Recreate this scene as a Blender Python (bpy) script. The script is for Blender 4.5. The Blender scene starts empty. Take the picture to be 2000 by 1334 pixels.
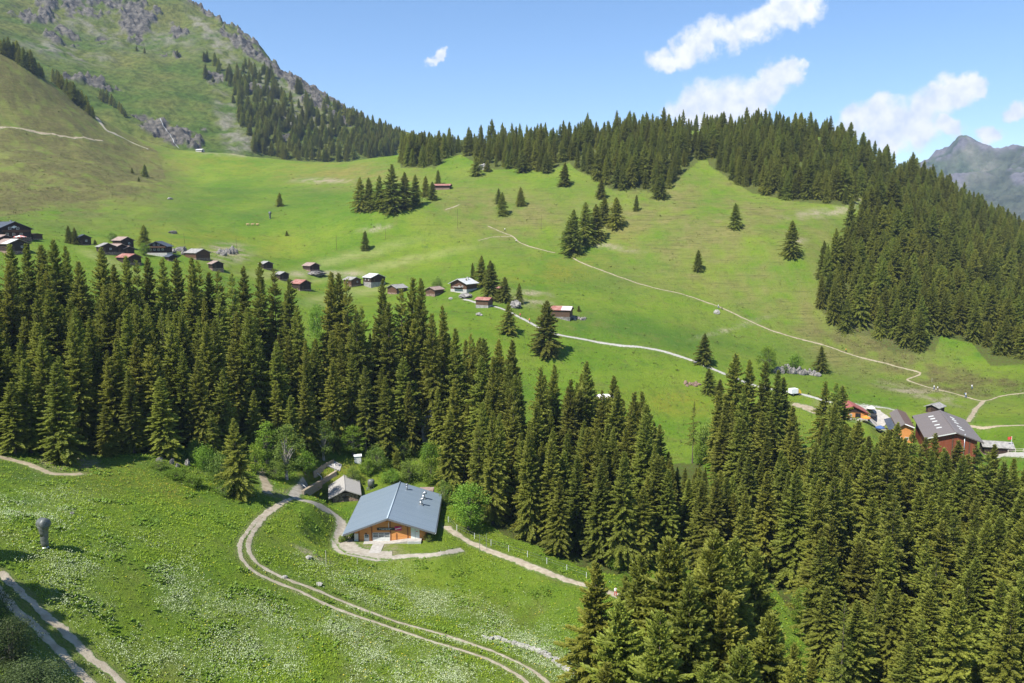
import bpy, math, random
import numpy as np
from mathutils import Vector, Matrix

SC = bpy.context.scene
COL = SC.collection
R = math.radians
rng = np.random.default_rng(7)
random.seed(7)

# ------------------------------------------------------------------ camera
PITCH = R(8.0)
FPX = 1556.0                      # focal length in pixels of the 2000 px wide photograph
cam_d = bpy.data.cameras.new('camera')
cam_d.sensor_width = 36.0
cam_d.lens = 36.0 * FPX / 2000.0
cam_d.clip_start = 0.5
cam_d.clip_end = 20000.0
cam = bpy.data.objects.new('camera', cam_d)
COL.objects.link(cam)
cam.location = (0, 0, 0)
cam.rotation_euler = (R(90) - PITCH, 0, 0)
SC.camera = cam
CP, SP = math.cos(PITCH), math.sin(PITCH)


def ray(px, py):
    cx = (px - 1000.0) / FPX
    cy = (667.0 - py) / FPX
    return cx, CP + cy * SP, -SP + cy * CP


def project(x, y, z):
    f = y * CP - z * SP
    u = y * SP + z * CP
    f = np.maximum(f, 1e-3)
    return 1000.0 + FPX * x / f, 667.0 - FPX * u / f


def aze(px, py):
    x, y, z = ray(px, py)
    h = math.hypot(x, y)
    return math.atan2(x, y), z / h


# ------------------------------------------------------------------ sun, sky, exposure
SUN_EL = R(54)
SUN_AZ = math.atan2(-0.70, -0.71)           # from behind the left shoulder
tosun = Vector((math.sin(SUN_AZ) * math.cos(SUN_EL), math.cos(SUN_AZ) * math.cos(SUN_EL), math.sin(SUN_EL)))
sun_d = bpy.data.lights.new('sun', 'SUN')
sun_d.energy = 4.3
sun_d.angle = R(0.53)
sun_d.color = (1.0, 0.955, 0.88)
sun = bpy.data.objects.new('sun', sun_d)
COL.objects.link(sun)
sun.rotation_euler = tosun.to_track_quat('Z', 'Y').to_euler()

SC.view_settings.view_transform = 'Standard'
SC.view_settings.look = 'None'
SC.view_settings.gamma = 1.0
SC.view_settings.use_curve_mapping = False
SC.view_settings.exposure = 1.06

world = bpy.data.worlds.new('World')
SC.world = world
world.use_nodes = True
wt = world.node_tree
wt.nodes.clear()


def N(t, kind, **kw):
    n = t.nodes.new(kind)
    for k, v in kw.items():
        if k == 'op':
            n.operation = v
        elif k == 'inp':
            for kk, vv in v.items():
                n.inputs[kk].default_value = vv
        else:
            setattr(n, k, v)
    return n


def build_world():
    t = wt
    L = t.links.new
    out = N(t, 'ShaderNodeOutputWorld')
    sky = N(t, 'ShaderNodeTexSky', sky_type='NISHITA', sun_disc=False)
    sky.sun_elevation = SUN_EL
    sky.sun_rotation = SUN_AZ
    sky.altitude = 1700
    sky.air_density = 1.0
    sky.dust_density = 0.1
    sky.ozone_density = 1.0
    bg = N(t, 'ShaderNodeBackground')
    hsv = N(t, 'ShaderNodeHueSaturation')
    hsv.inputs['Saturation'].default_value = 1.16
    L(sky.outputs[0], hsv.inputs['Color'])
    L(hsv.outputs[0], bg.inputs['Color'])
    bg.inputs['Strength'].default_value = 0.092
    tc = N(t, 'ShaderNodeTexCoord')
    gen = tc.outputs['Generated']
    # fluffy edge: warp the direction by fractal noise before measuring the distance to each puff
    n1 = N(t, 'ShaderNodeTexNoise', inp={'Scale': 24.0, 'Detail': 8.0, 'Roughness': 0.60})
    L(gen, n1.inputs['Vector'])
    sub = N(t, 'ShaderNodeVectorMath', op='SUBTRACT')
    L(n1.outputs['Color'], sub.inputs[0])
    sub.inputs[1].default_value = (0.5, 0.5, 0.5)
    sc = N(t, 'ShaderNodeVectorMath', op='SCALE')
    L(sub.outputs[0], sc.inputs[0])
    sc.inputs['Scale'].default_value = 0.060
    add = N(t, 'ShaderNodeVectorMath', op='ADD')
    L(gen, add.inputs[0])
    L(sc.outputs[0], add.inputs[1])
    puffs = [(1300, 122, 34), (1335, 98, 42), (1385, 72, 42), (1432, 62, 40), (1480, 48, 44), (1530, 22, 44), (1572, 6, 36),
             (1345, 218, 46), (1385, 205, 50), (1425, 210, 48), (1470, 192, 38), (1505, 168, 36), (1538, 142, 30), (1553, 130, 20),
             (1672, 240, 34), (1715, 228, 34), (1755, 236, 44), (1800, 216, 38), (1842, 194, 34), (1880, 176, 28), (1905, 170, 18),
             (1740, 268, 34), (1800, 262, 36), (1855, 250, 26), (1930, 262, 22),
             (853, 108, 17), (843, 122, 14), (1990, 207, 20), (2040, 200, 30)]
    acc = None
    for px, py, r in puffs:
        d = Vector(ray(px, py)).normalized()
        dist = N(t, 'ShaderNodeVectorMath', op='DISTANCE')
        L(add.outputs[0], dist.inputs[0])
        dist.inputs[1].default_value = d
        ma = N(t, 'ShaderNodeMath', op='MULTIPLY_ADD')
        ma.inputs[1].default_value = -1.0 / ((.82 if py < 130 and px > 1000 else .95) * r / FPX)
        ma.inputs[2].default_value = 1.0
        L(dist.outputs['Value'], ma.inputs[0])
        if acc is None:
            acc = ma.outputs[0]
        else:
            mx = N(t, 'ShaderNodeMath', op='MAXIMUM')
            L(acc, mx.inputs[0])
            L(ma.outputs[0], mx.inputs[1])
            acc = mx.outputs[0]
    mr = N(t, 'ShaderNodeMapRange', interpolation_type='SMOOTHSTEP')
    mr.inputs['From Min'].default_value = -0.18
    mr.inputs['From Max'].default_value = 0.40
    mr.inputs['To Max'].default_value = 0.96
    L(acc, mr.inputs['Value'])
    n2 = N(t, 'ShaderNodeTexNoise', inp={'Scale': 60.0, 'Detail': 5.0, 'Roughness': 0.55})
    L(gen, n2.inputs['Vector'])
    ramp = N(t, 'ShaderNodeValToRGB')
    ramp.color_ramp.elements[0].position = 0.34
    ramp.color_ramp.elements[0].color = (0.72, 0.78, 0.88, 1)
    ramp.color_ramp.elements[1].position = 0.62
    ramp.color_ramp.elements[1].color = (1.0, 1.0, 1.0, 1)
    L(n2.outputs['Fac'], ramp.inputs[0])
    bgc = N(t, 'ShaderNodeBackground')
    L(ramp.outputs[0], bgc.inputs['Color'])
    bgc.inputs['Strength'].default_value = 0.58
    mix = N(t, 'ShaderNodeMixShader')
    L(mr.outputs[0], mix.inputs[0])
    L(bg.outputs[0], mix.inputs[1])
    L(bgc.outputs[0], mix.inputs[2])
    L(mix.outputs[0], out.inputs['Surface'])


build_world()

# ------------------------------------------------------------------ helpers: noise, meshes, tags


def _hash(ix, iy, seed):
    h = (ix.astype(np.int64) * 374761393 + iy.astype(np.int64) * 668265263 + seed * 1442695041) & 0xFFFFFFFF
    h = ((h ^ (h >> 13)) * 1274126177) & 0xFFFFFFFF
    h = (h ^ (h >> 16)) & 0xFFFFFFFF
    return h


def pnoise(x, y, seed=0):
    x = np.asarray(x, float)
    y = np.asarray(y, float)
    ix = np.floor(x)
    iy = np.floor(y)
    fx = x - ix
    fy = y - iy
    u = fx * fx * fx * (fx * (fx * 6 - 15) + 10)
    v = fy * fy * fy * (fy * (fy * 6 - 15) + 10)

    def g(dx, dy):
        a = _hash(ix + dx, iy + dy, seed) * (2 * math.pi / 4294967296.0)
        return np.cos(a) * (fx - dx) + np.sin(a) * (fy - dy)
    return ((g(0, 0) * (1 - u) + g(1, 0) * u) * (1 - v) + (g(0, 1) * (1 - u) + g(1, 1) * u) * v) * 1.5


def fbm(x, y, octs=4, seed=0, gain=0.5):
    a, s, f = 1.0, 0.0, 1.0
    for o in range(octs):
        s = s + a * pnoise(np.asarray(x) * f, np.asarray(y) * f, seed + o * 17)
        a *= gain
        f *= 2.03
    return s


def ridged(x, y, octs=4, seed=0):
    a, s, f = 1.0, 0.0, 1.0
    for o in range(octs):
        s = s + a * (1 - np.abs(pnoise(np.asarray(x) * f, np.asarray(y) * f, seed + o * 31)) * 2)
        a *= 0.5
        f *= 2.1
    return s / 1.9


def smooth(a, b, x):
    t = np.clip((x - a) / (b - a), 0, 1)
    return t * t * (3 - 2 * t)


def zone(px, py, cx, cy, rx, ry, ang=0.0, soft=0.35):
    c, s = math.cos(R(ang)), math.sin(R(ang))
    u = ((px - cx) * c + (py - cy) * s) / rx
    v = (-(px - cx) * s + (py - cy) * c) / ry
    return 1 - smooth(1 - soft, 1 + soft, np.sqrt(u * u + v * v))


def zones(px, py, lst):
    m = np.zeros(px.shape)
    for z in lst:
        m = np.maximum(m, zone(px, py, *z))
    return m


def np_mesh(name, verts, faces, mat=None, parent=None, smooth_shade=False, attrs=None):
    """one mesh object from numpy arrays (all faces with the same number of corners)"""
    verts = np.asarray(verts, np.float32)
    faces = np.asarray(faces, np.int32)
    me = bpy.data.meshes.new(name)
    me.vertices.add(len(verts))
    me.vertices.foreach_set('co', verts.ravel())
    k = faces.shape[1]
    me.loops.add(faces.size)
    me.loops.foreach_set('vertex_index', faces.ravel())
    me.polygons.add(len(faces))
    me.polygons.foreach_set('loop_start', np.arange(0, faces.size, k, dtype=np.int32))
    if smooth_shade:
        me.polygons.foreach_set('use_smooth', np.ones(len(faces), bool))
    if attrs:
        for an, av in attrs.items():
            at = me.attributes.new(an, 'FLOAT', 'POINT')
            at.data.foreach_set('value', np.asarray(av, np.float32).ravel())
    me.update(calc_edges=True)
    if mat:
        me.materials.append(mat)
    o = bpy.data.objects.new(name, me)
    COL.objects.link(o)
    if parent:
        o.parent = parent
    return o


def tag(o, label=None, cat=None, group=None, kind=None):
    if label:
        o['label'] = label
    if cat:
        o['category'] = cat
    if group:
        o['group'] = group
    if kind:
        o['kind'] = kind
    return o


def thing(name, loc, rz=0.0, label=None, cat=None, group=None):
    o = bpy.data.objects.new(name, None)
    o.empty_display_size = 0.5
    COL.objects.link(o)
    o.location = loc
    o.rotation_euler = (0, 0, rz)
    return tag(o, label, cat, group)


class MB:
    """collects boxes, prisms and tubes; build() links them as ONE mesh object"""

    def __init__(self):
        self.v = []
        self.f = []

    def raw(self, vs, fs):
        b = len(self.v)
        self.v += [tuple(p) for p in vs]
        self.f += [tuple(i + b for i in f) for f in fs]
        return self

    def box(self, x0, x1, y0, y1, z0, z1, M=None):
        vs = [Vector((x, y, z)) for z in (z0, z1) for y in (y0, y1) for x in (x0, x1)]
        if M is not None:
            vs = [M @ p for p in vs]
        return self.raw(vs, [(0, 2, 3, 1), (4, 5, 7, 6), (0, 1, 5, 4), (2, 6, 7, 3), (0, 4, 6, 2), (1, 3, 7, 5)])

    def prism(self, prof, y0, y1):
        """profile in x,z extruded along y"""
        n = len(prof)
        vs = [(x, y0, z) for x, z in prof] + [(x, y1, z) for x, z in prof]
        fs = [tuple(range(n)), tuple(range(2 * n - 1, n - 1, -1))]
        fs += [(i, i + n, (i + 1) % n + n, (i + 1) % n) for i in range(n)]
        return self.raw(vs, fs)

    def slab(self, a, b, c, d, th):
        """a quad a,b,c,d (counter-clockwise seen from above) thickened downwards"""
        a, b, c, d = map(Vector, (a, b, c, d))
        nn = (b - a).cross(d - a).normalized() * th
        vs = [a, b, c, d, a - nn, b - nn, c - nn, d - nn]
        return self.raw(vs, [(0, 1, 2, 3), (7, 6, 5, 4), (0, 4, 5, 1), (1, 5, 6, 2), (2, 6, 7, 3), (3, 7, 4, 0)])

    def tube(self, pts, rads, n=8, cap=True):
        pts = [Vector(p) for p in pts]
        rings = []
        vs, fs = [], []
        for i, p in enumerate(pts):
            d = (pts[min(i + 1, len(pts) - 1)] - pts[max(i - 1, 0)]).normalized()
            a = d.orthogonal().normalized() if i == 0 else (a - d * a.dot(d)).normalized()
            b = d.cross(a)
            r = rads[i] if hasattr(rads, '__len__') else rads
            rings.append(len(vs))
            vs += [p + (a * math.cos(2 * math.pi * k / n) + b * math.sin(2 * math.pi * k / n)) * r for k in range(n)]
        for i in range(len(pts) - 1):
            for k in range(n):
                fs.append((i * n + k, i * n + (k + 1) % n, (i + 1) * n + (k + 1) % n, (i + 1) * n + k))
        if cap:
            fs.append(tuple(range(n - 1, -1, -1)))
            fs.append(tuple((len(pts) - 1) * n + k for k in range(n)))
        return self.raw(vs, fs)

    def build(self, name, mat, parent=None, smooth_shade=False, loc=None):
        me = bpy.data.meshes.new(name)
        me.from_pydata([tuple(p) for p in self.v], [], self.f)
        if smooth_shade:
            me.polygons.foreach_set('use_smooth', [True] * len(me.polygons))
        me.update()
        if mat:
            me.materials.append(mat)
        o = bpy.data.objects.new(name, me)
        COL.objects.link(o)
        if parent:
            o.parent = parent
        if loc is not None:
            o.location = loc
        return o


# ------------------------------------------------------------------ materials
MATS = {}


def base_mat(name):
    m = bpy.data.materials.new(name)
    m.use_nodes = True
    t = m.node_tree
    bsdf = t.nodes['Principled BSDF']
    return m, t, bsdf


def rgb(c):
    return (c[0], c[1], c[2], 1.0)


def plain(name, c1, c2=None, scale=3.0, rough=0.7, bump=0.0, stretch=(1, 1, 1), detail=6.0, spec=0.3, metal=0.0, contrast=(0.35, 0.65), bscale=None):
    """two colours mixed by a fractal noise in object space, with a bump of the same grain"""
    m, t, b = base_mat(name)
    L = t.links.new
    c2 = c2 or c1
    tc = N(t, 'ShaderNodeTexCoord')
    mp = N(t, 'ShaderNodeMapping')
    mp.inputs['Scale'].default_value = stretch
    L(tc.outputs['Object'], mp.inputs['Vector'])
    nz = N(t, 'ShaderNodeTexNoise', inp={'Scale': scale, 'Detail': detail, 'Roughness': 0.6})
    L(mp.outputs[0], nz.inputs['Vector'])
    rp = N(t, 'ShaderNodeValToRGB')
    rp.color_ramp.elements[0].position = contrast[0]
    rp.color_ramp.elements[1].position = contrast[1]
    rp.color_ramp.elements[0].color = rgb(c1)
    rp.color_ramp.elements[1].color = rgb(c2)
    L(nz.outputs['Fac'], rp.inputs[0])
    L(rp.outputs[0], b.inputs['Base Color'])
    b.inputs['Roughness'].default_value = rough
    b.inputs['Specular IOR Level'].default_value = spec
    b.inputs['Metallic'].default_value = metal
    if bump:
        bp = N(t, 'ShaderNodeBump')
        bp.inputs['Strength'].default_value = bump
        bp.inputs['Distance'].default_value = 0.15
        if bscale:
            nb = N(t, 'ShaderNodeTexNoise', inp={'Scale': bscale, 'Detail': 5.0})
            L(mp.outputs[0], nb.inputs['Vector'])
            L(nb.outputs['Fac'], bp.inputs['Height'])
        else:
            L(nz.outputs['Fac'], bp.inputs['Height'])
        L(bp.outputs[0], b.inputs['Normal'])
    MATS[name] = m
    return m


def striped(name, c1, c2, dark, axis='Z', pitch=0.2, gap=0.12, rough=0.7, scale=2.5, spec=0.3, bump=0.5):
    """boards, seams or tiles: dark joints every `pitch` metres along one object axis, colour noise between them"""
    m, t, b = base_mat(name)
    L = t.links.new
    tc = N(t, 'ShaderNodeTexCoord')
    sx = N(t, 'ShaderNodeSeparateXYZ')
    L(tc.outputs['Object'], sx.inputs[0])
    dv = N(t, 'ShaderNodeMath', op='DIVIDE')
    L(sx.outputs[axis], dv.inputs[0])
    dv.inputs[1].default_value = pitch
    fr = N(t, 'ShaderNodeMath', op='FRACT')
    L(dv.outputs[0], fr.inputs[0])
    fl = N(t, 'ShaderNodeMath', op='FLOOR')
    L(dv.outputs[0], fl.inputs[0])
    wn = N(t, 'ShaderNodeTexWhiteNoise', noise_dimensions='1D')
    L(fl.outputs[0], wn.inputs['W'])
    nz = N(t, 'ShaderNodeTexNoise', inp={'Scale': scale, 'Detail': 6.0, 'Roughness': 0.65})
    mp = N(t, 'ShaderNodeMapping')
    mp.inputs['Scale'].default_value = {'Z': (0.5, 0.5, 3), 'X': (3, 0.5, 0.5), 'Y': (0.5, 3, 0.5)}[axis]
    L(tc.outputs['Object'], mp.inputs[0])
    L(mp.outputs[0], nz.inputs['Vector'])
    av = N(t, 'ShaderNodeMath', op='MULTIPLY_ADD')
    L(wn.outputs['Value'], av.inputs[0])
    av.inputs[1].default_value = 0.45
    ad = N(t, 'ShaderNodeMath', op='MULTIPLY')
    L(nz.outputs['Fac'], ad.inputs[0])
    ad.inputs[1].default_value = 0.75
    L(ad.outputs[0], av.inputs[2])
    mx = N(t, 'ShaderNodeMix', data_type='RGBA')
    mx.inputs['A'].default_value = rgb(c1)
    mx.inputs['B'].default_value = rgb(c2)
    L(av.outputs[0], mx.inputs['Factor'])
    lt = N(t, 'ShaderNodeMath', op='LESS_THAN')
    L(fr.outputs[0], lt.inputs[0])
    lt.inputs[1].default_value = gap
    mx2 = N(t, 'ShaderNodeMix', data_type='RGBA')
    L(lt.outputs[0], mx2.inputs['Factor'])
    L(mx.outputs['Result'], mx2.inputs['A'])
    mx2.inputs['B'].default_value = rgb(dark)
    L(mx2.outputs['Result'], b.inputs['Base Color'])
    bp = N(t, 'ShaderNodeBump')
    bp.inputs['Strength'].default_value = bump
    bp.inputs['Distance'].default_value = 0.03
    iv = N(t, 'ShaderNodeMath', op='SUBTRACT')
    iv.inputs[0].default_value = 1.0
    L(lt.outputs[0], iv.inputs[1])
    L(iv.outputs[0], bp.inputs['Height'])
    L(bp.outputs[0], b.inputs['Normal'])
    b.inputs['Roughness'].default_value = rough
    b.inputs['Specular IOR Level'].default_value = spec
    MATS[name] = m
    return m


def foliage(name, inner, tip, rnd=0.25, transl=0.25, rough=0.55, hue=(0.484, 0.508)):
    """needles or leaves: young growth ('tip' attribute) lighter, each plant a little different"""
    m, t, b = base_mat(name)
    L = t.links.new
    at = N(t, 'ShaderNodeAttribute', attribute_name='tip')
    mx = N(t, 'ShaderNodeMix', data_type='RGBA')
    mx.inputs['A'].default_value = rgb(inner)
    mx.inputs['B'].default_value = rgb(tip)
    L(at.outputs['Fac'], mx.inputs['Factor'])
    oi = N(t, 'ShaderNodeObjectInfo')
    mr = N(t, 'ShaderNodeMapRange')
    mr.inputs['To Min'].default_value = 1.0 - rnd
    mr.inputs['To Max'].default_value = 1.0 + rnd
    L(oi.outputs['Random'], mr.inputs['Value'])
    hs = N(t, 'ShaderNodeHueSaturation')
    L(mr.outputs[0], hs.inputs['Value'])
    m2 = N(t, 'ShaderNodeMath', op='MULTIPLY')
    L(oi.outputs['Random'], m2.inputs[0])
    m2.inputs[1].default_value = 7.13
    fr = N(t, 'ShaderNodeMath', op='FRACT')
    L(m2.outputs[0], fr.inputs[0])
    mh = N(t, 'ShaderNodeMapRange')
    mh.inputs['To Min'].default_value = hue[0]
    mh.inputs['To Max'].default_value = hue[1]
    L(fr.outputs[0], mh.inputs['Value'])
    L(mh.outputs[0], hs.inputs['Hue'])
    L(mx.outputs['Result'], hs.inputs['Color'])
    L(hs.outputs[0], b.inputs['Base Color'])
    b.inputs['Roughness'].default_value = rough
    b.inputs['Specular IOR Level'].default_value = 0.25
    if transl:
        tr = N(t, 'ShaderNodeBsdfTranslucent')
        L(hs.outputs[0], tr.inputs['Color'])
        ms = N(t, 'ShaderNodeMixShader')
        ms.inputs[0].default_value = transl
        L(b.outputs[0], ms.inputs[1])
        L(tr.outputs[0], ms.inputs[2])
        L(ms.outputs[0], t.nodes['Material Output'].inputs['Surface'])
    MATS[name] = m
    return m


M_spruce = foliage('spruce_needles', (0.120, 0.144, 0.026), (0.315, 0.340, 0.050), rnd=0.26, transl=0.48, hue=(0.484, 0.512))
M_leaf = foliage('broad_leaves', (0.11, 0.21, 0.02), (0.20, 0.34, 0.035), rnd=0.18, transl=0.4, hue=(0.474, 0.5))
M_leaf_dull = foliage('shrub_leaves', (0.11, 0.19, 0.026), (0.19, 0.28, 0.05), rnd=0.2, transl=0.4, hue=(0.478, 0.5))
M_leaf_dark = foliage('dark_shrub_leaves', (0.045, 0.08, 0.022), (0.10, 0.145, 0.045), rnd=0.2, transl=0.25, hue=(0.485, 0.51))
M_bark = plain('spruce_bark', (0.07, 0.055, 0.042), (0.15, 0.125, 0.10), scale=6, rough=0.9, bump=0.6, stretch=(3, 3, 0.6))
M_bark_pale = plain('pale_bark', (0.24, 0.21, 0.18), (0.4, 0.37, 0.33), scale=5, rough=0.9, bump=0.4)
M_bark_leaf = plain('brown_bark', (0.10, 0.085, 0.07), (0.19, 0.17, 0.145), scale=5, rough=0.9, bump=0.4)
M_rock = plain('grey_rock', (0.085, 0.08, 0.075), (0.29, 0.27, 0.245), scale=1.4, rough=0.9, bump=0.9, bscale=4)
M_rock_pale = plain('pale_rock', (0.24, 0.225, 0.195), (0.42, 0.40, 0.37), scale=2.2, rough=0.9, bump=0.8)
M_gravel = plain('track_gravel', (0.22, 0.185, 0.135), (0.42, 0.375, 0.30), scale=0.9, rough=0.95, bump=0.35, bscale=7, contrast=(0.3, 0.7))
M_gravel_pale = plain('pale_road_gravel', (0.30, 0.28, 0.25), (0.44, 0.42, 0.38), scale=1.2, rough=0.95, bump=0.2)
M_trail = plain('earth_trail', (0.24, 0.19, 0.12), (0.38, 0.32, 0.23), scale=0.8, rough=0.95, bump=0.2)
def way_mat(name, c1, c2, scale, grass=(0.085, 0.135, 0.022)):
    m = plain(name, c1, c2, scale=scale, rough=.95, bump=.4, bscale=7, contrast=(.3, .7))
    t = m.node_tree
    b = t.nodes['Principled BSDF']
    L = t.links.new
    src = b.inputs['Base Color'].links[0].from_socket
    at = N(t, 'ShaderNodeAttribute', attribute_name='edge')
    tc = N(t, 'ShaderNodeTexCoord')
    nz = N(t, 'ShaderNodeTexNoise', inp={'Scale': 1.3, 'Detail': 8.0, 'Roughness': 0.72})
    L(tc.outputs['Object'], nz.inputs['Vector'])
    ma = N(t, 'ShaderNodeMath', op='MULTIPLY_ADD')
    L(nz.outputs['Fac'], ma.inputs[0])
    ma.inputs[1].default_value = 1.9
    ma.inputs[2].default_value = -0.95
    ad = N(t, 'ShaderNodeMath', op='ADD')
    L(ma.outputs[0], ad.inputs[0])
    L(at.outputs['Fac'], ad.inputs[1])
    mr = N(t, 'ShaderNodeMapRange', interpolation_type='SMOOTHSTEP')
    mr.inputs['From Min'].default_value = .45
    mr.inputs['From Max'].default_value = .85
    L(ad.outputs[0], mr.inputs['Value'])
    mx = N(t, 'ShaderNodeMix', data_type='RGBA')
    L(mr.outputs[0], mx.inputs['Factor'])
    L(src, mx.inputs['A'])
    mx.inputs['B'].default_value = rgb(grass)
    L(mx.outputs['Result'], b.inputs['Base Color'])
    return m


M_gravel = way_mat('track_gravel', (0.27, 0.22, 0.15), (0.45, 0.39, 0.295), .9)
M_gravel_pale = way_mat('pale_road_gravel', (0.28, 0.265, 0.235), (0.42, 0.40, 0.36), 1.2)
M_trail = way_mat('earth_trail', (0.22, 0.175, 0.11), (0.36, 0.30, 0.21), .8)
M_drive = way_mat('drive_gravel', (0.24, 0.212, 0.165), (0.38, 0.345, 0.285), 1.1)
M_concrete = plain('concrete', (0.30, 0.28, 0.245), (0.42, 0.395, 0.36), scale=1.5, rough=0.85, bump=0.1)
M_woodlog = plain('weathered_timber', (0.05, 0.032, 0.022), (0.13, 0.075, 0.045), scale=2.0, rough=0.85, stretch=(0.6, 0.6, 7), bump=0.5)
M_wood_dark = striped('dark_log_wall', (0.022, 0.014, 0.010), (0.060, 0.036, 0.024), (0.010, 0.007, 0.006), pitch=0.28, gap=0.2, rough=0.85)
M_wood_brown = striped('brown_log_wall', (0.065, 0.034, 0.020), (0.14, 0.072, 0.038), (0.02, 0.012, 0.008), pitch=0.28, gap=0.18, rough=0.85)
M_wood_orange = striped('orange_board_wall', (0.48, 0.19, 0.05), (0.63, 0.285, 0.09), (0.26, 0.095, 0.028), pitch=0.19, gap=0.09, rough=0.6)
M_wood_red = striped('red_board_wall', (0.145, 0.036, 0.017), (0.22, 0.062, 0.027), (0.06, 0.017, 0.009), axis='X', pitch=0.3, gap=0.1, rough=0.7)
M_roof_blue = striped('blue_grey_roof', (0.142, 0.186, 0.230), (0.198, 0.246, 0.290), (0.110, 0.148, 0.186), axis='Y', pitch=0.42, gap=0.10, rough=0.42, spec=0.5, bump=0.35)
M_roof_brown = striped('grey_brown_sheet_roof', (0.150, 0.126, 0.116), (0.185, 0.158, 0.147), (0.11, 0.092, 0.084), axis='Y', pitch=0.6, gap=0.10, rough=0.5, spec=0.4)
M_roof_dkbrown = striped('dark_brown_sheet_roof', (0.115, 0.072, 0.055), (0.15, 0.095, 0.074), (0.085, 0.052, 0.04), axis='Y', pitch=0.6, gap=0.1, rough=0.5)
M_roof_red = striped('red_sheet_roof', (0.26, 0.075, 0.066), (0.36, 0.12, 0.10), (0.17, 0.05, 0.045), axis='Y', pitch=0.5, gap=0.12, rough=0.55)
M_roof_redpale = plain('faded_red_roof', (0.23, 0.075, 0.055), (0.36, 0.20, 0.165), scale=0.7, rough=0.7, bump=0.1)
M_roof_pink = plain('weathered_pinkish_roof', (0.20, 0.135, 0.11), (0.36, 0.275, 0.235), scale=0.9, rough=0.75, bump=0.3, stretch=(1, 3, 1))
M_roof_grey = plain('grey_stone_slab_roof', (0.18, 0.172, 0.16), (0.34, 0.325, 0.30), scale=1.1, rough=0.8, bump=0.4)
M_roof_white = plain('pale_sheet_roof', (0.44, 0.44, 0.43), (0.56, 0.56, 0.55), scale=0.8, rough=0.5)
M_roof_dark = plain('dark_slate_roof', (0.045, 0.055, 0.075), (0.085, 0.095, 0.115), scale=0.9, rough=0.6)
M_shingle = plain('weathered_shingles', (0.26, 0.245, 0.225), (0.40, 0.385, 0.36), scale=5, rough=0.85, bump=0.5, stretch=(1, 3, 1))
M_stone_wall = plain('rough_stone_wall', (0.10, 0.065, 0.05), (0.34, 0.24, 0.18), scale=3.2, rough=0.95, bump=1.0, contrast=(0.4, 0.6))
M_stone_pale = plain('whitewashed_base', (0.36, 0.345, 0.32), (0.52, 0.5, 0.47), scale=1.3, rough=0.9, bump=0.3)
M_white = plain('white_paint', (0.72, 0.73, 0.72), (0.80, 0.80, 0.79), scale=1, rough=0.5)
M_greywhite = plain('pale_grey_door', (0.52, 0.53, 0.50), (0.6, 0.61, 0.58), scale=1, rough=0.5)
M_doorgreen = plain('pale_green_white_door', (0.60, 0.65, 0.60), (0.68, 0.72, 0.67), scale=1, rough=0.5)
M_black = plain('black_paint', (0.012, 0.013, 0.014), (0.022, 0.022, 0.024), scale=2, rough=0.6)
M_charcoal = plain('charcoal_sign', (0.018, 0.022, 0.024), (0.026, 0.03, 0.032), scale=2, rough=0.5)
M_magenta = plain('magenta_sign', (0.42, 0.012, 0.10), (0.5, 0.018, 0.13), scale=2, rough=0.5)
M_glass = plain('dark_window_glass', (0.03, 0.036, 0.04), (0.07, 0.08, 0.085), scale=0.8, rough=0.12, spec=0.6)
M_metal = plain('galvanised_metal', (0.30, 0.32, 0.33), (0.42, 0.44, 0.45), scale=2, rough=0.35, metal=0.7, spec=0.5)
M_cover = plain('grey_green_tarpaulin', (0.065, 0.075, 0.068), (0.15, 0.16, 0.148), scale=1.2, rough=0.42, bump=0.5, stretch=(1, 1, 2.2), spec=0.5)
M_red = plain('red_cloth', (0.5, 0.05, 0.04), (0.6, 0.08, 0.06), scale=2, rough=0.7)
M_orange = plain('orange_plastic', (0.75, 0.22, 0.03), (0.85, 0.28, 0.05), scale=2, rough=0.5)
M_yellow = plain('yellow_paint', (0.7, 0.45, 0.04), (0.78, 0.5, 0.06), scale=2, rough=0.5)
M_bluecloth = plain('blue_cloth', (0.05, 0.1, 0.25), (0.08, 0.14, 0.3), scale=2, rough=0.8)
M_skin = plain('skin', (0.5, 0.3, 0.22), (0.55, 0.34, 0.25), scale=4, rough=0.6)
M_cow = plain('tan_cowhide', (0.36, 0.22, 0.12), (0.48, 0.33, 0.2), scale=1.2, rough=0.8)
M_hair = plain('dark_hair', (0.03, 0.02, 0.015), (0.06, 0.04, 0.03), scale=5, rough=0.7)
M_water = plain('white_water', (0.36, 0.39, 0.41), (0.6, 0.62, 0.64), scale=0.3, rough=0.3)
M_flower = plain('white_umbels', (0.33, 0.39, 0.20), (0.45, 0.50, 0.32), scale=2, rough=0.8)
M_flower_y = plain('yellow_petals', (0.62, 0.46, 0.03), (0.7, 0.55, 0.06), scale=2, rough=0.8)

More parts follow.
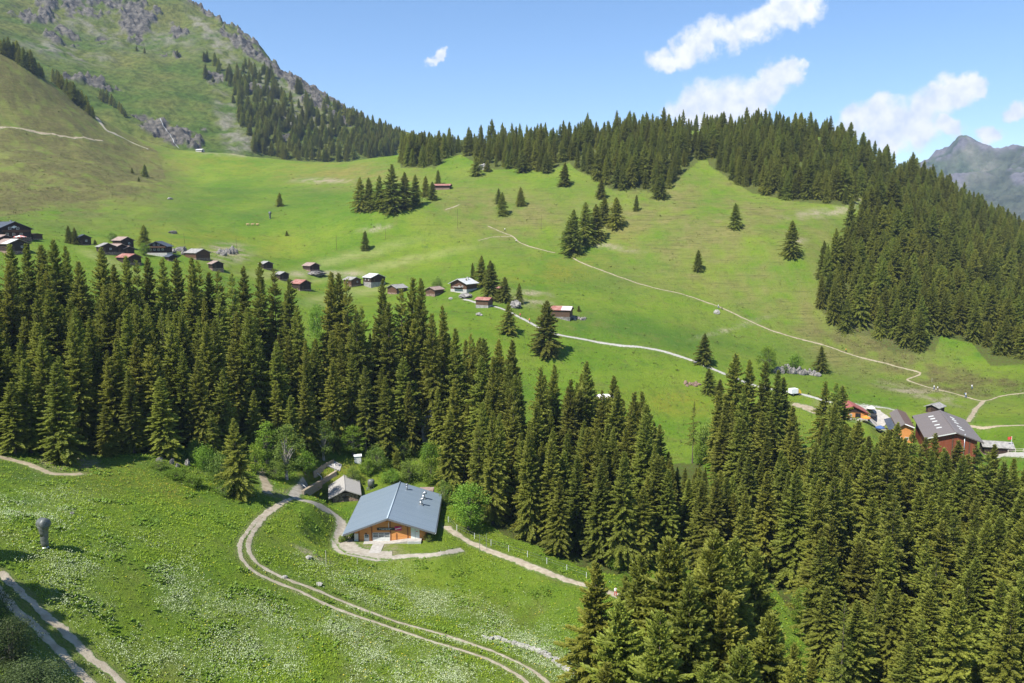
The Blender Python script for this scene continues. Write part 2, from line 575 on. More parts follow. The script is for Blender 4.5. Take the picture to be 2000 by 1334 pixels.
# ------------------------------------------------------------------ terrain of the valley
# control points from the image: pixel of the photograph and horizontal distance in metres, turned into world heights
CTRL = [
    # foreground meadow
    (0, 1334, 93), (300, 1334, 96), (600, 1334, 97), (850, 1334, 99), (1000, 1334, 101), (1100, 1334, 104),
    (88, 1070, 116), (0, 1000, 128), (300, 1070, 122), (300, 1200, 107), (500, 1200, 112), (480, 1080, 127), (700, 1200, 118),
    (250, 960, 146), (0, 895, 160), (150, 895, 163), (300, 893, 165), (440, 962, 154), (575, 968, 162),
    (640, 1000, 155), (690, 1062, 147), (760, 1063, 149), (835, 1055, 152), (900, 1073, 149), (780, 1100, 143), (900, 1150, 135),
    (900, 1250, 115), (1060, 1110, 143), (1150, 1143, 140), (1222, 1170, 139), (1050, 1200, 130), (1200, 1260, 120),
    (675, 983, 171), (800, 950, 184), (870, 900, 196), (700, 880, 196), (560, 900, 184), (420, 880, 178), (860, 990, 171),
    # under the left wood
    (0, 690, 238), (200, 705, 236), (400, 720, 236), (600, 740, 238), (800, 770, 240), (1000, 850, 228), (1100, 900, 222),
    (-150, 880, 165), (-150, 690, 238), (-150, 1200, 100), (-300, 900, 165), (-300, 600, 300),
    # under the middle and right wood
    (985, 1050, 158), (1130, 1115, 150), (1300, 1140, 152), (1250, 960, 206), (1300, 900, 240), (1470, 1100, 168), (1425, 990, 196),
    (1560, 1280, 136), (1440, 870, 246), (1600, 880, 246), (1700, 985, 222), (1800, 1000, 222), (2000, 1060, 212), (1800, 1200, 168),
    (2000, 1334, 142), (1700, 1334, 136), (1400, 1334, 118), (1250, 1500, 88), (1500, 1600, 86), (1900, 1600, 104), (1000, 1600, 70),
    (600, 1600, 70), (200, 1600, 66), (2250, 1334, 150), (2250, 1000, 240),
    # farm on the right
    (1675, 845, 278), (1760, 855, 276), (1860, 880, 274), (1950, 885, 270), (1590, 778, 306), (1700, 800, 302), (1900, 825, 300), (2000, 831, 300),
    (2000, 769, 348), (1916, 784, 338), (1860, 769, 348), (1797, 731, 372), (1650, 689, 380), (2200, 780, 345),
    # meadow in the middle
    (1340, 860, 258), (1422, 733, 318), (1350, 705, 324), (1210, 675, 326), (1140, 663, 326), (1050, 638, 332), (960, 598, 350),
    (1060, 760, 280), (1200, 770, 280), (1330, 790, 286), (1097, 622, 350), (946, 600, 352), (905, 566, 380), (740, 558, 418),
    (690, 640, 330), (850, 620, 330), (585, 566, 400), (608, 529, 436), (620, 600, 345), (385, 504, 410), (422, 527, 396), (312, 497, 412), (250, 512, 388),
    (220, 492, 402), (165, 478, 420), (40, 466, 426), (20, 490, 390), (-200, 470, 420), (120, 560, 330), (-150, 540, 350), (420, 560, 350),
    (1280, 563, 404), (1114, 502, 450), (1500, 640, 384), (1460, 560, 420), (953, 442, 492), (800, 480, 470), (560, 480, 490), (350, 450, 500),
    # right hillside
    (1363, 530, 430), (1545, 500, 446), (1435, 446, 480), (1640, 655, 392), (1745, 695, 384), (1830, 665, 398), (1940, 720, 378), (2050, 712, 380),
    (1660, 405, 540), (1560, 397, 545), (1470, 380, 560), (1380, 345, 590), (1340, 340, 590), (1290, 384, 545), (1200, 376, 550), (1120, 340, 585), (1203, 442, 490),
    (1600, 560, 425), (1800, 560, 490), (1900, 580, 500), (2000, 600, 520), (1800, 440, 610), (1720, 325, 700), (1800, 372, 720), (1900, 430, 735), (2000, 487, 750),
    (2100, 540, 760), (2300, 600, 780), (2200, 700, 480), (1640, 280, 720), (1560, 262, 730), (1440, 262, 730), (1395, 258, 740), (1250, 262, 700), (1120, 280, 690),
    (1000, 290, 700), (900, 300, 710), (850, 330, 640), (930, 345, 600), (1015, 337, 605), (780, 330, 660), (770, 413, 510), (862, 370, 575), (547, 403, 575),
    # saddle and left slope
    (780, 308, 800), (650, 318, 830), (550, 310, 850), (430, 300, 860), (360, 296, 860), (310, 296, 850), (650, 360, 660), (400, 380, 620), (310, 345, 740), (150, 400, 560),
    (0, 418, 530), (0, 320, 660), (150, 320, 690), (190, 235, 860), (0, 230, 770), (100, 165, 860), (0, 95, 890), (-200, 20, 900), (-200, 250, 760), (-200, 410, 520),
    (-500, 300, 700), (-500, 0, 950), (-500, 500, 400),
]


def tps_fit(pts):
    A = np.array([[aze(p[0], p[1])[0], math.log(p[2])] for p in pts])
    z = np.array([aze(p[0], p[1])[1] * p[2] for p in pts])
    return tps_fit_raw(A, z)


def tps_fit_raw(A, z):
    n = len(A)
    r2 = ((A[:, None, :] - A[None, :, :]) ** 2).sum(-1)
    K = 0.5 * r2 * np.log(r2 + 1e-12) + np.eye(n) * 2e-5
    P = np.hstack([np.ones((n, 1)), A])
    S = np.zeros((n + 3, n + 3))
    S[:n, :n] = K
    S[:n, n:] = P
    S[n:, :n] = P.T
    w = np.linalg.solve(S, np.concatenate([z, np.zeros(3)]))
    return A, w


def tps_eval(fit, az, ld):
    A, w = fit
    out = np.empty(az.shape)
    fa, fl, fo = az.ravel(), ld.ravel(), out.ravel()
    n = len(A)
    for s in range(0, len(fa), 60000):
        a = fa[s:s + 60000]
        l = fl[s:s + 60000]
        r2 = (a[:, None] - A[None, :, 0]) ** 2 + (l[:, None] - A[None, :, 1]) ** 2
        fo[s:s + 60000] = (0.5 * r2 * np.log(r2 + 1e-12)) @ w[:n] + w[n] + w[n + 1] * a + w[n + 2] * l
    return fo.reshape(az.shape)


# extra guessed heights given directly (azimuth degrees, distance, height): hidden or off-frame ground
EXTRA = [(-55, 30, -42), (0, 30, -54), (55, 30, -62), (-30, 45, -47), (30, 45, -62), (-55, 300, 0), (-55, 900, 150), (55, 300, -66), (55, 700, -30), (55, 1000, -60),
         (-34, 1000, 120), (-20, 1000, 62), (-10, 1000, 55), (0, 900, 60), (10, 900, 70), (20, 950, 55), (30, 950, -5), (38, 950, -40), (-28, 1000, 95)]
Apts = np.array([[aze(p[0], p[1])[0], math.log(p[2])] for p in CTRL] + [[R(e[0]), math.log(e[1])] for e in EXTRA])
Zpts = np.array([aze(p[0], p[1])[1] * p[2] for p in CTRL] + [e[2] for e in EXTRA])
FIT = tps_fit_raw(Apts, Zpts)

AZ = np.concatenate([np.linspace(R(-62), R(-39), 40)[:-1], np.linspace(R(-39), R(39), 1080), np.linspace(R(39), R(62), 40)[1:]])
ds = [24.0]
while ds[-1] < 1000:
    d = ds[-1]
    ds.append(d + (max(min(d * d / 44000.0, d / 190.0), d / 700) if d > 82 else d / 90.0))
DD = np.array(ds)
GA, GD = np.meshgrid(AZ, DD)
GX, GY = GD * np.sin(GA), GD * np.cos(GA)
GZ = tps_eval(FIT, GA, np.log(GD))
# gentle humps and hollows, growing with distance so that they read at every scale
und = 0.30 * fbm(GX / 17.0, GY / 17.0, 3, 3) + 0.9 * smooth(170, 420, GD) * fbm(GX / 42.0, GY / 42.0, 4, 11) + 1.8 * smooth(480, 800, GD) * fbm(GX / 90.0, GY / 90.0, 3, 23)
und += 2.2 * zone(*project(GX, GY, GZ), 100, 240, 260, 150, 20, .6) * (GD > 480) * fbm(GX / 34.0, GY / 34.0, 4, 29)
fl = 1 - 0.9 * np.exp(-(((GX + 21) / 15) ** 2 + ((GY - 158) / 17) ** 2))
GZ += und * fl
GPX, GPY = project(GX, GY, GZ)


def lookup(G, x, y):
    """bilinear value of a ground grid at plan points"""
    x = np.asarray(x, float)
    y = np.asarray(y, float)
    a = np.interp(np.arctan2(x, y), AZ, np.arange(len(AZ)))
    r = np.interp(np.hypot(x, y), DD, np.arange(len(DD)))
    i = np.clip(a.astype(int), 0, len(AZ) - 2)
    j = np.clip(r.astype(int), 0, len(DD) - 2)
    u, v = a - i, r - j
    return (G[j, i] * (1 - u) + G[j, i + 1] * u) * (1 - v) + (G[j + 1, i] * (1 - u) + G[j + 1, i + 1] * u) * v


def gz(x, y):
    return float(lookup(GZ, x, y))


# ------------------------------------------------------------------ the mountain behind the saddle
MCTRL = [(-300, 330, 980), (0, 330, 985), (200, 320, 985), (330, 310, 985), (430, 305, 1000), (520, 315, 1010), (650, 322, 1020), (800, 318, 1040), (950, 325, 1060), (1150, 345, 1080),
         (330, 262, 1075), (200, 215, 1120), (60, 160, 1150), (-150, 120, 1150), (400, 240, 1110), (470, 240, 1130), (540, 230, 1150), (640, 260, 1140), (720, 282, 1140), (800, 296, 1130),
         (150, 130, 1260), (260, 150, 1250), (360, 150, 1290), (0, 60, 1330), (460, 130, 1340), (530, 165, 1290), (120, 50, 1450), (250, 60, 1460), (350, 50, 1490), (430, 75, 1440),
         (0, -30, 1600), (200, -60, 1680), (300, -50, 1700), (342, -6, 1640), (400, 28, 1580), (470, 62, 1500), (503, 88, 1470), (512, 108, 1440), (570, 150, 1400), (640, 196, 1360), (720, 238, 1320), (780, 262, 1290),
         (850, 275, 1280), (950, 290, 1270), (1150, 330, 1270), (-200, -100, 1700), (-500, -100, 1600), (-500, 200, 1100), (-500, 330, 980)]
MA = [[aze(p[0], p[1])[0], math.log(p[2])] for p in MCTRL]
MZ = [aze(p[0], p[1])[1] * p[2] for p in MCTRL]
for p in MCTRL[30:45]:                     # the far side falls away behind the skyline
    a, e = aze(p[0], p[1])
    MA.append([a, math.log(p[2] + 230)])
    MZ.append(e * p[2] - 130)
MFIT = tps_fit_raw(np.array(MA), np.array(MZ))
MAZ = np.concatenate([np.linspace(R(-58), R(-37), 60)[:-1], np.linspace(R(-37), R(4), 620)])
MDD = np.concatenate([np.linspace(940, 1780, 620), np.linspace(1790, 2100, 20)])
MGA, MGD = np.meshgrid(MAZ, MDD)
MGX, MGY = MGD * np.sin(MGA), MGD * np.cos(MGA)
MGZ = tps_eval(MFIT, MGA, np.log(MGD))
MPX, MPY = project(MGX, MGY, MGZ)


mn = fbm(MGX / 60.0, MGY / 60.0, 5, 41)
mn2 = fbm(MGX / 18.0, MGY / 18.0, 4, 47)
crag_z = zones(MPX, MPY, [(240, 22, 110, 40, 12, .7), (60, 30, 60, 20, 5, .7), (128, 78, 42, 14, 10, .6), (262, 74, 34, 18, 30, .6), (198, 78, 18, 9, 0, .5), (150, 12, 90, 26, 5, .7), (470, 72, 70, 24, 44, .5),
                          (420, 22, 100, 18, 35, .5), (585, 170, 120, 14, 38, .5), (505, 178, 30, 9, 10, .5), (335, 262, 70, 24, 22, .5), (290, 235, 60, 8, 25, .6), (418, 158, 18, 9, 0, .5), (345, 55, 26, 20, 60, .7),
                          (190, 168, 60, 7, 8, .6), (660, 206, 90, 9, 34, .5), (560, 272, 18, 14, 0, .5), (322, 103, 14, 6, 0, .5), (603, 197, 22, 16, 40, .5), (408, 250, 20, 5, 0, .6), (345, 108, 10, 6, 0, .5)])
crag = smooth(0.43, 0.64, crag_z * (0.72 + 0.85 * mn + 0.55 * mn2))
scree_z = zones(MPX, MPY, [(430, 92, 78, 16, 50, .6), (395, 50, 40, 14, 50, .7), (448, 245, 20, 60, -14, .7), (490, 285, 30, 14, 0, .6), (560, 185, 90, 26, 38, .6), (230, 50, 120, 34, 15, .8), (590, 240, 60, 30, 30, .7), (120, 100, 80, 14, 12, .9)])
scree = np.clip(scree_z * (0.45 + 1.1 * mn2 + 0.7 * mn), 0, 1)
strata = ridged(MGX / 75.0 + 0.4 * mn, MGY / 75.0, 5, 53)
MGZ = MGZ + 5.0 * mn + crag * (15.0 * (strata - 0.55) + 10.0 * (ridged(MGX / 22.0, MGY / 22.0, 3, 59) - .3) + 3.5 * fbm(MGX / 7.0, MGY / 7.0, 3, 63) + 2.0 * mn2) + 9.0 * zone(MPX, MPY, 475, 72, 70, 26, 42, .5) * np.maximum(0, ridged(MGX / 30.0, MGY / 30.0, 3, 65) - .35) + scree * 1.2 * mn2
MPX, MPY = project(MGX, MGY, MGZ)


def mlookup(G, x, y):
    a = np.interp(np.arctan2(x, y), MAZ, np.arange(len(MAZ)))
    r = np.interp(np.hypot(x, y), MDD, np.arange(len(MDD)))
    i = np.clip(a.astype(int), 0, len(MAZ) - 2)
    j = np.clip(r.astype(int), 0, len(MDD) - 2)
    u, v = a - i, r - j
    return (G[j, i] * (1 - u) + G[j, i + 1] * u) * (1 - v) + (G[j + 1, i] * (1 - u) + G[j + 1, i + 1] * u) * v


_dm = np.concatenate([np.geomspace(60, 995, 1500)])
_dm2 = np.linspace(950, 1800, 1200)


def hit(px, py):
    """the ground point seen at a pixel: nearest crossing of the sight line with the valley floor, else the mountain"""
    a, e = aze(px, py)
    s, c = math.sin(a), math.cos(a)
    for dm, fn, G in ((_dm, lookup, GZ), (_dm2, mlookup, MGZ)):
        f = fn(G, dm * s, dm * c) - e * dm
        k = np.nonzero(f >= 0)[0]
        if len(k) and k[0] > 0:
            i = k[0]
            t = -f[i - 1] / (f[i] - f[i - 1] + 1e-9)
            d = dm[i - 1] + t * (dm[i] - dm[i - 1])
            return Vector((d * s, d * c, e * d))
    return None


def sight(px, py, z):
    """the point on a sight line at height z"""
    x, y, zz = ray(px, py)
    k = z / zz
    return Vector((x * k, y * k, z))


def level_pad(foot, apex_f, apex_b, x0, x1, y0, y1, soft, drop=0.05):
    """level the ground a building stands on"""
    g = hit(*foot)
    d = math.hypot(g.x, g.y)
    zr = aze(*apex_f)[1] * d
    A, B = sight(apex_f[0], apex_f[1], zr), sight(apex_b[0], apex_b[1], zr)
    yaw = math.atan2(-(B - A).x, (B - A).y)
    c, s_ = math.cos(-yaw), math.sin(-yaw)
    lx = (GX - A.x) * c - (GY - A.y) * s_
    ly = (GX - A.x) * s_ + (GY - A.y) * c
    ex = np.maximum(np.maximum(x0 - lx, lx - x1), 0)
    ey = np.maximum(np.maximum(y0 - ly, ly - y1), 0)
    w = 1 - smooth(0, soft, np.hypot(ex, ey))
    GZ[:] = GZ * (1 - w) + (g.z - drop) * w


level_pad((757, 1062), (756.4, 1012.3), (781.6, 941.2), -9.5, 9.5, -4.0, 23, 7.0)
level_pad((674, 982), (673.6, 956.5), (671.4, 918.2), -5.5, 4.6, -3.0, 10, 4.0, 0.6)
level_pad((1872, 905), (1867.5, 844.5), (1836, 801), -12, 12, -3, 30, 9.0)
level_pad((1772, 866), (1768, 827.5), (1751.5, 798.5), -5, 5, -3, 22, 6.0)
GPX, GPY = project(GX, GY, GZ)

# ------------------------------------------------------------------ tracks, paths and roads (polylines in plan, cast from image pixels)
def pline(pts):
    return [hit(*p) for p in pts]


def resample(P, step, jitter=0.0):
    P = np.array([[p.x, p.y] for p in P])
    # Catmull-Rom through the ground points cast from image pixels
    Q = np.vstack([2 * P[0] - P[1], P, 2 * P[-1] - P[-2]])
    out = []
    for i in range(1, len(Q) - 2):
        n = max(2, int(np.linalg.norm(Q[i + 1] - Q[i]) / step))
        t = np.linspace(0, 1, n, endpoint=False)[:, None]
        p0, p1, p2, p3 = Q[i - 1], Q[i], Q[i + 1], Q[i + 2]
        out.append(0.5 * ((2 * p1) + (-p0 + p2) * t + (2 * p0 - 5 * p1 + 4 * p2 - p3) * t ** 2 + (-p0 + 3 * p1 - 3 * p2 + p3) * t ** 3))
    out.append(P[-1:])
    return np.vstack(out)


WAYS = []      # (centre line, half width) also used to keep plants off the ways and to wear the turf beside them


def way(name, pts, width, mat, step=0.8, lift=0.06, ragged=0.25, cols=7, wear=0.8, seed=1):
    C = resample(pline(pts), step)
    T = np.gradient(C, axis=0)
    T /= np.linalg.norm(T, axis=1)[:, None] + 1e-9
    Nn = np.stack([T[:, 1], -T[:, 0]], 1)
    s = np.cumsum(np.linalg.norm(np.diff(C, axis=0, prepend=C[:1]), axis=1))
    width *= 1.35
    hl = width / 2 * (1 + ragged * (fbm(s / 1.7, s * 0 + 3.1, 3, seed) + 0.6 * fbm(s / 9.0, s * 0 + 1.1, 2, seed + 3)))
    hr = width / 2 * (1 + ragged * (fbm(s / 1.7, s * 0 + 7.7, 3, seed + 5) + 0.6 * fbm(s / 9.0, s * 0 + 5.1, 2, seed + 9)))
    V = []
    for k in range(cols):
        u = k / (cols - 1) * 2 - 1
        off = np.where(u < 0, u * hl, u * hr)
        xy = C + Nn * off[:, None]
        z = lookup(GZ, xy[:, 0], xy[:, 1]) + lift * (1 if abs(u) < 0.99 else 0.35)
        V.append(np.column_stack([xy, z]))
    V = np.stack(V, 1).reshape(-1, 3)
    n = len(C)
    F = [(i * cols + k, i * cols + k + 1, (i + 1) * cols + k + 1, (i + 1) * cols + k) for i in range(n - 1) for k in range(cols - 1)]
    ed = np.tile(np.abs(np.linspace(-1, 1, cols)) ** 1.5, n)
    o = np_mesh(name, V, F, mat, smooth_shade=True, attrs={'edge': ed})
    tag(o, kind='structure')
    WAYS.append((C, width / 2.6, wear))
    return o


RUT_A = [(562, 976), (553, 981), (525, 996), (497, 1021), (474, 1052), (469, 1077), (479, 1101), (500, 1119), (529, 1133), (588, 1157), (630, 1178), (700, 1205), (770, 1229), (840, 1252), (910, 1273), (962, 1292), (1015, 1322), (1040, 1345)]
RUT_B = [(570, 974), (560, 979), (536, 995), (511, 1017), (489, 1049), (486, 1074), (500, 1098), (525, 1115), (560, 1132), (630, 1158), (700, 1187), (770, 1213), (840, 1233), (910, 1254), (980, 1280), (1032, 1305), (1064, 1329), (1080, 1345)]
way('gravel_track', RUT_A, .68, M_gravel, 0.5, ragged=0.4, seed=2)
way('gravel_track', RUT_B, .72, M_gravel, 0.5, ragged=0.4, seed=5)
way('gravel_track', [(0, 1117), (35, 1150), (70, 1185), (122, 1231), (168, 1276), (238, 1334), (300, 1390)], 1.05, M_gravel, 0.4, ragged=0.4, seed=8)
way('gravel_track', [(-20, 1138), (0, 1157), (35, 1194), (70, 1224), (112, 1269), (147, 1306), (178, 1334), (230, 1390)], 1.05, M_gravel, 0.4, ragged=0.4, seed=9)
way('gravel_drive', [(600, 945), (575, 966), (585, 976), (616, 984), (644, 998), (663, 1014), (667, 1032), (661, 1052), (660, 1068), (682, 1083), (720, 1090), (756, 1089)], 2.0, M_drive, 0.6, ragged=0.12, seed=12)
way('gravel_path', [(740, 1090), (765, 1089), (805, 1086), (857, 1082), (903, 1074)], 1.15, M_drive, 0.6, lift=.09, ragged=0.2, seed=13)
way('gravel_apron', [(668, 1052), (690, 1074), (730, 1084), (766, 1083)], 3.2, M_drive, 0.6, lift=0.11, ragged=0.12, seed=14)
way('gravel_path', [(872, 1028), (880, 1036), (909, 1055), (938, 1068), (967, 1080), (1006, 1094), (1045, 1109), (1084, 1125), (1143, 1143), (1182, 1155), (1221, 1170), (1290, 1200)], 2.1, M_gravel, 0.6, ragged=0.3, seed=17)
way('gravel_path', [(-30, 884), (0, 893), (50, 905), (75, 915), (100, 925), (138, 927), (160, 925)], 1.3, M_trail, 0.6, ragged=0.35, seed=21)
way('farm_road', [(905, 585), (932, 592), (960, 598), (1000, 612), (1049, 638), (1091, 654), (1140, 663), (1210, 675), (1262, 680), (1304, 689), (1350, 704), (1370, 712), (1422, 733), (1470, 752), (1552, 768), (1594, 778), (1640, 792)], 1.8, M_gravel_pale, 1.2, lift=0.12, ragged=0.1, seed=25)
way('farm_yard', [(1640, 792), (1680, 808), (1705, 818), (1728, 832)], 15, M_gravel_pale, 1.2, lift=0.12, ragged=0.15, seed=27)
way('farm_road', [(1940, 893), (1960, 888), (1985, 888), (2020, 893)], 3.0, M_gravel_pale, 1.2, lift=0.12, ragged=0.1, seed=28)
way('hiking_trail', [(953, 442), (986, 456), (1003, 463), (1017, 475), (1050, 486), (1084, 494)], .8, M_trail, 1.2, lift=0.12, ragged=0.6, seed=31)
way('hiking_trail', [(935, 470), (965, 463), (1003, 462)], .6, M_trail, 1.2, lift=0.12, ragged=0.7, seed=32)
way('hiking_trail', [(1114, 501), (1140, 515), (1175, 528), (1227, 547), (1280, 563), (1322, 572), (1401, 598), (1457, 624), (1510, 647), (1597, 671), (1650, 689), (1737, 712), (1790, 726), (1797, 731), (1784, 737), (1773, 743), (1807, 755), (1860, 768), (1916, 783), (1955, 774), (2000, 768), (2080, 758)], .85, M_trail, 1.2, lift=0.12, ragged=0.4, seed=35)
way('hiking_trail', [(1921, 784), (1908, 797), (1902, 805), (1897, 815), (1890, 825)], 1.6, M_trail, 1.0, lift=0.14, ragged=0.4, seed=37)
way('hiking_trail', [(1895, 833), (1940, 834), (2000, 831), (2080, 826)], 1.0, M_trail, 1.2, lift=0.12, ragged=0.3, seed=39)
way('dirt_path', [(525, 965), (520, 945), (510, 925), (498, 905)], 1.8, M_trail, 0.6, ragged=0.5, seed=45)
way('hiking_trail', [(188, 228), (196, 240), (210, 256), (250, 275), (290, 292)], 3.5, M_gravel, 2.0, lift=0.3, ragged=0.5, seed=47)
way('dirt_path', [(0, 250), (60, 256), (95, 262), (150, 270), (200, 275)], 2.2, M_trail, 2.0, lift=0.3, ragged=1.0, seed=49)
way('dirt_path', [(1548, 790), (1575, 796), (1600, 806)], 4.0, M_trail, 1.0, lift=0.12, ragged=0.6, seed=52)
way('dirt_path', [(870, 410), (885, 405), (897, 400)], 1.0, M_trail, 1.0, lift=0.12, ragged=0.8, seed=53)

# ------------------------------------------------------------------ masks of the ground (what grows or lies there, plus painted reflection streaks)
near_way = np.zeros(GX.shape)
for C, hw, wear in WAYS:
    pad = hw + 3.5
    pts = C[::2]
    bx0, by0 = pts.min(0) - pad
    bx1, by1 = pts.max(0) + pad
    sel = (GX > bx0) & (GX < bx1) & (GY > by0) & (GY < by1)
    xs, ys = GX[sel], GY[sel]
    best = np.full(len(xs), 1e9)
    for s in range(0, len(pts), 40):
        q = pts[s:s + 40]
        best = np.minimum(best, ((xs[:, None] - q[None, :, 0]) ** 2 + (ys[:, None] - q[None, :, 1]) ** 2).min(1))
    dd = np.sqrt(best)
    near_way[sel] = np.maximum(near_way[sel], wear * (1 - smooth(hw * 0.9, hw * 1.25 + 0.9, dd)))

# woods: outlines of the ground they stand on, as seen with the trees taken away
WOODS = {
    'left': [(-170, 885), (0, 876), (140, 893), (300, 884), (380, 872), (470, 878), (530, 876), (600, 888), (640, 884), (700, 868), (770, 880), (850, 886), (880, 940), (905, 985),
             (985, 1046), (1065, 1072), (1130, 1106), (1190, 1122), (1238, 1125), (1225, 1060), (1255, 1040), (1300, 1090), (1330, 1060), (1320, 960), (1280, 935), (1200, 900), (1100, 880),
             (1030, 880), (1000, 850), (900, 800), (800, 765), (700, 755), (600, 735), (400, 716), (200, 702), (0, 690), (-170, 690)],
    'right': [(1395, 880), (1500, 868), (1560, 875), (1600, 905), (1660, 930), (1700, 985), (1800, 1002), (1900, 1018), (2130, 1065), (2250, 1350), (2050, 1500), (1640, 1420), (1575, 1240), (1500, 1130), (1440, 1030), (1395, 960)],
    'middle': [(1236, 1120), (1225, 1062), (1255, 1040), (1280, 935), (1318, 905), (1372, 905), (1392, 965), (1428, 1040), (1482, 1140), (1500, 1190), (1400, 1150), (1330, 1100), (1290, 1100)],
    'near': [(1150, 1420), (1200, 1330), (1300, 1250), (1400, 1150), (1470, 1190), (1540, 1310), (1600, 1440), (1560, 1640), (1250, 1600)],
    'hill': [(1592, 592), (1640, 650), (1700, 660), (1745, 690), (1825, 688), (1838, 655), (1900, 672), (1935, 716), (1990, 712), (2100, 716), (2300, 700), (2300, 590), (2000, 482), (1900, 427), (1800, 370), (1722, 328), (1700, 365), (1690, 425), (1650, 490), (1606, 545)],
    'ridge': [(782, 328), (850, 328), (876, 306), (900, 302), (950, 330), (1020, 332), (1070, 335), (1112, 318), (1125, 332), (1155, 345), (1200, 374), (1255, 372), (1292, 382), (1335, 340), (1362, 318), (1384, 300), (1392, 262), (1350, 266), (1250, 262), (1120, 282), (1000, 292), (900, 298), (785, 300)],
    'ridge_right': [(1384, 322), (1425, 350), (1470, 378), (1555, 394), (1650, 402), (1690, 380), (1722, 328), (1640, 283), (1560, 265), (1440, 263), (1392, 262), (1380, 300)],
}


def inpoly(px, py, poly):
    px = np.asarray(px, float)
    py = np.asarray(py, float)
    r = np.zeros(px.shape, bool)
    n = len(poly)
    for i in range(n):
        x1, y1 = poly[i]
        x2, y2 = poly[(i + 1) % n]
        if y1 == y2:
            continue
        c = ((y1 > py) != (y2 > py)) & (px < (x2 - x1) * (py - y1) / (y2 - y1) + x1)
        r ^= c
    return r


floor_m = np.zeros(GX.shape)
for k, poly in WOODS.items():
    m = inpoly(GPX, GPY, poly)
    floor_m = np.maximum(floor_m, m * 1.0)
nL = fbm(GX / 40.0, GY / 40.0, 4, 61)
nS = fbm(GX / 9.0, GY / 9.0, 4, 67)
dry = zones(GPX, GPY, [(1420, 470, 300, 130, 18, .6), (1600, 620, 240, 60, 25, .6), (120, 310, 220, 110, 10, .5), (980, 420, 160, 60, 10, .7), (1250, 430, 160, 80, 0, .7), (1750, 720, 200, 40, 15, .6),
                       (40, 380, 160, 40, 0, .6), (700, 345, 120, 25, 0, .8)])
dry = np.clip(dry * (0.62 + 0.5 * nL + 0.45 * nS), 0, 1)
SLOPE = inpoly(GPX, GPY, [(-400, 0), (0, 92), (188, 230), (306, 294), (324, 350), (280, 370), (150, 396), (0, 424), (-400, 470)]) & (GD > 480)
dry = np.maximum(dry, SLOPE * np.clip(.75 + .4 * nS, 0, 1))
heath = np.clip(SLOPE * (.30 + .8 * fbm(GX / 28.0, GY / 28.0, 4, 83)) + zones(GPX, GPY, [(170, 330, 150, 55, 5, .6), (60, 290, 130, 80, 10, .7), (240, 335, 80, 30, 0, .6), (60, 380, 120, 40, 0, .7), (80, 200, 120, 60, 30, .8), (1750, 700, 160, 24, 18, .7), (1880, 745, 130, 26, 5, .8)]) * (0.7 + 0.9 * nS + 0.6 * nL), 0, 1)
flower = zones(GPX, GPY, [(330, 1200, 330, 110, 12, .6), (150, 1240, 160, 90, 20, .6), (640, 1270, 330, 90, 14, .6), (860, 1180, 220, 50, 14, .7), (250, 1120, 220, 46, 5, .7), (60, 1000, 130, 40, 0, .8), (1000, 1260, 130, 60, 20, .6), (800, 1320, 200, 40, 0, .6)])
flower = np.clip(flower * (0.62 + 0.9 * nS + 0.55 * nL), 0, 1)
yellow = zones(GPX, GPY, [(420, 470, 190, 26, 6, .7), (960, 690, 70, 45, 30, .7), (1090, 520, 140, 40, -20, .8), (620, 560, 60, 16, 0, .7), (700, 590, 90, 14, -6, .7), (560, 330, 240, 24, 5, .8), (620, 935, 130, 40, 0, .8), (330, 960, 180, 40, 10, .8), (850, 1060, 90, 30, 0, .8), (1330, 790, 120, 22, 8, .7)])
yellow = np.clip(yellow * (0.35 + 0.8 * nL + 0.5 * nS), 0, 1)
mown = np.clip(zones(GPX, GPY, [(700, 570, 60, 9, -8, .5), (640, 585, 50, 12, -8, .5), (560, 540, 90, 10, 4, .6), (215, 512, 60, 9, 22, .6), (690, 500, 110, 10, -14, .8), (770, 515, 130, 8, -12, .8)]) * (0.8 + 0.5 * nS), 0, 1)
deep_green = np.clip(zones(GPX, GPY, [(90, 430, 220, 26, -4, .7), (120, 930, 200, 40, 8, .7), (1300, 650, 330, 40, 14, .8), (1180, 560, 170, 40, 20, .8), (450, 400, 240, 40, -5, .9), (360, 920, 140, 45, 15, .6), (980, 760, 40, 80, 0, .8)]) * (0.7 + 0.6 * nL), 0, 1)  # darker green zones; the first darkens the upper-left meadow by colour alone
bare = np.clip(zones(GPX, GPY, [(1680, 390, 34, 6, -32, .6), (1715, 362, 34, 6, -40, .6), (1760, 338, 36, 6, -22, .6), (1845, 775, 40, 10, 20, .6), (1815, 772, 20, 8, 30, .6), (1610, 415, 70, 9, -6, .6), (1700, 380, 60, 6, -32, .6), (630, 353, 50, 5, 0, .7), (735, 445, 30, 6, -10, .7), (1700, 648, 60, 7, 20, .7),  # rising streaks by the hillside wood imitate pale glass reflections as bare ground
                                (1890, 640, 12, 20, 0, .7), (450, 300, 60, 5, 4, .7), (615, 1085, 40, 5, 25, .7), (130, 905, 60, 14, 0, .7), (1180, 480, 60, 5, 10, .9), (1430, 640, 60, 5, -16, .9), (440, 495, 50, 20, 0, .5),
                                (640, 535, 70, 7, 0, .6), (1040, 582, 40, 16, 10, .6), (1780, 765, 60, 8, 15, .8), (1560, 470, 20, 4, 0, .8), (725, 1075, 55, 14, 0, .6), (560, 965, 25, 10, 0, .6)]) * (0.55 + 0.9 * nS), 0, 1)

ATTR = {'worn': np.clip(near_way, 0, 1), 'woodland': floor_m, 'dry': dry, 'heath': heath, 'flower': flower, 'yellow': yellow, 'mown': mown, 'deep_green': deep_green, 'bare': bare}


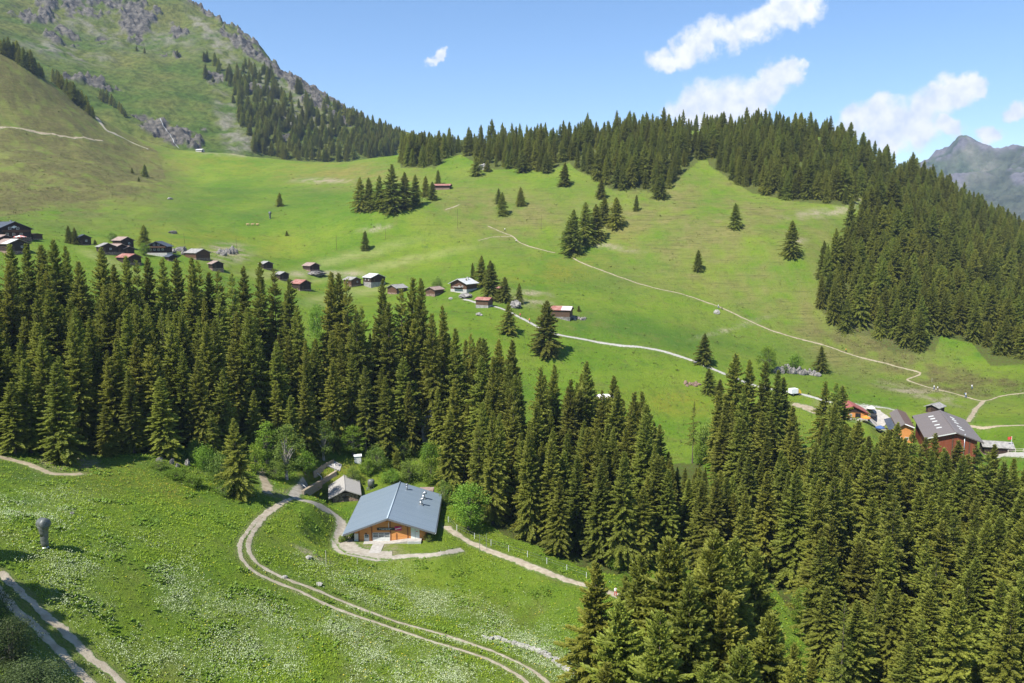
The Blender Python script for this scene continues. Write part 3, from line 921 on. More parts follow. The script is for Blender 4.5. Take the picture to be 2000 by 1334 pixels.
def ground_material():
    m, t, b = base_mat('alpine_meadow')
    L = t.links.new
    geo = N(t, 'ShaderNodeNewGeometry')
    pos = geo.outputs['Position']

    def noise(scale, detail=6, rough=0.6, stretch=None, dist=0.0):
        n = N(t, 'ShaderNodeTexNoise', inp={'Scale': scale, 'Detail': detail, 'Roughness': rough, 'Distortion': dist})
        if stretch:
            mp = N(t, 'ShaderNodeMapping')
            mp.inputs['Scale'].default_value = stretch
            L(pos, mp.inputs[0])
            L(mp.outputs[0], n.inputs['Vector'])
        else:
            L(pos, n.inputs['Vector'])
        return n.outputs['Fac']

    def rng_(sock, a, b_, lo=0.0, hi=1.0):
        r = N(t, 'ShaderNodeMapRange')
        r.inputs['From Min'].default_value = a
        r.inputs['From Max'].default_value = b_
        r.inputs['To Min'].default_value = lo
        r.inputs['To Max'].default_value = hi
        L(sock, r.inputs['Value'])
        return r.outputs[0]

    def mix(a, b_, fac):
        n = N(t, 'ShaderNodeMix', data_type='RGBA')
        for s, v in (('A', a), ('B', b_)):
            if isinstance(v, tuple):
                n.inputs[s].default_value = rgb(v)
            else:
                L(v, n.inputs[s])
        if isinstance(fac, float):
            n.inputs['Factor'].default_value = fac
        else:
            L(fac, n.inputs['Factor'])
        return n.outputs['Result']

    def attr(nm):
        a = N(t, 'ShaderNodeAttribute', attribute_name=nm)
        return a.outputs['Fac']

    def mul(a, b_):
        n = N(t, 'ShaderNodeMath', op='MULTIPLY')
        for i, v in enumerate((a, b_)):
            if isinstance(v, float):
                n.inputs[i].default_value = v
            else:
                L(v, n.inputs[i])
        return n.outputs[0]

    big = noise(0.028, 5)
    mid = noise(0.16, 6, 0.65)
    fine = noise(1.1, 8, 0.7)
    tuft = noise(3.2, 6, 0.75)
    contour = noise(1.0, 5, 0.65, (0.05, 0.05, 1.1), 0.4)
    c = mix((0.088, 0.172, 0.011), (0.155, 0.214, 0.020), rng_(big, 0.36, 0.66))
    c = mix(c, (0.052, 0.118, 0.017), rng_(mid, 0.54, 0.74, 0, 0.75))
    c = mix(c, (0.145, 0.185, 0.034), rng_(mid, 0.46, 0.24, 0, 0.6))
    c = mix(c, (0.040, 0.092, 0.017), mul(attr('deep_green'), 0.5))
    c = mix(c, mix((0.165, 0.160, 0.046), (0.215, 0.190, 0.070), rng_(mid, 0.35, 0.65)), mul(attr('dry'), 0.92))
    c = mix(c, (0.105, 0.088, 0.036), mul(attr('heath'), rng_(noise(0.35, 8, 0.75), 0.36, 0.58, 0.25, 1.0)))
    c = mix(c, (0.235, 0.205, 0.024), mul(attr('yellow'), rng_(fine, 0.4, 0.62, 0.1, 0.85)))
    c = mix(c, (0.265, 0.275, 0.095), mul(attr('mown'), rng_(contour, 0.35, 0.65, 0.4, 0.95)))
    c = mix(c, (0.26, 0.31, 0.11), mul(attr('flower'), rng_(tuft, 0.40, 0.62, 0.1, 0.7)))
    # tufts: sward seen as light and dark clumps
    c = mix(c, (0.034, 0.070, 0.012), rng_(fine, 0.54, 0.82, 0.0, 0.55))
    c = mix(c, (0.185, 0.225, 0.048), rng_(tuft, 0.54, 0.80, 0.0, 0.6))
    c = mix(c, (0.050, 0.085, 0.016), rng_(noise(0.45, 7, 0.72, (1, 1, 2.5)), 0.54, 0.74, 0.0, 0.6))
    c = mix(c, (0.135, 0.135, 0.036), rng_(noise(0.09, 8, 0.72, None, .6), 0.52, 0.70, 0.0, 0.55))
    c = mix(c, (0.060, 0.095, 0.016), rng_(contour, 0.56, 0.72, 0.0, 0.35))
    speck = noise(0.30, 10, 0.82)
    c = mix(c, (0.052, 0.080, 0.014), rng_(speck, 0.545, 0.72, 0.0, 0.6))
    c = mix(c, (0.20, 0.225, 0.055), rng_(speck, 0.455, 0.30, 0.0, 0.6))
    terr = noise(1.0, 7, 0.7, (0.11, 0.11, 2.6), 0.5)
    c = mix(c, (0.060, 0.066, 0.022), mul(attr('dry'), rng_(terr, 0.52, 0.64, 0.0, 0.6)))
    # cattle terraces follow the contours on the dry slopes
    c = mix(c, (0.075, 0.082, 0.026), mul(attr('dry'), rng_(contour, 0.50, 0.68, 0.0, 0.5)))
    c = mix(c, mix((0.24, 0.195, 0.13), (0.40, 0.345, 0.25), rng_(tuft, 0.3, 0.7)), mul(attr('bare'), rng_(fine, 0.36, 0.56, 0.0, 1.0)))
    c = mix(c, mix((0.155, 0.165, 0.05), (0.25, 0.215, 0.13), rng_(tuft, 0.35, 0.65)), mul(attr('worn'), rng_(fine, 0.3, 0.62, 0.15, 0.9)))
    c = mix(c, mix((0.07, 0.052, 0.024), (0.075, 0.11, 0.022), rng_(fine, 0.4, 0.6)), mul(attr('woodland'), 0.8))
    L(c, b.inputs['Base Color'])
    b.inputs['Roughness'].default_value = 0.95
    b.inputs['Specular IOR Level'].default_value = 0.12
    bp = N(t, 'ShaderNodeBump')
    bp.inputs['Strength'].default_value = 1.0
    bp.inputs['Distance'].default_value = 0.7
    hs = N(t, 'ShaderNodeMath', op='ADD')
    L(mul(fine, 1.0), hs.inputs[0])
    L(mul(tuft, 0.4), hs.inputs[1])
    L(hs.outputs[0], bp.inputs['Height'])
    bp2 = N(t, 'ShaderNodeBump')
    bp2.inputs['Strength'].default_value = 0.6
    bp2.inputs['Distance'].default_value = 1.2
    L(mul(contour, attr('dry')), bp2.inputs['Height'])
    L(bp.outputs[0], bp2.inputs['Normal'])
    L(bp2.outputs[0], b.inputs['Normal'])
    return m


def grid_faces(nr, nc):
    i = np.arange(nr - 1)[:, None] * nc + np.arange(nc - 1)[None, :]
    return np.stack([i, i + nc, i + nc + 1, i + 1], -1).reshape(-1, 4)[:, ::-1]


def grid_mesh(name, X, Y, Z, mat, attrs):
    nr, nc = X.shape
    V = np.stack([X, Y, Z], -1).reshape(-1, 3)
    o = np_mesh(name, V, grid_faces(nr, nc), mat, smooth_shade=True, attrs={k: v.ravel() for k, v in attrs.items()})
    return tag(o, kind='structure')


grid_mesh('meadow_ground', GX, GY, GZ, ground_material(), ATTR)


def mountain_material(name, hazy=False):
    m, t, b = base_mat(name)
    L = t.links.new
    geo = N(t, 'ShaderNodeNewGeometry')
    pos = geo.outputs['Position']

    def noise(scale, detail=7, rough=0.65, stretch=None):
        n = N(t, 'ShaderNodeTexNoise', inp={'Scale': scale, 'Detail': detail, 'Roughness': rough})
        if stretch:
            mp = N(t, 'ShaderNodeMapping')
            mp.inputs['Scale'].default_value = stretch
            L(pos, mp.inputs[0])
            L(mp.outputs[0], n.inputs['Vector'])
        else:
            L(pos, n.inputs['Vector'])
        return n.outputs['Fac']

    def ramp(sock, p0, c0, p1, c1):
        r = N(t, 'ShaderNodeValToRGB')
        r.color_ramp.elements[0].position = p0
        r.color_ramp.elements[1].position = p1
        r.color_ramp.elements[0].color = rgb(c0)
        r.color_ramp.elements[1].color = rgb(c1)
        L(sock, r.inputs[0])
        return r.outputs[0]

    def mix(a, b_, fac):
        n = N(t, 'ShaderNodeMix', data_type='RGBA')
        L(a, n.inputs['A'])
        L(b_, n.inputs['B'])
        L(fac, n.inputs['Factor'])
        return n.outputs['Result']

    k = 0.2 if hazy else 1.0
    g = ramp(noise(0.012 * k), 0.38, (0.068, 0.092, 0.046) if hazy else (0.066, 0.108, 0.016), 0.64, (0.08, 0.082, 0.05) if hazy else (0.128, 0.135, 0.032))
    g2 = ramp(noise(0.12 * k), 0.35, (0.25, 0.28, 0.2), 0.58, (1, 1, 1))
    n = N(t, 'ShaderNodeMix', data_type='RGBA', blend_type='MULTIPLY')
    n.inputs['Factor'].default_value = 0.72
    L(g, n.inputs['A'])
    L(g2, n.inputs['B'])
    g = n.outputs['Result']
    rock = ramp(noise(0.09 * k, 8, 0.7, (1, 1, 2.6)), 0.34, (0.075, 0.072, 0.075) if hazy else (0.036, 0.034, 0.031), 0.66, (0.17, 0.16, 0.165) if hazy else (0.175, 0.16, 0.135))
    scr = ramp(noise(0.3 * k, 6, 0.7), 0.3, (0.115, 0.11, 0.075), 0.7, (0.24, 0.225, 0.18))
    a1 = N(t, 'ShaderNodeAttribute', attribute_name='scree').outputs['Fac']
    a2 = N(t, 'ShaderNodeAttribute', attribute_name='crag').outputs['Fac']
    c = mix(g, scr, a1)
    c = mix(c, rock, a2)
    L(c, b.inputs['Base Color'])
    b.inputs['Roughness'].default_value = 0.95
    b.inputs['Specular IOR Level'].default_value = 0.1
    bp = N(t, 'ShaderNodeBump')
    bp.inputs['Strength'].default_value = 0.9
    bp.inputs['Distance'].default_value = 2.5 / k
    L(noise(0.16 * k, 8, 0.7), bp.inputs['Height'])
    L(bp.outputs[0], b.inputs['Normal'])
    return m


grid_mesh('mountain_hill', MGX, MGY, MGZ, mountain_material('mountain_side'), {'crag': crag, 'scree': np.clip(scree * 0.85, 0, 1)})

# ------------------------------------------------------------------ the far mountains across the valley
FCTRL = [(1500, 560, 3300), (1700, 520, 3300), (1850, 500, 3300), (2000, 470, 3300), (2300, 470, 3300), (1500, 420, 4300), (1700, 372, 4400), (1760, 352, 4450), (1800, 325, 4500), (1850, 290, 4500), (1885, 271, 4520), (1912, 284, 4520),
         (1937, 296, 4500), (1965, 288, 4480), (2000, 296, 4450), (2060, 270, 4450), (2200, 240, 4500), (2400, 260, 4500), (1880, 345, 4150), (1960, 350, 4100), (1800, 390, 4000), (1900, 420, 3750), (2000, 410, 3750), (2200, 380, 3800), (1650, 450, 3700), (2500, 420, 3500)]
FA = [[aze(p[0], p[1])[0], math.log(p[2])] for p in FCTRL]
FZ = [aze(p[0], p[1])[1] * p[2] for p in FCTRL]
for p in FCTRL[5:18]:
    a, e = aze(p[0], p[1])
    FA.append([a, math.log(p[2] + 600)])
    FZ.append(e * p[2] - 280)
FFIT = tps_fit_raw(np.array(FA), np.array(FZ))
FAZ = np.linspace(R(14), R(50), 520)
FDD = np.linspace(3250, 5150, 420)
FGA, FGD = np.meshgrid(FAZ, FDD)
FGX, FGY = FGD * np.sin(FGA), FGD * np.cos(FGA)
FGZ = tps_eval(FFIT, FGA, np.log(FGD))
fr = ridged(FGX / 330.0 + 0.3 * fbm(FGX / 200, FGY / 200, 2, 5), FGY / 330.0, 5, 71)
fn = fbm(FGX / 120.0, FGY / 120.0, 4, 73)
FGZ = FGZ + 85 * (fr - 0.6) * smooth(3300, 4000, FGD) + 16 * fn
fpx, fpy = project(FGX, FGY, FGZ)
fcrag = smooth(0.42, 0.7, (1 - smooth(330, 440, fpy)) * (0.42 + 0.55 * fr - 0.3 + 0.5 * fn))
fscree = np.clip(zones(fpx, fpy, [(1893, 300, 14, 36, -12, .7), (1900, 330, 40, 30, 0, .8)]) * (0.6 + fn), 0, 1)
FGZ = np.maximum(FGZ, -140)
grid_mesh('far_mountain_hills', FGX, FGY, FGZ, mountain_material('far_mountain_side', True), {'crag': fcrag, 'scree': fscree})

# ------------------------------------------------------------------ spruces


class Quads:
    def __init__(self):
        self.v = []
        self.a = []

    def kite(self, p, d, ln, w, roll, t0, t1):
        """one needle spray: an elongated four-cornered leaf from p along d"""
        s = np.cross(d, (0, 0, 1.0))
        n = np.linalg.norm(s)
        s = np.array((1.0, 0, 0)) if n < 1e-4 else s / n
        u = np.cross(s, d)
        s = s * math.cos(roll) + u * math.sin(roll)
        m = p + d * ln * 0.55
        self.v += [p, m + s * w * 0.5, p + d * ln, m - s * w * 0.5]
        self.a += [t0, (t0 + t1) / 2, t1, (t0 + t1) / 2]

    def mesh(self, name, mat):
        n = len(self.v)
        me_v = np.array(self.v, np.float32)
        o = np_mesh(name, me_v, np.arange(n).reshape(-1, 4), mat, attrs={'tip': np.clip(self.a, 0, 1)})
        me = o.data
        bpy.data.objects.remove(o)
        return me


def spruce_meshes(seed, H, Rm, base, ragged=0.3, gaps=0.1, dense=1.5, twig=0.88, expo=0.86):
    r = random.Random(seed)
    q = Quads()
    lean = np.array((r.uniform(-.012, .012) * H, r.uniform(-.012, .012) * H, 0))
    side = [r.uniform(0.78, 1.18) for _ in range(7)]       # the crown is fuller on some sides
    zs = []
    z = base * H
    while z < H * 0.985:
        t = (z - base * H) / (H * (1 - base))
        zs.append(z)
        z += (0.40 - 0.10 * t + r.random() * 0.14) / max(0.7, dense) * H / 24.0 / 5.6
    wob = [r.uniform(0, 6.28) for _ in range(4)]
    for b, z in enumerate(zs):
            t = (z - base * H) / (H * (1 - base))
            prof = Rm * min(1.0, 0.70 + t * 2.2) * (1 - t) ** expo * (1 + ragged * 0.28 * math.sin(z * 1.1 + wob[0]) + ragged * .2 * math.sin(z * 2.7 + wob[1])) + 0.10
            if r.random() < gaps:
                continue
            a0, nb = 0.0, 6.283 / 2.39996
            an = a0 + b * 6.283 / nb + r.uniform(-.5, .5)
            sd = side[int((an % 6.283) / 6.283 * 7) % 7]
            ln = prof * sd * (1 + r.uniform(-ragged, ragged))
            el = R(-16 + 58 * t ** 1.3 + r.uniform(-9, 9))
            droop = 0.32 * (1 - t) * r.uniform(0.5, 1.4)
            ca, sa = math.cos(an), math.sin(an)
            hd = np.array((ca, sa, 0.0))
            zc = z + r.uniform(-.12, .12)

            def at(s):
                return lean * (zc / H) ** 2 + hd * (ln * s * math.cos(el)) + np.array((0, 0, zc + ln * s * math.sin(el) - droop * ln * s * s + 0.22 * ln * max(0, s - .6) ** 1.5))
            nt = max(3, int((2.6 + ln * 4.4) * dense))
            for k in range(nt):
                s = 0.16 + 0.84 * (k + r.random() * .7) / nt
                p = at(s)
                for sg in (-1, 1):
                    yaw = an + sg * R(r.uniform(30, 66)) * (1.05 - 0.35 * s)
                    de = el - R(r.uniform(2, 34)) + R(16) * s
                    d = np.array((math.cos(yaw) * math.cos(de), math.sin(yaw) * math.cos(de), math.sin(de)))
                    l2 = twig * (0.16 + 0.14 * min(ln, 1.5) + 0.22 * ln * (1 - s) ** 0.7 + r.random() * .12 * min(1, ln + .3))
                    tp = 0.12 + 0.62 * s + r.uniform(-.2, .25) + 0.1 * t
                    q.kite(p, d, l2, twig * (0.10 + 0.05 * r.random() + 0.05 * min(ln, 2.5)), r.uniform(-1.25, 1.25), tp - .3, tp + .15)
                for _ in range(2 if r.random() < .6 else 1):       # twigs hanging from the branch
                    d = np.array((hd[0] * .35 + r.uniform(-.35, .35), hd[1] * .35 + r.uniform(-.35, .35), -1.0))
                    d /= np.linalg.norm(d)
                    tp = .15 + .55 * s + r.uniform(-.15, .2)
                    q.kite(p, d, twig * (.10 + .26 * min(ln, 1.6) * r.uniform(.5, 1.1)), twig * (.09 + .06 * min(ln, 2)), r.uniform(-.5, .5), tp, tp - .1)
            d = at(1.0) - at(0.9)
            d /= np.linalg.norm(d) + 1e-9
            q.kite(at(0.86), d, (0.22 + 0.14 * ln) * twig, (.12 + .03 * ln) * twig, r.uniform(-.5, .5), .5, 1.0)
    for k in range(5):
        q.kite(lean + np.array((0, 0, H * 0.965)), np.array((r.uniform(-.25, .25), r.uniform(-.25, .25), 1.0)), H * .032, .11, r.random() * 3, .5, .9)
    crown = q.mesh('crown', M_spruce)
    m = MB()
    hs = [-1.6, 0, 0.5, H * .15, H * .4, H * .7, H * .97]
    rd = [H * .016, H * .0145, H * .0115, H * .009, H * .006, H * .0032, H * .001]
    m.tube([tuple(lean * (max(h, 0) / H) ** 2 + np.array((0, 0, h))) for h in hs], rd, 8)
    for k in range(16):                                     # dead snags below the crown
        h = r.uniform(0.05, base + 0.18) * H
        an = r.random() * 6.283
        l = r.uniform(.5, 1.6)
        m.tube([(0, 0, h), (math.cos(an) * l, math.sin(an) * l, h - .2 * l)], [.035, .012], 3, False)
    o = m.build('trunk', M_bark, smooth_shade=True)
    tm = o.data
    bpy.data.objects.remove(o)
    return crown, tm, H


SPRUCE = {
    'tall': [spruce_meshes(1, 25, 3.6, .05, ragged=.36, expo=.74), spruce_meshes(2, 25, 3.2, .08, ragged=.42, expo=.78), spruce_meshes(3, 25, 3.9, .04, gaps=.12, ragged=.4, expo=.72), spruce_meshes(4, 25, 3.4, .12, ragged=.46, gaps=.18, expo=.7),
             spruce_meshes(5, 25, 2.9, .06, ragged=.38, expo=.74), spruce_meshes(6, 25, 3.5, .10, ragged=.5, gaps=.22, expo=.66), spruce_meshes(7, 25, 4.0, .06, ragged=.5, gaps=.15, expo=.8), spruce_meshes(8, 25, 2.7, .18, ragged=.5, gaps=.3, expo=.62, dense=1.2)],
    'broad': [spruce_meshes(11, 18, 5.4, .02, ragged=.3, gaps=.05, dense=1.25, expo=.78), spruce_meshes(12, 18, 4.9, .02, ragged=.4, gaps=.08, dense=1.25, expo=.84), spruce_meshes(13, 18, 4.5, .02, ragged=.3, gaps=.05, dense=1.25, expo=.74), spruce_meshes(14, 18, 5.0, .03, ragged=.5, gaps=.12, dense=1.2, expo=.9)],
    'sparse': [spruce_meshes(21, 25, 2.5, .3, ragged=.5, gaps=.45, dense=.9)],
    'near': [spruce_meshes(31, 30, 6.0, .10, ragged=.46, gaps=.14, dense=1.5, twig=1.0, expo=.76), spruce_meshes(32, 30, 5.3, .13, ragged=.5, gaps=.18, dense=1.5, twig=1.0, expo=.8), spruce_meshes(33, 30, 6.4, .08, ragged=.46, gaps=.14, dense=1.5, twig=1.0, expo=.72), spruce_meshes(34, 30, 5.6, .10, ragged=.55, gaps=.22, dense=1.45, twig=1.0, expo=.68)],
}

TREES = []      # dicts: plan position, height, width factor, kind, variant, stand, label


def add_tree(x, y, H, stand, kind='tall', wf=1.0, label=None, far=False, z=None):
    TREES.append(dict(x=x, y=y, z=(gz(x, y) if z is None else z) - 0.15, H=H, kind=kind, wf=wf, stand=stand, label=label, v=rng.integers(0, 99), rot=rng.random() * 6.283, far=far))
    return TREES[-1]


def height_to(p, ytop):
    """height of something standing at p whose top shows at pixel row ytop"""
    lo, hi = 0.5, 60.0
    for _ in range(30):
        m = (lo + hi) / 2
        _, yy = project(p.x, p.y, p.z + m)
        if yy > ytop:
            lo = m
        else:
            hi = m
    return lo


# --- the back rows whose tips make the outline of the woods: pixel of the tip, distance
TIPS = [(21, 475, 228), (52, 473, 224), (79, 477, 230), (103, 465, 222), (128, 477, 226), (150, 508, 214), (196, 482, 226), (222, 515, 216), (245, 498, 222), (266, 505, 218), (287, 500, 226), (315, 500, 222), (341, 503, 228),
        (371, 500, 220), (386, 506, 226), (408, 529, 222), (425, 526, 228), (450, 531, 220), (474, 517, 226), (504, 508, 218), (535, 522, 222), (562, 543, 216), (581, 598, 206), (644, 529, 222), (660, 531, 226), (677, 541, 220),
        (695, 604, 206), (708, 596, 210), (744, 542, 220), (758, 589, 208), (783, 561, 222), (806, 540, 226), (821, 542, 220), (846, 610, 206), (867, 594, 212), (891, 638, 206), (919, 648, 216), (935, 657, 220), (947, 659, 212),
        (975, 661, 216), (1000, 662, 210), (1012, 730, 196), (1056, 715, 204), (1082, 710, 210), (1114, 738, 200), (1147, 704, 208), (1177, 760, 196), (1199, 732, 204), (1238, 764, 200), (1256, 762, 206), (1287, 827, 188), (1305, 880, 186)]
TIPS_R = [(1440, 689, 236), (1466, 701, 240), (1496, 704, 236), (1518, 720, 230), (1533, 734, 234), (1407, 760, 226), (1420, 780, 220), (1550, 790, 214), (1612, 743, 240), (1632, 745, 236), (1648, 752, 242), (1610, 815, 214), (1676, 818, 212),
          (1697, 850, 208), (1722, 842, 210), (1755, 824, 216), (1781, 840, 210), (1827, 843, 214), (1850, 880, 204), (1870, 858, 212), (1890, 885, 202), (1909, 866, 210), (1946, 866, 208), (1962, 900, 200), (1984, 893, 210), (2010, 900, 206), (1660, 850, 208), (1685, 866, 204), (1738, 838, 206), (1768, 852, 204), (1800, 866, 206), (1812, 852, 210), (1842, 872, 206), (1930, 880, 204), (1710, 862, 202), (1640, 830, 212)]
GAPS = [(604, 650), (622, 650), (1026, 800), (1036, 800), (1320, 930)]


def at_az(px, py, d):
    a, _ = aze(px, py)
    x, y = d * math.sin(a), d * math.cos(a)
    return Vector((x, y, gz(x, y)))


for (px, py, d) in TIPS:
    p = at_az(px, py, d)
    add_tree(p.x, p.y, height_to(p, py), 'left', 'tall', 1.0 + rng.uniform(-.1, .14))
for (px, py, d) in TIPS_R:
    p = at_az(px, py, d)
    add_tree(p.x, p.y, height_to(p, py), 'right', 'tall', 1.12 + rng.uniform(-.1, .14))
sk = sorted([(a, b) for a, b, _ in TIPS] + GAPS)
skx, sky_ = np.array([s[0] for s in sk]), np.array([s[1] for s in sk])
skr = sorted([(a, b) for a, b, _ in TIPS_R] + [(1340, 900), (1380, 850), (1575, 860), (1590, 850)])
skrx, skry = np.array([s[0] for s in skr]), np.array([s[1] for s in skr])

# --- large spruces close to the camera, lower right
for (px, py, d, k) in [(1163, 1092, 88, 1), (1252, 1082, 84, 0), (1308, 1045, 82, 2), (1395, 1028, 90, 0), (1436, 1050, 98, 1), (1482, 1068, 104, 1), (1212, 1170, 76, 2), (1352, 1125, 76, 1), (1425, 1150, 80, 0), (1508, 1195, 88, 2), (1292, 1190, 70, 0), (1545, 1290, 84, 1), (1450, 1260, 74, 2), (1180, 1290, 72, 0), (1376, 1290, 66, 1)]:
    p = at_az(px, py, d)
    t = add_tree(p.x, p.y, height_to(p, py), 'near', 'near', 1.0)
    t['v'] = k

# --- single trees and small clumps on the meadows: (x, foot row, tip row, width factor, kind, label)
SOLO = [
    (547, 403, 375, 1.0, 'broad', 'lone small spruce high on the smooth meadow above the village, near the three tan cows'),
    (714, 488, 450, .95, 'broad', 'lone spruce on the open meadow above the white-roofed barn'),
    (1017, 402, 365, 1.15, 'broad', 'lone broad spruce on the upper meadow, just right of a close pair'),
    (974, 398, 367, .9, 'broad', 'upper spruce of the overlapping pair on the upper meadow'),
    (981, 420, 374, .95, 'broad', 'lower spruce of the overlapping pair on the upper meadow'),
    (1103, 362, 317, 1.1, 'broad', 'broad spruce standing alone just below the ridge wood'),
    (1174, 388, 347, .9, 'broad', 'spruce standing above the diagonal clump, below the ridge wood'),
    (1243, 412, 380, .8, 'broad', 'small slim spruce alone on the dry slope below the ridge wood'),
    (1290, 388, 338, .95, 'broad', 'spruce at the lowest corner of the ridge wood, beside the grass ride'),
    (1435, 446, 396, 1.05, 'broad', 'lone spruce high on the dry hillside, uppermost of the scattered ones'),
    (1545, 500, 430, .85, 'broad', 'tall lone spruce with uneven crown on the dry hillside near the hillside wood'),
    (1363, 530, 487, 1.0, 'broad', 'small lone spruce on the dry hillside above the hiking trail'),
    (1375, 711, 650, 1.05, 'broad', 'bushy spruce standing right beside the pale farm road'),
    (1383, 767, 718, 1.15, 'broad', 'small spruce just below the pale farm road, beside a pile of stones'),
    (1405, 787, 740, .9, 'broad', 'smaller spruce at the edge of the wood below the pale road'),
    (1603, 726, 675, 1.0, 'broad', 'spruce at the end of the rock outcrop below the hiking trail'),
    (1068, 693, 586, .95, 'broad', 'largest lone spruce on the meadow, in front of the red-roofed barn'),
    (993, 652, 590, .95, 'broad', 'greyish half-dead spruce standing just below the pale road'),
    (1014, 592, 552, .85, 'broad', 'slim spruce on the mound right of the chalet clump'),
    (986, 590, 540, 1.0, 'broad', 'spruce in front of the small hut with the faded red roof'),
    (958, 583, 508, 1.05, 'broad', 'tall full spruce beside the white-roofed chalet'),
    (941, 560, 498, .85, 'broad', 'slim spruce behind the tall full one beside the white-roofed chalet'),
    (923, 546, 512, .7, 'broad', 'thin little spruce behind the white-roofed chalet'),
    (911, 568, 543, .8, 'broad', 'tiny spruce on a stony mound in front of the white-roofed chalet'),
    (1130, 608, 596, 1.1, 'broad', 'tiny spruce on the rocks right of the red-roofed barn'),
    (283, 482, 438, 1.0, 'broad', 'dark pointed spruce among the village huts, taller than the chalet beside it'),
    (135, 475, 440, 1.0, 'broad', 'yellowish green spruce left of the small dark village hut'),
    (147, 477, 444, 1.0, 'broad', 'second yellowish spruce, touching the small dark village hut'),
    (186, 478, 467, 1.3, 'broad', 'little dark spruce between the dark hut and the village cluster'),
    (15, 464, 444, .9, 'broad', 'small spruce in front of the large dark chalet'),
    (1352, 905, 782, 1.0, 'sparse', 'thin half-bare spruce with a visible pale trunk at the edge of the bright meadow'),
    (465, 968, 815, .78, 'broad', 'pointed spruce standing forward of the wood beside the track junction'),
    (775, 915, 880, 1.0, 'broad', 'small spruce among the shrubs behind the blue-roofed barn'),
    (1120, 497, 408, .9, 'broad', 'tallest spruce at the lower end of the diagonal clump on the slope'),
    (1109, 480, 432, .8, 'broad', 'spruce at the left edge of the diagonal clump on the slope'),
    (1143, 478, 394, .8, 'broad', 'slim spruce in the middle of the diagonal clump on the slope'),
    (1163, 469, 398, 1.0, 'broad', 'full spruce in the middle of the diagonal clump, its foot lowest on the right side'),
    (1180, 436, 384, 1.0, 'broad', 'spruce near the upper end of the diagonal clump on the slope'),
    (1203, 443, 385, 1.0, 'broad', 'spruce at the upper right end of the diagonal clump, standing a little apart'),
    (704, 413, 345, .85, 'broad', 'leftmost spruce of the compact clump beside the long red-roofed barn'),
    (721, 411, 346, .85, 'broad', 'second spruce from the left in the compact clump by the long barn'),
    (742, 410, 342, .9, 'broad', 'third spruce from the left in the compact clump by the long barn'),
    (767, 416, 320, .85, 'broad', 'tallest spruce in the compact clump by the long barn'),
    (791, 408, 335, .85, 'broad', 'spruce right of the tallest one in the compact clump by the long barn'),
    (812, 401, 340, .85, 'broad', 'spruce with its foot on bare earth in the compact clump by the long barn'),
    (832, 385, 343, .9, 'broad', 'spruce just left of the long red-roofed barn'),
    (845, 391, 354, 1.1, 'broad', 'low bushy spruce in front of the long red-roofed barn end'),
    (856, 362, 331, .9, 'broad', 'pointed spruce just behind the long red-roofed barn'),
    (930, 344, 305, 1.1, 'broad', 'bushy spruce standing forward of the saddle wood, beside a pale rock'),
    (952, 335, 312, 1.1, 'broad', 'small round spruce beside the pale rock below the saddle wood'),
    (1020, 337, 292, 1.1, 'broad', 'broad spruce at the lower edge of the saddle wood'),
    (1067, 338, 295, 1.0, 'broad', 'spruce at the right corner of the lower edge of the saddle wood'),
    (258, 338, 326, 1.0, 'broad', 'tiny spruce alone on the brownish left slope'),
    (284, 346, 320, 1.0, 'broad', 'small yellowish spruce on the brownish left slope, largest of three'),
    (271, 355, 345, 1.2, 'broad', 'lowest tiny spruce on the brownish left slope'),
    (560, 460, 450, 1.2, 'broad', 'stunted little spruce on the meadow above the village'),
]
for (px, yb, yt, wf, kind, lab) in SOLO:
    p = hit(px, yb)
    if p is None:
        continue
    H = height_to(p, yt)
    add_tree(p.x, p.y, H, 'solo', kind, wf * (1.22 if kind == 'broad' else 1), lab)


def scatter(poly, spacing, stand, hmin, hmax, kind='tall', wf=1.0, limit=None, clear=None, jitter=.42):
    """spruces on a jittered grid over the outlined ground"""
    m = inpoly(GPX, GPY, poly)
    x0, x1, y0, y1 = GX[m].min(), GX[m].max(), GY[m].min(), GY[m].max()
    xs = np.arange(x0, x1, spacing)
    ys = np.arange(y0, y1, spacing * .9)
    n = 0
    taken = np.array([(t['x'], t['y']) for t in TREES]) if TREES else np.zeros((0, 2))
    for j, yy in enumerate(ys):
        for xx in xs:
            x = xx + (j % 2) * spacing / 2 + rng.uniform(-jitter, jitter) * spacing
            y = yy + rng.uniform(-jitter, jitter) * spacing
            z = gz(x, y)
            px, py = project(x, y, z)
            if not inpoly(px, py, poly):
                continue
            if len(taken) and ((taken - (x, y)) ** 2).sum(1).min() < (spacing * .6) ** 2:
                continue
            H = rng.uniform(hmin, hmax) * (0.92 + 0.22 * float(fbm(x / 23., y / 23., 2, 91)))
            if limit is not None:
                tx, ty = project(x, y, z + H)
                lim = np.interp(tx, limit[0], limit[1]) + rng.uniform(3, 40)
                if ty < lim:
                    H = height_to(Vector((x, y, z)), lim)
                if H < 6:
                    continue
            if clear is not None and clear(px, py, x, y, H):
                continue
            kd = 'sparse' if kind == 'tall' and rng.random() < .04 else kind
            add_tree(x, y, H * (1 if rng.random() > .12 else rng.uniform(.6, .85)), stand, kd, wf * rng.uniform(.84, 1.16))
            n += 1
    return n


def hides(px, py, x, y, H):
    """keep the view open to the farm buildings and the ways"""
    return float(lookup(near_way, x, y)) > 0.25


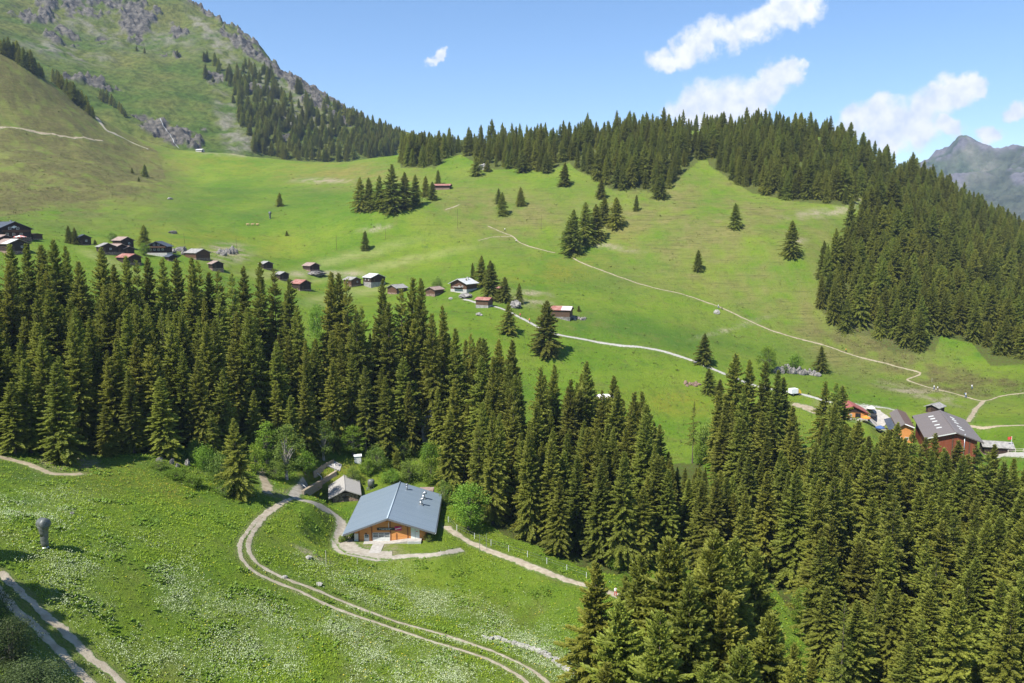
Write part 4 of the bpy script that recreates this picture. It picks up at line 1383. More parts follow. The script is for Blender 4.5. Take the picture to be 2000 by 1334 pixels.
for (px, yb, yt, wf) in [(122, 906, 705, 1.35), (322, 892, 735, 1.2), (30, 888, 745, 1.2), (212, 888, 790, 1.2), (62, 884, 700, 1.1), (262, 884, 720, 1.0), (395, 882, 700, 1.0), (440, 880, 720, 1.0), (600, 892, 735, 1.05), (655, 876, 700, 1.0), (715, 884, 712, 1.05), (757, 890, 735, 1.1), (690, 862, 690, 1.0),
                         (800, 884, 745, 1.0), (545, 882, 740, 1.0), (500, 884, 760, 1.0), (418, 905, 800, 1.1), (880, 965, 800, 1.1), (572, 900, 770, 1.0)]:
    p = hit(px, yb)
    add_tree(p.x, p.y, height_to(p, yt), 'left', 'tall', wf)
n1 = scatter(WOODS['left'], 5.5, 'left', 19, 29, 'tall', 1.02, (skx, sky_), hides)
n2 = scatter(WOODS['right'], 6.1, 'right', 18, 27, 'tall', 1.12, (skrx, skry), hides)
n2b = scatter(WOODS['middle'], 5.8, 'left', 17, 26, 'tall', 1.1, (np.array([1200, 1290, 1320, 1345, 1400, 1500]), np.array([800, 845, 890, 900, 900, 960])), hides)
n3 = scatter(WOODS['near'], 8.0, 'near', 22, 30, 'near', .95, (np.array([1000, 1160, 1300, 1400, 1480, 1540, 1800]), np.array([1200, 1150, 1075, 1060, 1120, 1230, 1300])), hides)
STRIP = np.array([(1655, 404), (1690, 384), (1712, 366), (1735, 348), (1785, 330)], float)  # tree gap that keeps the painted reflection streaks in view


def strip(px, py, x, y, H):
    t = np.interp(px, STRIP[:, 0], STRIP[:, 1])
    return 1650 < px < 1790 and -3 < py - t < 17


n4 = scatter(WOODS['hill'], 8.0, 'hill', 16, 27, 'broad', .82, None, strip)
def ridge_gaps(px, py, x, y, H):
    p = .55 if 882 < px < 962 else (.5 if 1072 < px < 1122 else (.35 if px > 1340 else .1))
    return rng.random() < p + .5 * (float(fbm(x / 26., y / 26., 2, 77)) < -.28)


n5 = scatter(WOODS['ridge'], 7.2, 'ridge', 13, 25, 'broad', .74, None, ridge_gaps)
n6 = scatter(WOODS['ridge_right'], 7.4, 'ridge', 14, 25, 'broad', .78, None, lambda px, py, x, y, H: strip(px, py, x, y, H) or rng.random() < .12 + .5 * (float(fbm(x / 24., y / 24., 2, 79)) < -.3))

# --- trees on the mountain: patches of wood thinning upwards, and the line along the left crest
MPATCH = [([(436, 140), (470, 128), (525, 140), (545, 180), (500, 190), (455, 200)], 60), ([(395, 118), (432, 118), (436, 150), (400, 152)], 10), ([(455, 200), (545, 185), (600, 215), (690, 240), (780, 280), (800, 300), (700, 318), (560, 312), (500, 300), (470, 250)], 330),
          ([(560, 150), (640, 200), (720, 245), (780, 268), (780, 290), (690, 245), (600, 210)], 70), ([(700, 250), (800, 275), (960, 300), (960, 325), (780, 318), (700, 300)], 150), ([(470, 285), (500, 280), (515, 300), (480, 305)], 4)]
for poly, cnt in MPATCH:
    P = np.array(poly, float)
    k = 0
    tries = 0
    while k < cnt and tries < cnt * 30:
        tries += 1
        px, py = rng.uniform(P[:, 0].min(), P[:, 0].max()), rng.uniform(P[:, 1].min(), P[:, 1].max())
        if not inpoly(px, py, poly):
            continue
        p = hit(px, py)
        if p is None or math.hypot(p.x, p.y) < 930 or mlookup(crag, p.x, p.y) > .8:
            continue
        add_tree(p.x, p.y, rng.uniform(12, 21), 'mountain', 'broad', .95, far=True, z=p.z)
        k += 1
for (px, py, H) in [(5, 100, 11), (12, 104, 14), (20, 108, 17), (27, 112, 15), (34, 117, 18), (40, 122, 13), (48, 128, 17), (55, 133, 16), (62, 137, 19), (69, 141, 14), (76, 145, 12), (83, 148, 10), (104, 158, 17), (111, 163, 19), (117, 168, 15), (124, 172, 14), (133, 182, 15), (140, 190, 16), (147, 196, 18), (155, 202, 14), (162, 208, 16), (169, 214, 15), (176, 220, 12), (183, 226, 10),
                   (197, 190, 13), (204, 194, 15), (211, 197, 16), (218, 201, 14), (225, 206, 12), (233, 212, 11), (240, 218, 12), (246, 224, 9), (345, 105, 9), (350, 108, 7), (265, 95, 8), (283, 100, 9), (415, 155, 8)]:
    p = hit(px + rng.uniform(-2, 2), py + 4)
    if p is not None:
        add_tree(p.x, p.y, H * 1.05, 'crest', 'broad', 1.0, far=True, z=p.z)

# --- which trees show most: paint them from near to far over a small picture and count what stays in sight
SW, SH = 1000, 667
cover = np.zeros((SH, SW), bool)
order = sorted(range(len(TREES)), key=lambda i: math.hypot(TREES[i]['x'], TREES[i]['y']))
for i in order:
    t = TREES[i]
    bx, by = project(t['x'], t['y'], t['z'])
    tx, ty = project(t['x'], t['y'], t['z'] + t['H'])
    hw = t['wf'] * (0.11 if t['kind'] in ('tall', 'sparse', 'near') else 0.17) * t['H'] * FPX / max(20., t['y']) / 2
    tx, ty, bx, by = tx / 2, ty / 2, bx / 2, by / 2
    t['px'], t['py'], t['base'] = tx * 2, ty * 2, by * 2
    y0, y1 = int(max(0, ty)), int(min(SH - 1, by))
    n = 0
    for yy in range(y0, y1 + 1):
        f = (yy - ty) / max(1e-3, by - ty)
        xc = tx + (bx - tx) * f
        w = hw * min(1, f * 1.25 + .04)
        a, b = int(max(0, xc - w)), int(min(SW, xc + w + 1))
        if b > a:
            seg = cover[yy, a:b]
            n += (~seg).sum()
            seg[:] = True
    t['vis'] = int(n)

for t in TREES:
    t['vis'] += 100000 if t['label'] else 0
ranked = sorted(TREES, key=lambda t: -t['vis'])
SINGLE = [t for t in ranked if t['vis'] > 0 and t['stand'] not in ('mountain',)][:300]
ids = set(id(t) for t in SINGLE)
MASS = [t for t in TREES if id(t) not in ids]
print('trees', len(TREES), 'woods', n1, n2, n3, n4, n5, n6, 'least visible single', SINGLE[-1]['vis'])

GROUPS = {'left': 'spruces of the dark wood below the village', 'right': 'spruces of the wood in front of the farm', 'near': 'large spruces close by the bottom edge', 'hill': 'spruces of the hillside wood',
          'ridge': 'spruces of the ridge wood', 'solo': 'spruces scattered on the meadows', 'crest': 'spruces along the left crest'}


def pick(t):
    L = SPRUCE[t['kind']]
    return L[t['v'] % len(L)], t['v'] % len(L)


PROTO = {}
for t in SINGLE:
    (cm, tm, Hn), vi = pick(t)
    s = t['H'] / Hn
    root = thing('spruce_tree', (t['x'], t['y'], t['z']), t['rot'], None, 'tree', GROUPS[t['stand']])
    root.scale = (s * t['wf'] ** .5 * 1.0, s * t['wf'] ** .5, s) if t['kind'] != 'broad' else (s * t['wf'], s * t['wf'], s)
    if t['kind'] == 'tall':
        w = t['wf'] * (t['H'] / 25.) ** -.35
        root.scale = (s * w, s * w, s)
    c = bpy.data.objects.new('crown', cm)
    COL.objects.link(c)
    c.parent = root
    k = bpy.data.objects.new('trunk', tm)
    COL.objects.link(k)
    k.parent = root
    t['root'] = root


def instanced_wood(name, trees, label):
    """the rest of the wood as ONE object: points that carry a spruce each"""
    protos = [(kd, i) for kd in ('tall', 'broad', 'near', 'sparse') for i in range(len(SPRUCE[kd]))]
    pts = np.array([(t['x'], t['y'], t['z']) for t in trees], np.float32)
    idx = np.array([protos.index((t['kind'], t['v'] % len(SPRUCE[t['kind']]))) for t in trees], np.int32)
    sc = np.array([((t['H'] / pick(t)[0][2]) * t['wf'], (t['H'] / pick(t)[0][2]) * t['wf'], t['H'] / pick(t)[0][2]) for t in trees], np.float32)
    rot = np.array([(0, 0, t['rot']) for t in trees], np.float32)
    me = bpy.data.meshes.new(name)
    me.vertices.add(len(pts))
    me.vertices.foreach_set('co', pts.ravel())
    a = me.attributes.new('kind_index', 'INT', 'POINT')
    a.data.foreach_set('value', idx)
    a = me.attributes.new('tree_scale', 'FLOAT_VECTOR', 'POINT')
    a.data.foreach_set('vector', sc.ravel())
    a = me.attributes.new('tree_turn', 'FLOAT_VECTOR', 'POINT')
    a.data.foreach_set('vector', rot.ravel())
    o = bpy.data.objects.new(name, me)
    COL.objects.link(o)
    ng = bpy.data.node_groups.new('wood', 'GeometryNodeTree')
    ng.interface.new_socket('Geometry', in_out='INPUT', socket_type='NodeSocketGeometry')
    ng.interface.new_socket('Geometry', in_out='OUTPUT', socket_type='NodeSocketGeometry')
    L = ng.links.new
    gi, go = ng.nodes.new('NodeGroupInput'), ng.nodes.new('NodeGroupOutput')
    gti = ng.nodes.new('GeometryNodeGeometryToInstance')
    for kd, i in reversed(protos):
        cm, tm, _ = SPRUCE[kd][i]
        oi = ng.nodes.new('GeometryNodeObjectInfo')
        src = next((t['root'].children[0] for t in SINGLE if t['kind'] == kd and t['v'] % len(SPRUCE[kd]) == i), None)
        if src is None:
            src = SINGLE[0]['root'].children[0]
        oi.inputs['Object'].default_value = src
        L(oi.outputs['Geometry'], gti.inputs[0])
    iop = ng.nodes.new('GeometryNodeInstanceOnPoints')
    iop.inputs['Pick Instance'].default_value = True

    def named(nm, dt):
        n = ng.nodes.new('GeometryNodeInputNamedAttribute')
        n.data_type = dt
        n.inputs['Name'].default_value = nm
        return next(s for s in n.outputs if s.enabled and s.name == 'Attribute')
    L(gi.outputs[0], iop.inputs['Points'])
    L(gti.outputs[0], iop.inputs['Instance'])
    L(named('kind_index', 'INT'), iop.inputs['Instance Index'])
    e2r = ng.nodes.new('FunctionNodeEulerToRotation')
    L(named('tree_turn', 'FLOAT_VECTOR'), e2r.inputs[0])
    L(e2r.outputs[0], iop.inputs['Rotation'])
    L(named('tree_scale', 'FLOAT_VECTOR'), iop.inputs['Scale'])
    L(iop.outputs[0], go.inputs[0])
    md = o.modifiers.new('wood', 'NODES')
    md.node_group = ng
    return tag(o, label, 'forest', kind='stuff')


bpy.context.view_layer.update()
instanced_wood('spruce_forest', MASS, 'spruce woods on the ridge, the hillside and the mountain flank, read as one mass')

# ------------------------------------------------------------------ broad-leaved trees and shrubs


def leafy_meshes(seed, H, Rx, base, clumps, leaves, leaf=0.3, mat=None, stems=1):
    r = random.Random(seed)
    q = Quads()
    tips = []
    cz = H * (base + (1 - base) * .5)
    rz = H * (1 - base) * .5
    for c in range(clumps):
        while True:
            p = np.array((r.uniform(-1, 1), r.uniform(-1, 1), r.uniform(-1, 1)))
            n = np.linalg.norm(p)
            if 0.25 < n < 1:
                break
        p = p / n * (n ** .45)
        wob = 0.78 + 0.3 * math.sin(3 * math.atan2(p[1], p[0]) + seed) + r.uniform(-.12, .12)
        f = 1.0 - 0.30 * max(0, p[2])
        c0 = np.array((p[0] * Rx * f * wob, p[1] * Rx * f * wob, cz + p[2] * rz * (0.9 + .15 * r.random())))
        tips.append(c0)
        cr = Rx * r.uniform(.2, .36)
        for k in range(leaves):
            g = np.array((r.gauss(0, .5), r.gauss(0, .5), r.gauss(0, .42))) * cr
            d = np.array((r.uniform(-1, 1), r.uniform(-1, 1), r.uniform(-.8, .5)))
            d /= np.linalg.norm(d) + 1e-6
            hi = 0.5 + 0.5 * g[2] / cr  # leaves higher in a clump take the lighter tone
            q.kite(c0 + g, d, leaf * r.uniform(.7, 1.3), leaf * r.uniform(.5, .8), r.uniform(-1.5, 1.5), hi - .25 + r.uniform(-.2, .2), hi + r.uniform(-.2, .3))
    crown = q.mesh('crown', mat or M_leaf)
    m = MB()
    for s in range(stems):
        bx, by = (r.uniform(-.25, .25) * Rx, r.uniform(-.25, .25) * Rx) if stems > 1 else (0, 0)
        top = (bx * 1.6, by * 1.6, H * .72)
        m.tube([(bx, by, -.6), (bx, by, 0.1), (bx * 1.2, by * 1.2, H * .3), top], [H * .028 / stems ** .5 + .02, H * .022 / stems ** .5 + .02, H * .016 / stems ** .5 + .015, .02], 7)
    for c0 in tips[::max(1, len(tips) // 16)]:
        h = H * r.uniform(.22, .55)
        mid = (c0 * .5 + np.array((0, 0, h * .55)))
        m.tube([(0, 0, h * .8), tuple(mid), tuple(c0)], [H * .009 + .01, H * .006 + .008, .012], 4, False)
    o = m.build('trunk', M_bark_pale if 131 <= seed < 132 else M_bark_leaf, smooth_shade=True)
    tm = o.data
    bpy.data.objects.remove(o)
    return crown, tm, H, Rx


LEAFY = {
    'tree': [leafy_meshes(101, 12, 4.0, .10, 90, 62, .36), leafy_meshes(102, 12, 4.2, .08, 84, 60, .36)],
    'bush': [leafy_meshes(111, 5, 3.0, .0, 64, 52, .30, stems=4), leafy_meshes(112, 5, 3.2, .0, 60, 52, .30, stems=4)],
    'dull': [leafy_meshes(121, 6, 2.8, .0, 70, 46, .28, M_leaf_dull, 4), leafy_meshes(122, 6, 3.1, .0, 66, 46, .30, M_leaf_dull, 4)],
    'dark': [leafy_meshes(141, 6, 3.0, .0, 150, 90, .15, M_leaf_dark, 4), leafy_meshes(142, 6, 3.0, .0, 150, 90, .15, M_leaf_dark, 4)],
    'birch': [leafy_meshes(131, 14, 3.0, .12, 90, 44, .30, M_leaf_dull, 1), leafy_meshes(132, 14, 2.8, .10, 84, 46, .30, None, 1)],
}


def leafy(px, yb, yt, halfw, kind, label, group, name=None, v=0):
    p = hit(px, yb)
    cm, tm, H, Rx = LEAFY[kind][v % 2]
    h = height_to(p, yt)
    s = h / H
    depth = p.y * CP - p.z * SP
    w = halfw * depth / FPX / (Rx * .92)
    root = thing(name or ('broadleaf_tree' if kind in ('tree', 'birch') else 'shrub'), (p.x, p.y, p.z - .1), random.random() * 6.28, label, 'tree' if kind in ('tree', 'birch') else 'shrub', group)
    root.scale = (w, w, s)
    for nm, me in (('crown', cm), ('trunk', tm)):
        o = bpy.data.objects.new(nm, me)
        COL.objects.link(o)
        o.parent = root
    return root


G_TR = 'broad-leaved trees'
G_SH = 'shrubs between the wood and the blue-roofed barn'
leafy(915, 1034, 944, 36, 'tree', 'bright green broad-leaved tree right of the blue-roofed barn', G_TR)
leafy(560, 936, 826, 30, 'birch', 'slender pale-stemmed leafy tree above the track junction', G_TR)
leafy(522, 905, 822, 26, 'birch', 'bright young leafy tree left of the slender pale-stemmed one, before the dark wood', G_TR, v=1)
leafy(632, 898, 818, 25, 'birch', 'grey-green leafy tree behind the ramp wall', G_TR)
leafy(690, 890, 830, 24, 'birch', 'pale green leafy tree up the bank behind the stone shed', G_TR, v=1)
leafy(590, 886, 815, 22, 'tree', 'bright leafy tree deep among the spruces above the ramp wall', G_TR, v=1)
leafy(818, 815, 752, 26, 'tree', 'bright leafy tree in the gap of the wood above the pale cliff', G_TR)
leafy(812, 840, 790, 22, 'bush', 'yellow-green bush beside the pale cliff in the wood', G_SH)
leafy(622, 668, 590, 22, 'tree', 'bright leafy tree in the notch of the dark wood, upper one', G_TR, v=1)
leafy(640, 715, 640, 24, 'tree', 'bright leafy tree in the notch of the dark wood, lower one', G_TR)
leafy(1500, 728, 676, 19, 'tree', 'round bright leafy tree at the left end of the rock outcrop', G_TR)
leafy(1552, 724, 690, 15, 'bush', 'bluish green bush on the rock outcrop', 'bushes on the rock outcrop', v=1)
leafy(1530, 726, 712, 12, 'dull', 'low dark bush on the rock outcrop', 'bushes on the rock outcrop')
leafy(854, 566, 540, 11, 'dull', 'small grey-green leafy tree on the meadow left of the white-roofed chalet', G_TR, 'broadleaf_tree')
leafy(282, 499, 472, 10, 'tree', 'small bright leafy tree left of the village chalet with the white base', G_TR, v=1)
leafy(220, 472, 452, 9, 'dull', 'faint pale bush behind the village cluster', 'small bushes in the village')
leafy(1106, 492, 440, 9, 'bush', 'bright bush at the left foot of the diagonal spruce clump', 'small bushes on the slope')
leafy(1366, 908, 858, 15, 'tree', 'bright leafy tree beside the half-bare spruce', G_TR, v=1)
leafy(1385, 900, 818, 26, 'dull', 'pale grey-green willow bush at the edge of the bright meadow', 'bushes at the wood edge')
leafy(1570, 1236, 1146, 24, 'tree', 'bright leafy tree in the clearing between the two spruce stands', G_TR)
leafy(1596, 1294, 1266, 10, 'bush', 'small green bush on the clearing path', 'bushes in the clearing')
leafy(1545, 1275, 1245, 16, 'bush', 'low bright bush on the lower left of the clearing path', 'bushes in the clearing', v=1)
for i, (px, yb, yt, hw, kd, lab) in enumerate([
        (430, 945, 868, 26, 'dull', 'grey-green shrub left of the forward spruce'), (398, 915, 862, 24, 'bush', 'bright shrub at the left end of the shrub belt'), (438, 968, 928, 20, 'dull', 'pale low shrub at the foot of the forward spruce, left side'),
        (382, 900, 850, 18, 'dull', 'dull shrub under the front row of the dark wood'), (500, 925, 858, 22, 'bush', 'bright shrub right of the forward spruce'), (596, 925, 868, 22, 'bush', 'bright shrub above the upper end of the track junction'), (536, 935, 890, 22, 'dull', 'dull shrub between the forward spruce and the pale-stemmed tree'),
        (735, 915, 862, 24, 'dull', 'dull shrub behind the stone shed'), (718, 925, 890, 18, 'bush', 'low bright shrub above the dark water tank'), (800, 938, 890, 28, 'dull', 'wide pale shrub behind the blue roof'), (842, 945, 882, 24, 'bush', 'bright shrub right of the wide pale one behind the blue roof'),
        (765, 945, 910, 20, 'bush', 'low shrub just behind the ridge of the blue roof'), (868, 985, 925, 16, 'dull', 'narrow shrub at the back corner of the blue roof'), (838, 905, 855, 22, 'bush', 'bright shrub under the spruces above the blue roof'),
        (785, 895, 850, 20, 'dull', 'dull shrub below the pale cliff'), (1205, 1112, 1076, 20, 'bush', 'low green shrub at the dark opening of the wood'), (1250, 1150, 1108, 22, 'dull', 'sallow shrub beside the walker on the gravel path'), (1222, 1142, 1112, 14, 'bush', 'bright shrub behind the walker on the gravel path'),
        (865, 905, 862, 16, 'bush', 'shrub at the corner of the wood above the blue roof'), (690, 938, 905, 16, 'dull', 'shrub beside the upper end of the ramp wall'), (610, 960, 938, 14, 'bush', 'low bright shrub on the bank left of the ramp'),
        (345, 935, 908, 26, 'bush', 'low spreading shrub on the bank below the dark wood'), (375, 950, 920, 24, 'bush', 'low spreading shrub left of the forward spruce, on the meadow edge'), (310, 915, 895, 18, 'dull', 'low shrub at the end of the left footpath')]):
    leafy(px, yb, yb - (yb - yt) * .85, hw * .85, kd, lab, G_SH, v=i)
leafy(22, 1306, 1208, 44, 'dark', 'dark bushy thicket at the lower left beside the wheel track', 'bushes at the lower left')
leafy(-45, 1250, 1130, 55, 'dark', 'dark bush at the left edge above the thicket', 'bushes at the lower left', v=1)
leafy(45, 1378, 1300, 80, 'dark', 'pale green bush in the bottom left corner', 'bushes at the lower left', v=1)
# trees just outside the frame whose shadows fall across the meadow and the wheel track
for (px, yb, H) in [(-70, 1085, 8), (-90, 1150, 11), (-150, 1230, 14), (-110, 1190, 11)]:
    p = hit(px, yb)
    cm, tm, Hn = SPRUCE['broad'][0]
    root = thing('spruce_tree', (p.x, p.y, p.z - .2), random.random() * 6, 'spruce beside the wheel track outside the left edge, casting a shadow on the meadow', 'tree', 'spruces beside the wheel track')
    s = H / Hn
    root.scale = (s, s, s)
    for nm, me in (('crown', cm), ('trunk', tm)):
        o = bpy.data.objects.new(nm, me)
        COL.objects.link(o)
        o.parent = root

# ------------------------------------------------------------------ buildings


class Frame:
    """a building's own axes: x right along the gable, y back along the ridge, z up; from two ridge pixels or a yaw"""

    def __init__(self, origin, yaw):
        self.o = Vector(origin)
        self.yaw = yaw
        self.M = Matrix.Translation(self.o) @ Matrix.Rotation(yaw, 4, 'Z')
        self.I = self.M.inverted()
        self.c = self.I @ Vector((0, 0, 0))

    def plane(self, px, py, y):
        """where the sight line of a pixel meets the vertical plane local y"""
        d = self.I.to_3x3() @ Vector(ray(px, py))
        k = (y - self.c.y) / d.y
        return self.c + d * k

    def on(self, px, py, p, n):
        d = self.I.to_3x3() @ Vector(ray(px, py))
        k = (Vector(p) - self.c).dot(n) / d.dot(n)
        return self.c + d * k


def ridge_frame(foot, apex_front, apex_back):
    """frame with origin on the ground under the front ridge end"""
    g = hit(*foot)
    a, e = aze(*apex_front)
    # the front gable stands over the foot point: ridge height from the apex row at the same distance
    d = math.hypot(g.x, g.y)
    zr = e * d
    A = sight(apex_front[0], apex_front[1], zr)
    B = sight(apex_back[0], apex_back[1], zr)
    u = B - A
    yaw = math.atan2(-u.x, u.y)
    return Frame((A.x, A.y, g.z), yaw), zr - g.z, math.hypot(u.x, u.y)


def gable_walls(m, x0, x1, y0, y1, zl, zr, zt, xt=0.0, zb=-1.5):
    """walls of a gabled house: left eave height zl, right zr, apex zt above x = xt"""
    m.prism([(x0, zb), (x1, zb), (x1, zr), (xt, zt), (x0, zl)], y0, y1)


def roof(m, x0, z0, x1, z1, xt, zt, y0, y1, th=.22):
    m.slab((x0, y0, z0), (xt, y0, zt), (xt, y1, zt), (x0, y1, z0), th)
    m.slab((xt, y0, zt), (x1, y0, z1), (x1, y1, z1), (xt, y1, zt), th)


def window(parent, x, z, w, h, y, name='window', frame=M_white, glass=M_glass, bars=True, axis='front'):
    """frame proud of the wall, pane behind it; on the front gable (axis front) or a side wall"""
    t = .07
    m = MB()

    def B(a0, a1, b0, b1, d0, d1):
        if axis == 'front':
            m.box(a0, a1, y - d1, y - d0, b0, b1)
        elif axis == 'left':
            m.box(y - d1, y - d0, a0, a1, b0, b1)
        else:
            m.box(y + d0, y + d1, a0, a1, b0, b1)
    B(x - w / 2, x + w / 2, z, z + t, .003, .07)
    B(x - w / 2, x + w / 2, z + h - t, z + h, .003, .07)
    B(x - w / 2, x - w / 2 + t, z + t, z + h - t, .003, .07)
    B(x + w / 2 - t, x + w / 2, z + t, z + h - t, .003, .07)
    if bars:
        B(x - t / 3, x + t / 3, z + t, z + h - t, .003, .06)
    f = m.build(name, frame, parent)
    m = MB()
    B(x - w / 2 + t, x + w / 2 - t, z + t, z + h - t, .001, .03)
    m.build('pane', glass, f)
    return f


def big_barn():
    FR, hr, ln = ridge_frame((757, 1062), (756.4, 1012.3), (781.6, 941.2))
    root = thing('barn', FR.o, FR.yaw, 'orange wooden barn with wide blue-grey roof, black and magenta signs, beside the gravel drive', 'barn')
    eL = FR.plane(669.1, 1044.2, 0)
    eR = FR.plane(850.0, 1040.2, 0)
    eBR = FR.plane(860.8, 963.7, ln)
    y0 = 1.45                                     # the roof stands this far out over the front

    def F(zx, zy):                                # facade point from the enlarged picture (9.09 times, from 660,990)
        return FR.plane(660 + zx / 9.0909, 990 + zy / 9.0909, y0)
    xl, xr = F(290, 500).x, F(1562, 500).x
    sl = (hr - eL.z) / (0 - eL.x)
    sr = (hr - eR.z) / (eR.x)
    th = .3
    m = MB()
    gable_walls(m, xl, xr, y0, ln - .6, hr + sl * xl - th - .02, hr - sr * xr - th - .02, hr - th - .02)
    m.build('wall', M_wood_orange, root)
    m = MB()
    m.slab((eL.x, 0, eL.z), (0, 0, hr), (0, ln, hr), (eL.x, ln, eL.z), th)
    m.slab((0, 0, hr), (eR.x, 0, eR.z), (eR.x, ln, eR.z), (0, ln, hr), th)
    rf = m.build('roof', M_roof_blue, root)
    m = MB()
    m.tube([(0, -.05, hr + .02), (0, ln + .05, hr + .02)], .16, 8)
    m.build('ridge_cap', plain('ridge_metal', (0.33, 0.40, 0.46), (0.38, 0.45, 0.5), rough=.4), rf, True)
    m = MB()                                      # barge boards and gutters
    for (x, z) in ((eL.x, eL.z), (eR.x, eR.z)):
        m.slab((x, -.06, z - .02), (0, -.06, hr - .02), (0, -.003, hr - .02), (x, -.003, z - .02), .34) if x < 0 else m.slab((0, -.06, hr - .02), (x, -.06, z - .02), (x, -.003, z - .02), (0, -.003, hr - .02), .34)
    m.build('barge_board', plain('fascia_grey', (0.10, 0.105, 0.11), (0.14, 0.145, 0.15), rough=.6), rf)
    for x, z in ((eL.x - .08, eL.z - .22), (eR.x + .08, eR.z - .22)):
        MB().tube([(x, -.1, z), (x, ln, z)], .09, 6).build('gutter', M_metal, rf, True)
    # posts and beams on the facade
    for zx, top in ((372, 440), (600, 330), (928, 215), (1040, 470), (1238, 320), (1565, 430)):
        a, b = F(zx, top), F(zx, 660)
        MB().box(a.x - .11, a.x + .11, y0 - .09, y0 - .003, -.3, min(a.z, hr + (sl * a.x if a.x < 0 else -sr * a.x) - th - .05)).build('post', plain('post_wood', (0.20, 0.075, 0.025), (0.27, 0.11, 0.04), rough=.7), root)
    for zx in (310, 590, 880, 1220, 1540):        # purlin ends under the eaves
        a = F(zx, 400)
        zt = hr + (sl * a.x if a.x < 0 else -sr * a.x) - th
        MB().box(a.x - .12, a.x + .12, .1, y0 + .1, zt - .34, zt - .03).build('purlin_end', MATS['post_wood'], root)
    # garage door
    a, b = F(620, 640), F(925, 455)
    w, h = b.x - a.x, b.z
    g = MB().box(a.x, b.x, y0 - .05, y0 + .05, 0.02, h).build('garage_door', M_greywhite, root)
    for row in range(3):
        for c in range(3):
            px0 = a.x + .1 + c * (w - .1) / 3
            z1 = h - .1 - row * h * .175
            MB().box(px0, px0 + (w - .1) / 3 - .1, y0 - .062, y0 - .052, z1 - h * .115, z1).build('pane', M_glass, g)
    for z in (h * .2, h * .4):
        MB().box(a.x + .02, b.x - .02, y0 - .056, y0 - .0515, z, z + .025).build('groove', M_metal, g)
    # side door with a window
    a, b = F(470, 640), F(552, 490)
    d = MB().box(a.x, b.x, y0 - .05, y0 + .05, 0.02, b.z).build('door', M_greywhite, root)
    MB().box(a.x + .1, b.x - .1, y0 - .062, y0 - .052, b.z * .55, b.z * .72).build('pane', M_glass, d)
    MB().box(a.x + .1, b.x - .1, y0 - .062, y0 - .052, b.z * .78, b.z * .94).build('pane', M_glass, d)
    MB().box(b.x - .2, b.x - .08, y0 - .1, y0 - .052, 1.0, 1.05).build('handle', M_black, d)
    a = F(500, 470)
    MB().box(a.x - .12, a.x + .12, y0 - .2, y0 - .003, a.z - .2, a.z + .05).build('wall_lamp', M_black, root)
    # pale panel at the left corner
    a, b = F(295, 650), F(360, 470)
    MB().box(a.x, b.x, y0 - .06, y0 - .003, 0.0, b.z).build('door', M_greywhite, root)
    # double door, raised on a step
    a, b = F(1298, 568), F(1446, 362)
    d = MB().box(a.x, b.x, y0 - .06, y0 + .02, a.z, b.z).build('double_door', M_doorgreen, root)
    xm = (a.x + b.x) / 2
    MB().box(xm - .025, xm + .025, y0 - .072, y0 - .062, a.z, b.z).build('groove', MATS['fascia_grey'], d)
    MB().box(xm + .25, xm + .45, y0 - .075, y0 - .063, a.z + 1.45, a.z + 1.65).build('notice', M_red, d)
    zs = a.z
    # signs
    a, b = F(695, 412), F(1012, 368)
    s = MB().box(a.x, b.x, y0 - .16, y0 - .03, a.z, b.z).build('sign_board', M_charcoal, root)
    zc = (a.z + b.z) / 2
    mm = MB()
    r = random.Random(3)
    for zt, xa, xb, hh in ((zc + .04, a.x + .48, b.x - .52, .10), (zc - .14, a.x + .85, b.x - .95, .09)):   # two lines too small to read
        x = xa
        while x < xb:
            w = r.uniform(.07, .14)
            mm.box(x, min(x + w, xb), y0 - .166, y0 - .161, zt, zt + hh)
            x += w + r.choice((.03, .03, .03, .10))
    mm.build('lettering', M_greywhite, s)
    a, b = F(1010, 415), F(1132, 343)
    s = MB().box(a.x, b.x, y0 - .14, y0 - .03, a.z, b.z).build('sign_board', M_magenta, root)
    mm = MB()
    x = a.x + .08
    k = 0
    while x < b.x - .12:                           # slanting pale stroke of script
        w = r.uniform(.08, .13)
        zz = a.z + .18 + .03 * k
        mm.box(x, x + w, y0 - .147, y0 - .141, zz, zz + .16)
        x += w + .02
        k += 1
    mm.build('lettering', M_white, s)
    # pale cable pipe down from the ridge
    a, b = F(897, 270), F(903, 372)
    MB().box(a.x - .04, a.x + .04, y0 - .07, y0 - .003, b.z, a.z).build('pipe', M_white, root)
    # flue and the two bent ventilation ducts on the right slope
    nr = Vector((sr, 0, 1)).normalized()

    def R_(zx, zy):
        return FR.on(580 + zx / 5.5556, 880 + zy / 5.5556, (0, 0, hr), nr)
    p = R_(1193, 425)
    m = MB().tube([(p.x, p.y, p.z - .2), (p.x, p.y, p.z + 1.0)], .20, 10)
    fl = m.build('flue', M_metal, rf, True)
    MB().tube([(p.x, p.y, p.z + 1.0), (p.x, p.y, p.z + 1.05), (p.x, p.y, p.z + 1.32), (p.x, p.y, p.z + 1.36)], [.1, .32, .32, .2], 10).build('cowl', M_metal, fl, True)
    for zx, zy in ((1345, 588), (1372, 520)):
        p = R_(zx, zy)
        m = MB().tube([(p.x, p.y, p.z - .2), (p.x, p.y, p.z + .8)], .30, 12)
        d = m.build('vent_duct', M_metal, rf, True)
        MB().tube([(p.x - .05, p.y, p.z + .8), (p.x + .02, p.y, p.z + 1.12), (p.x + .35, p.y, p.z + 1.3), (p.x + .75, p.y, p.z + 1.2)], [.28, .30, .30, .27], 12).build('cowl', M_metal, d, True)
        MB().box(p.x - .45, p.x + .45, p.y - .45, p.y + .45, p.z - .3, p.z + .14).build('base_flashing', M_metal, d)
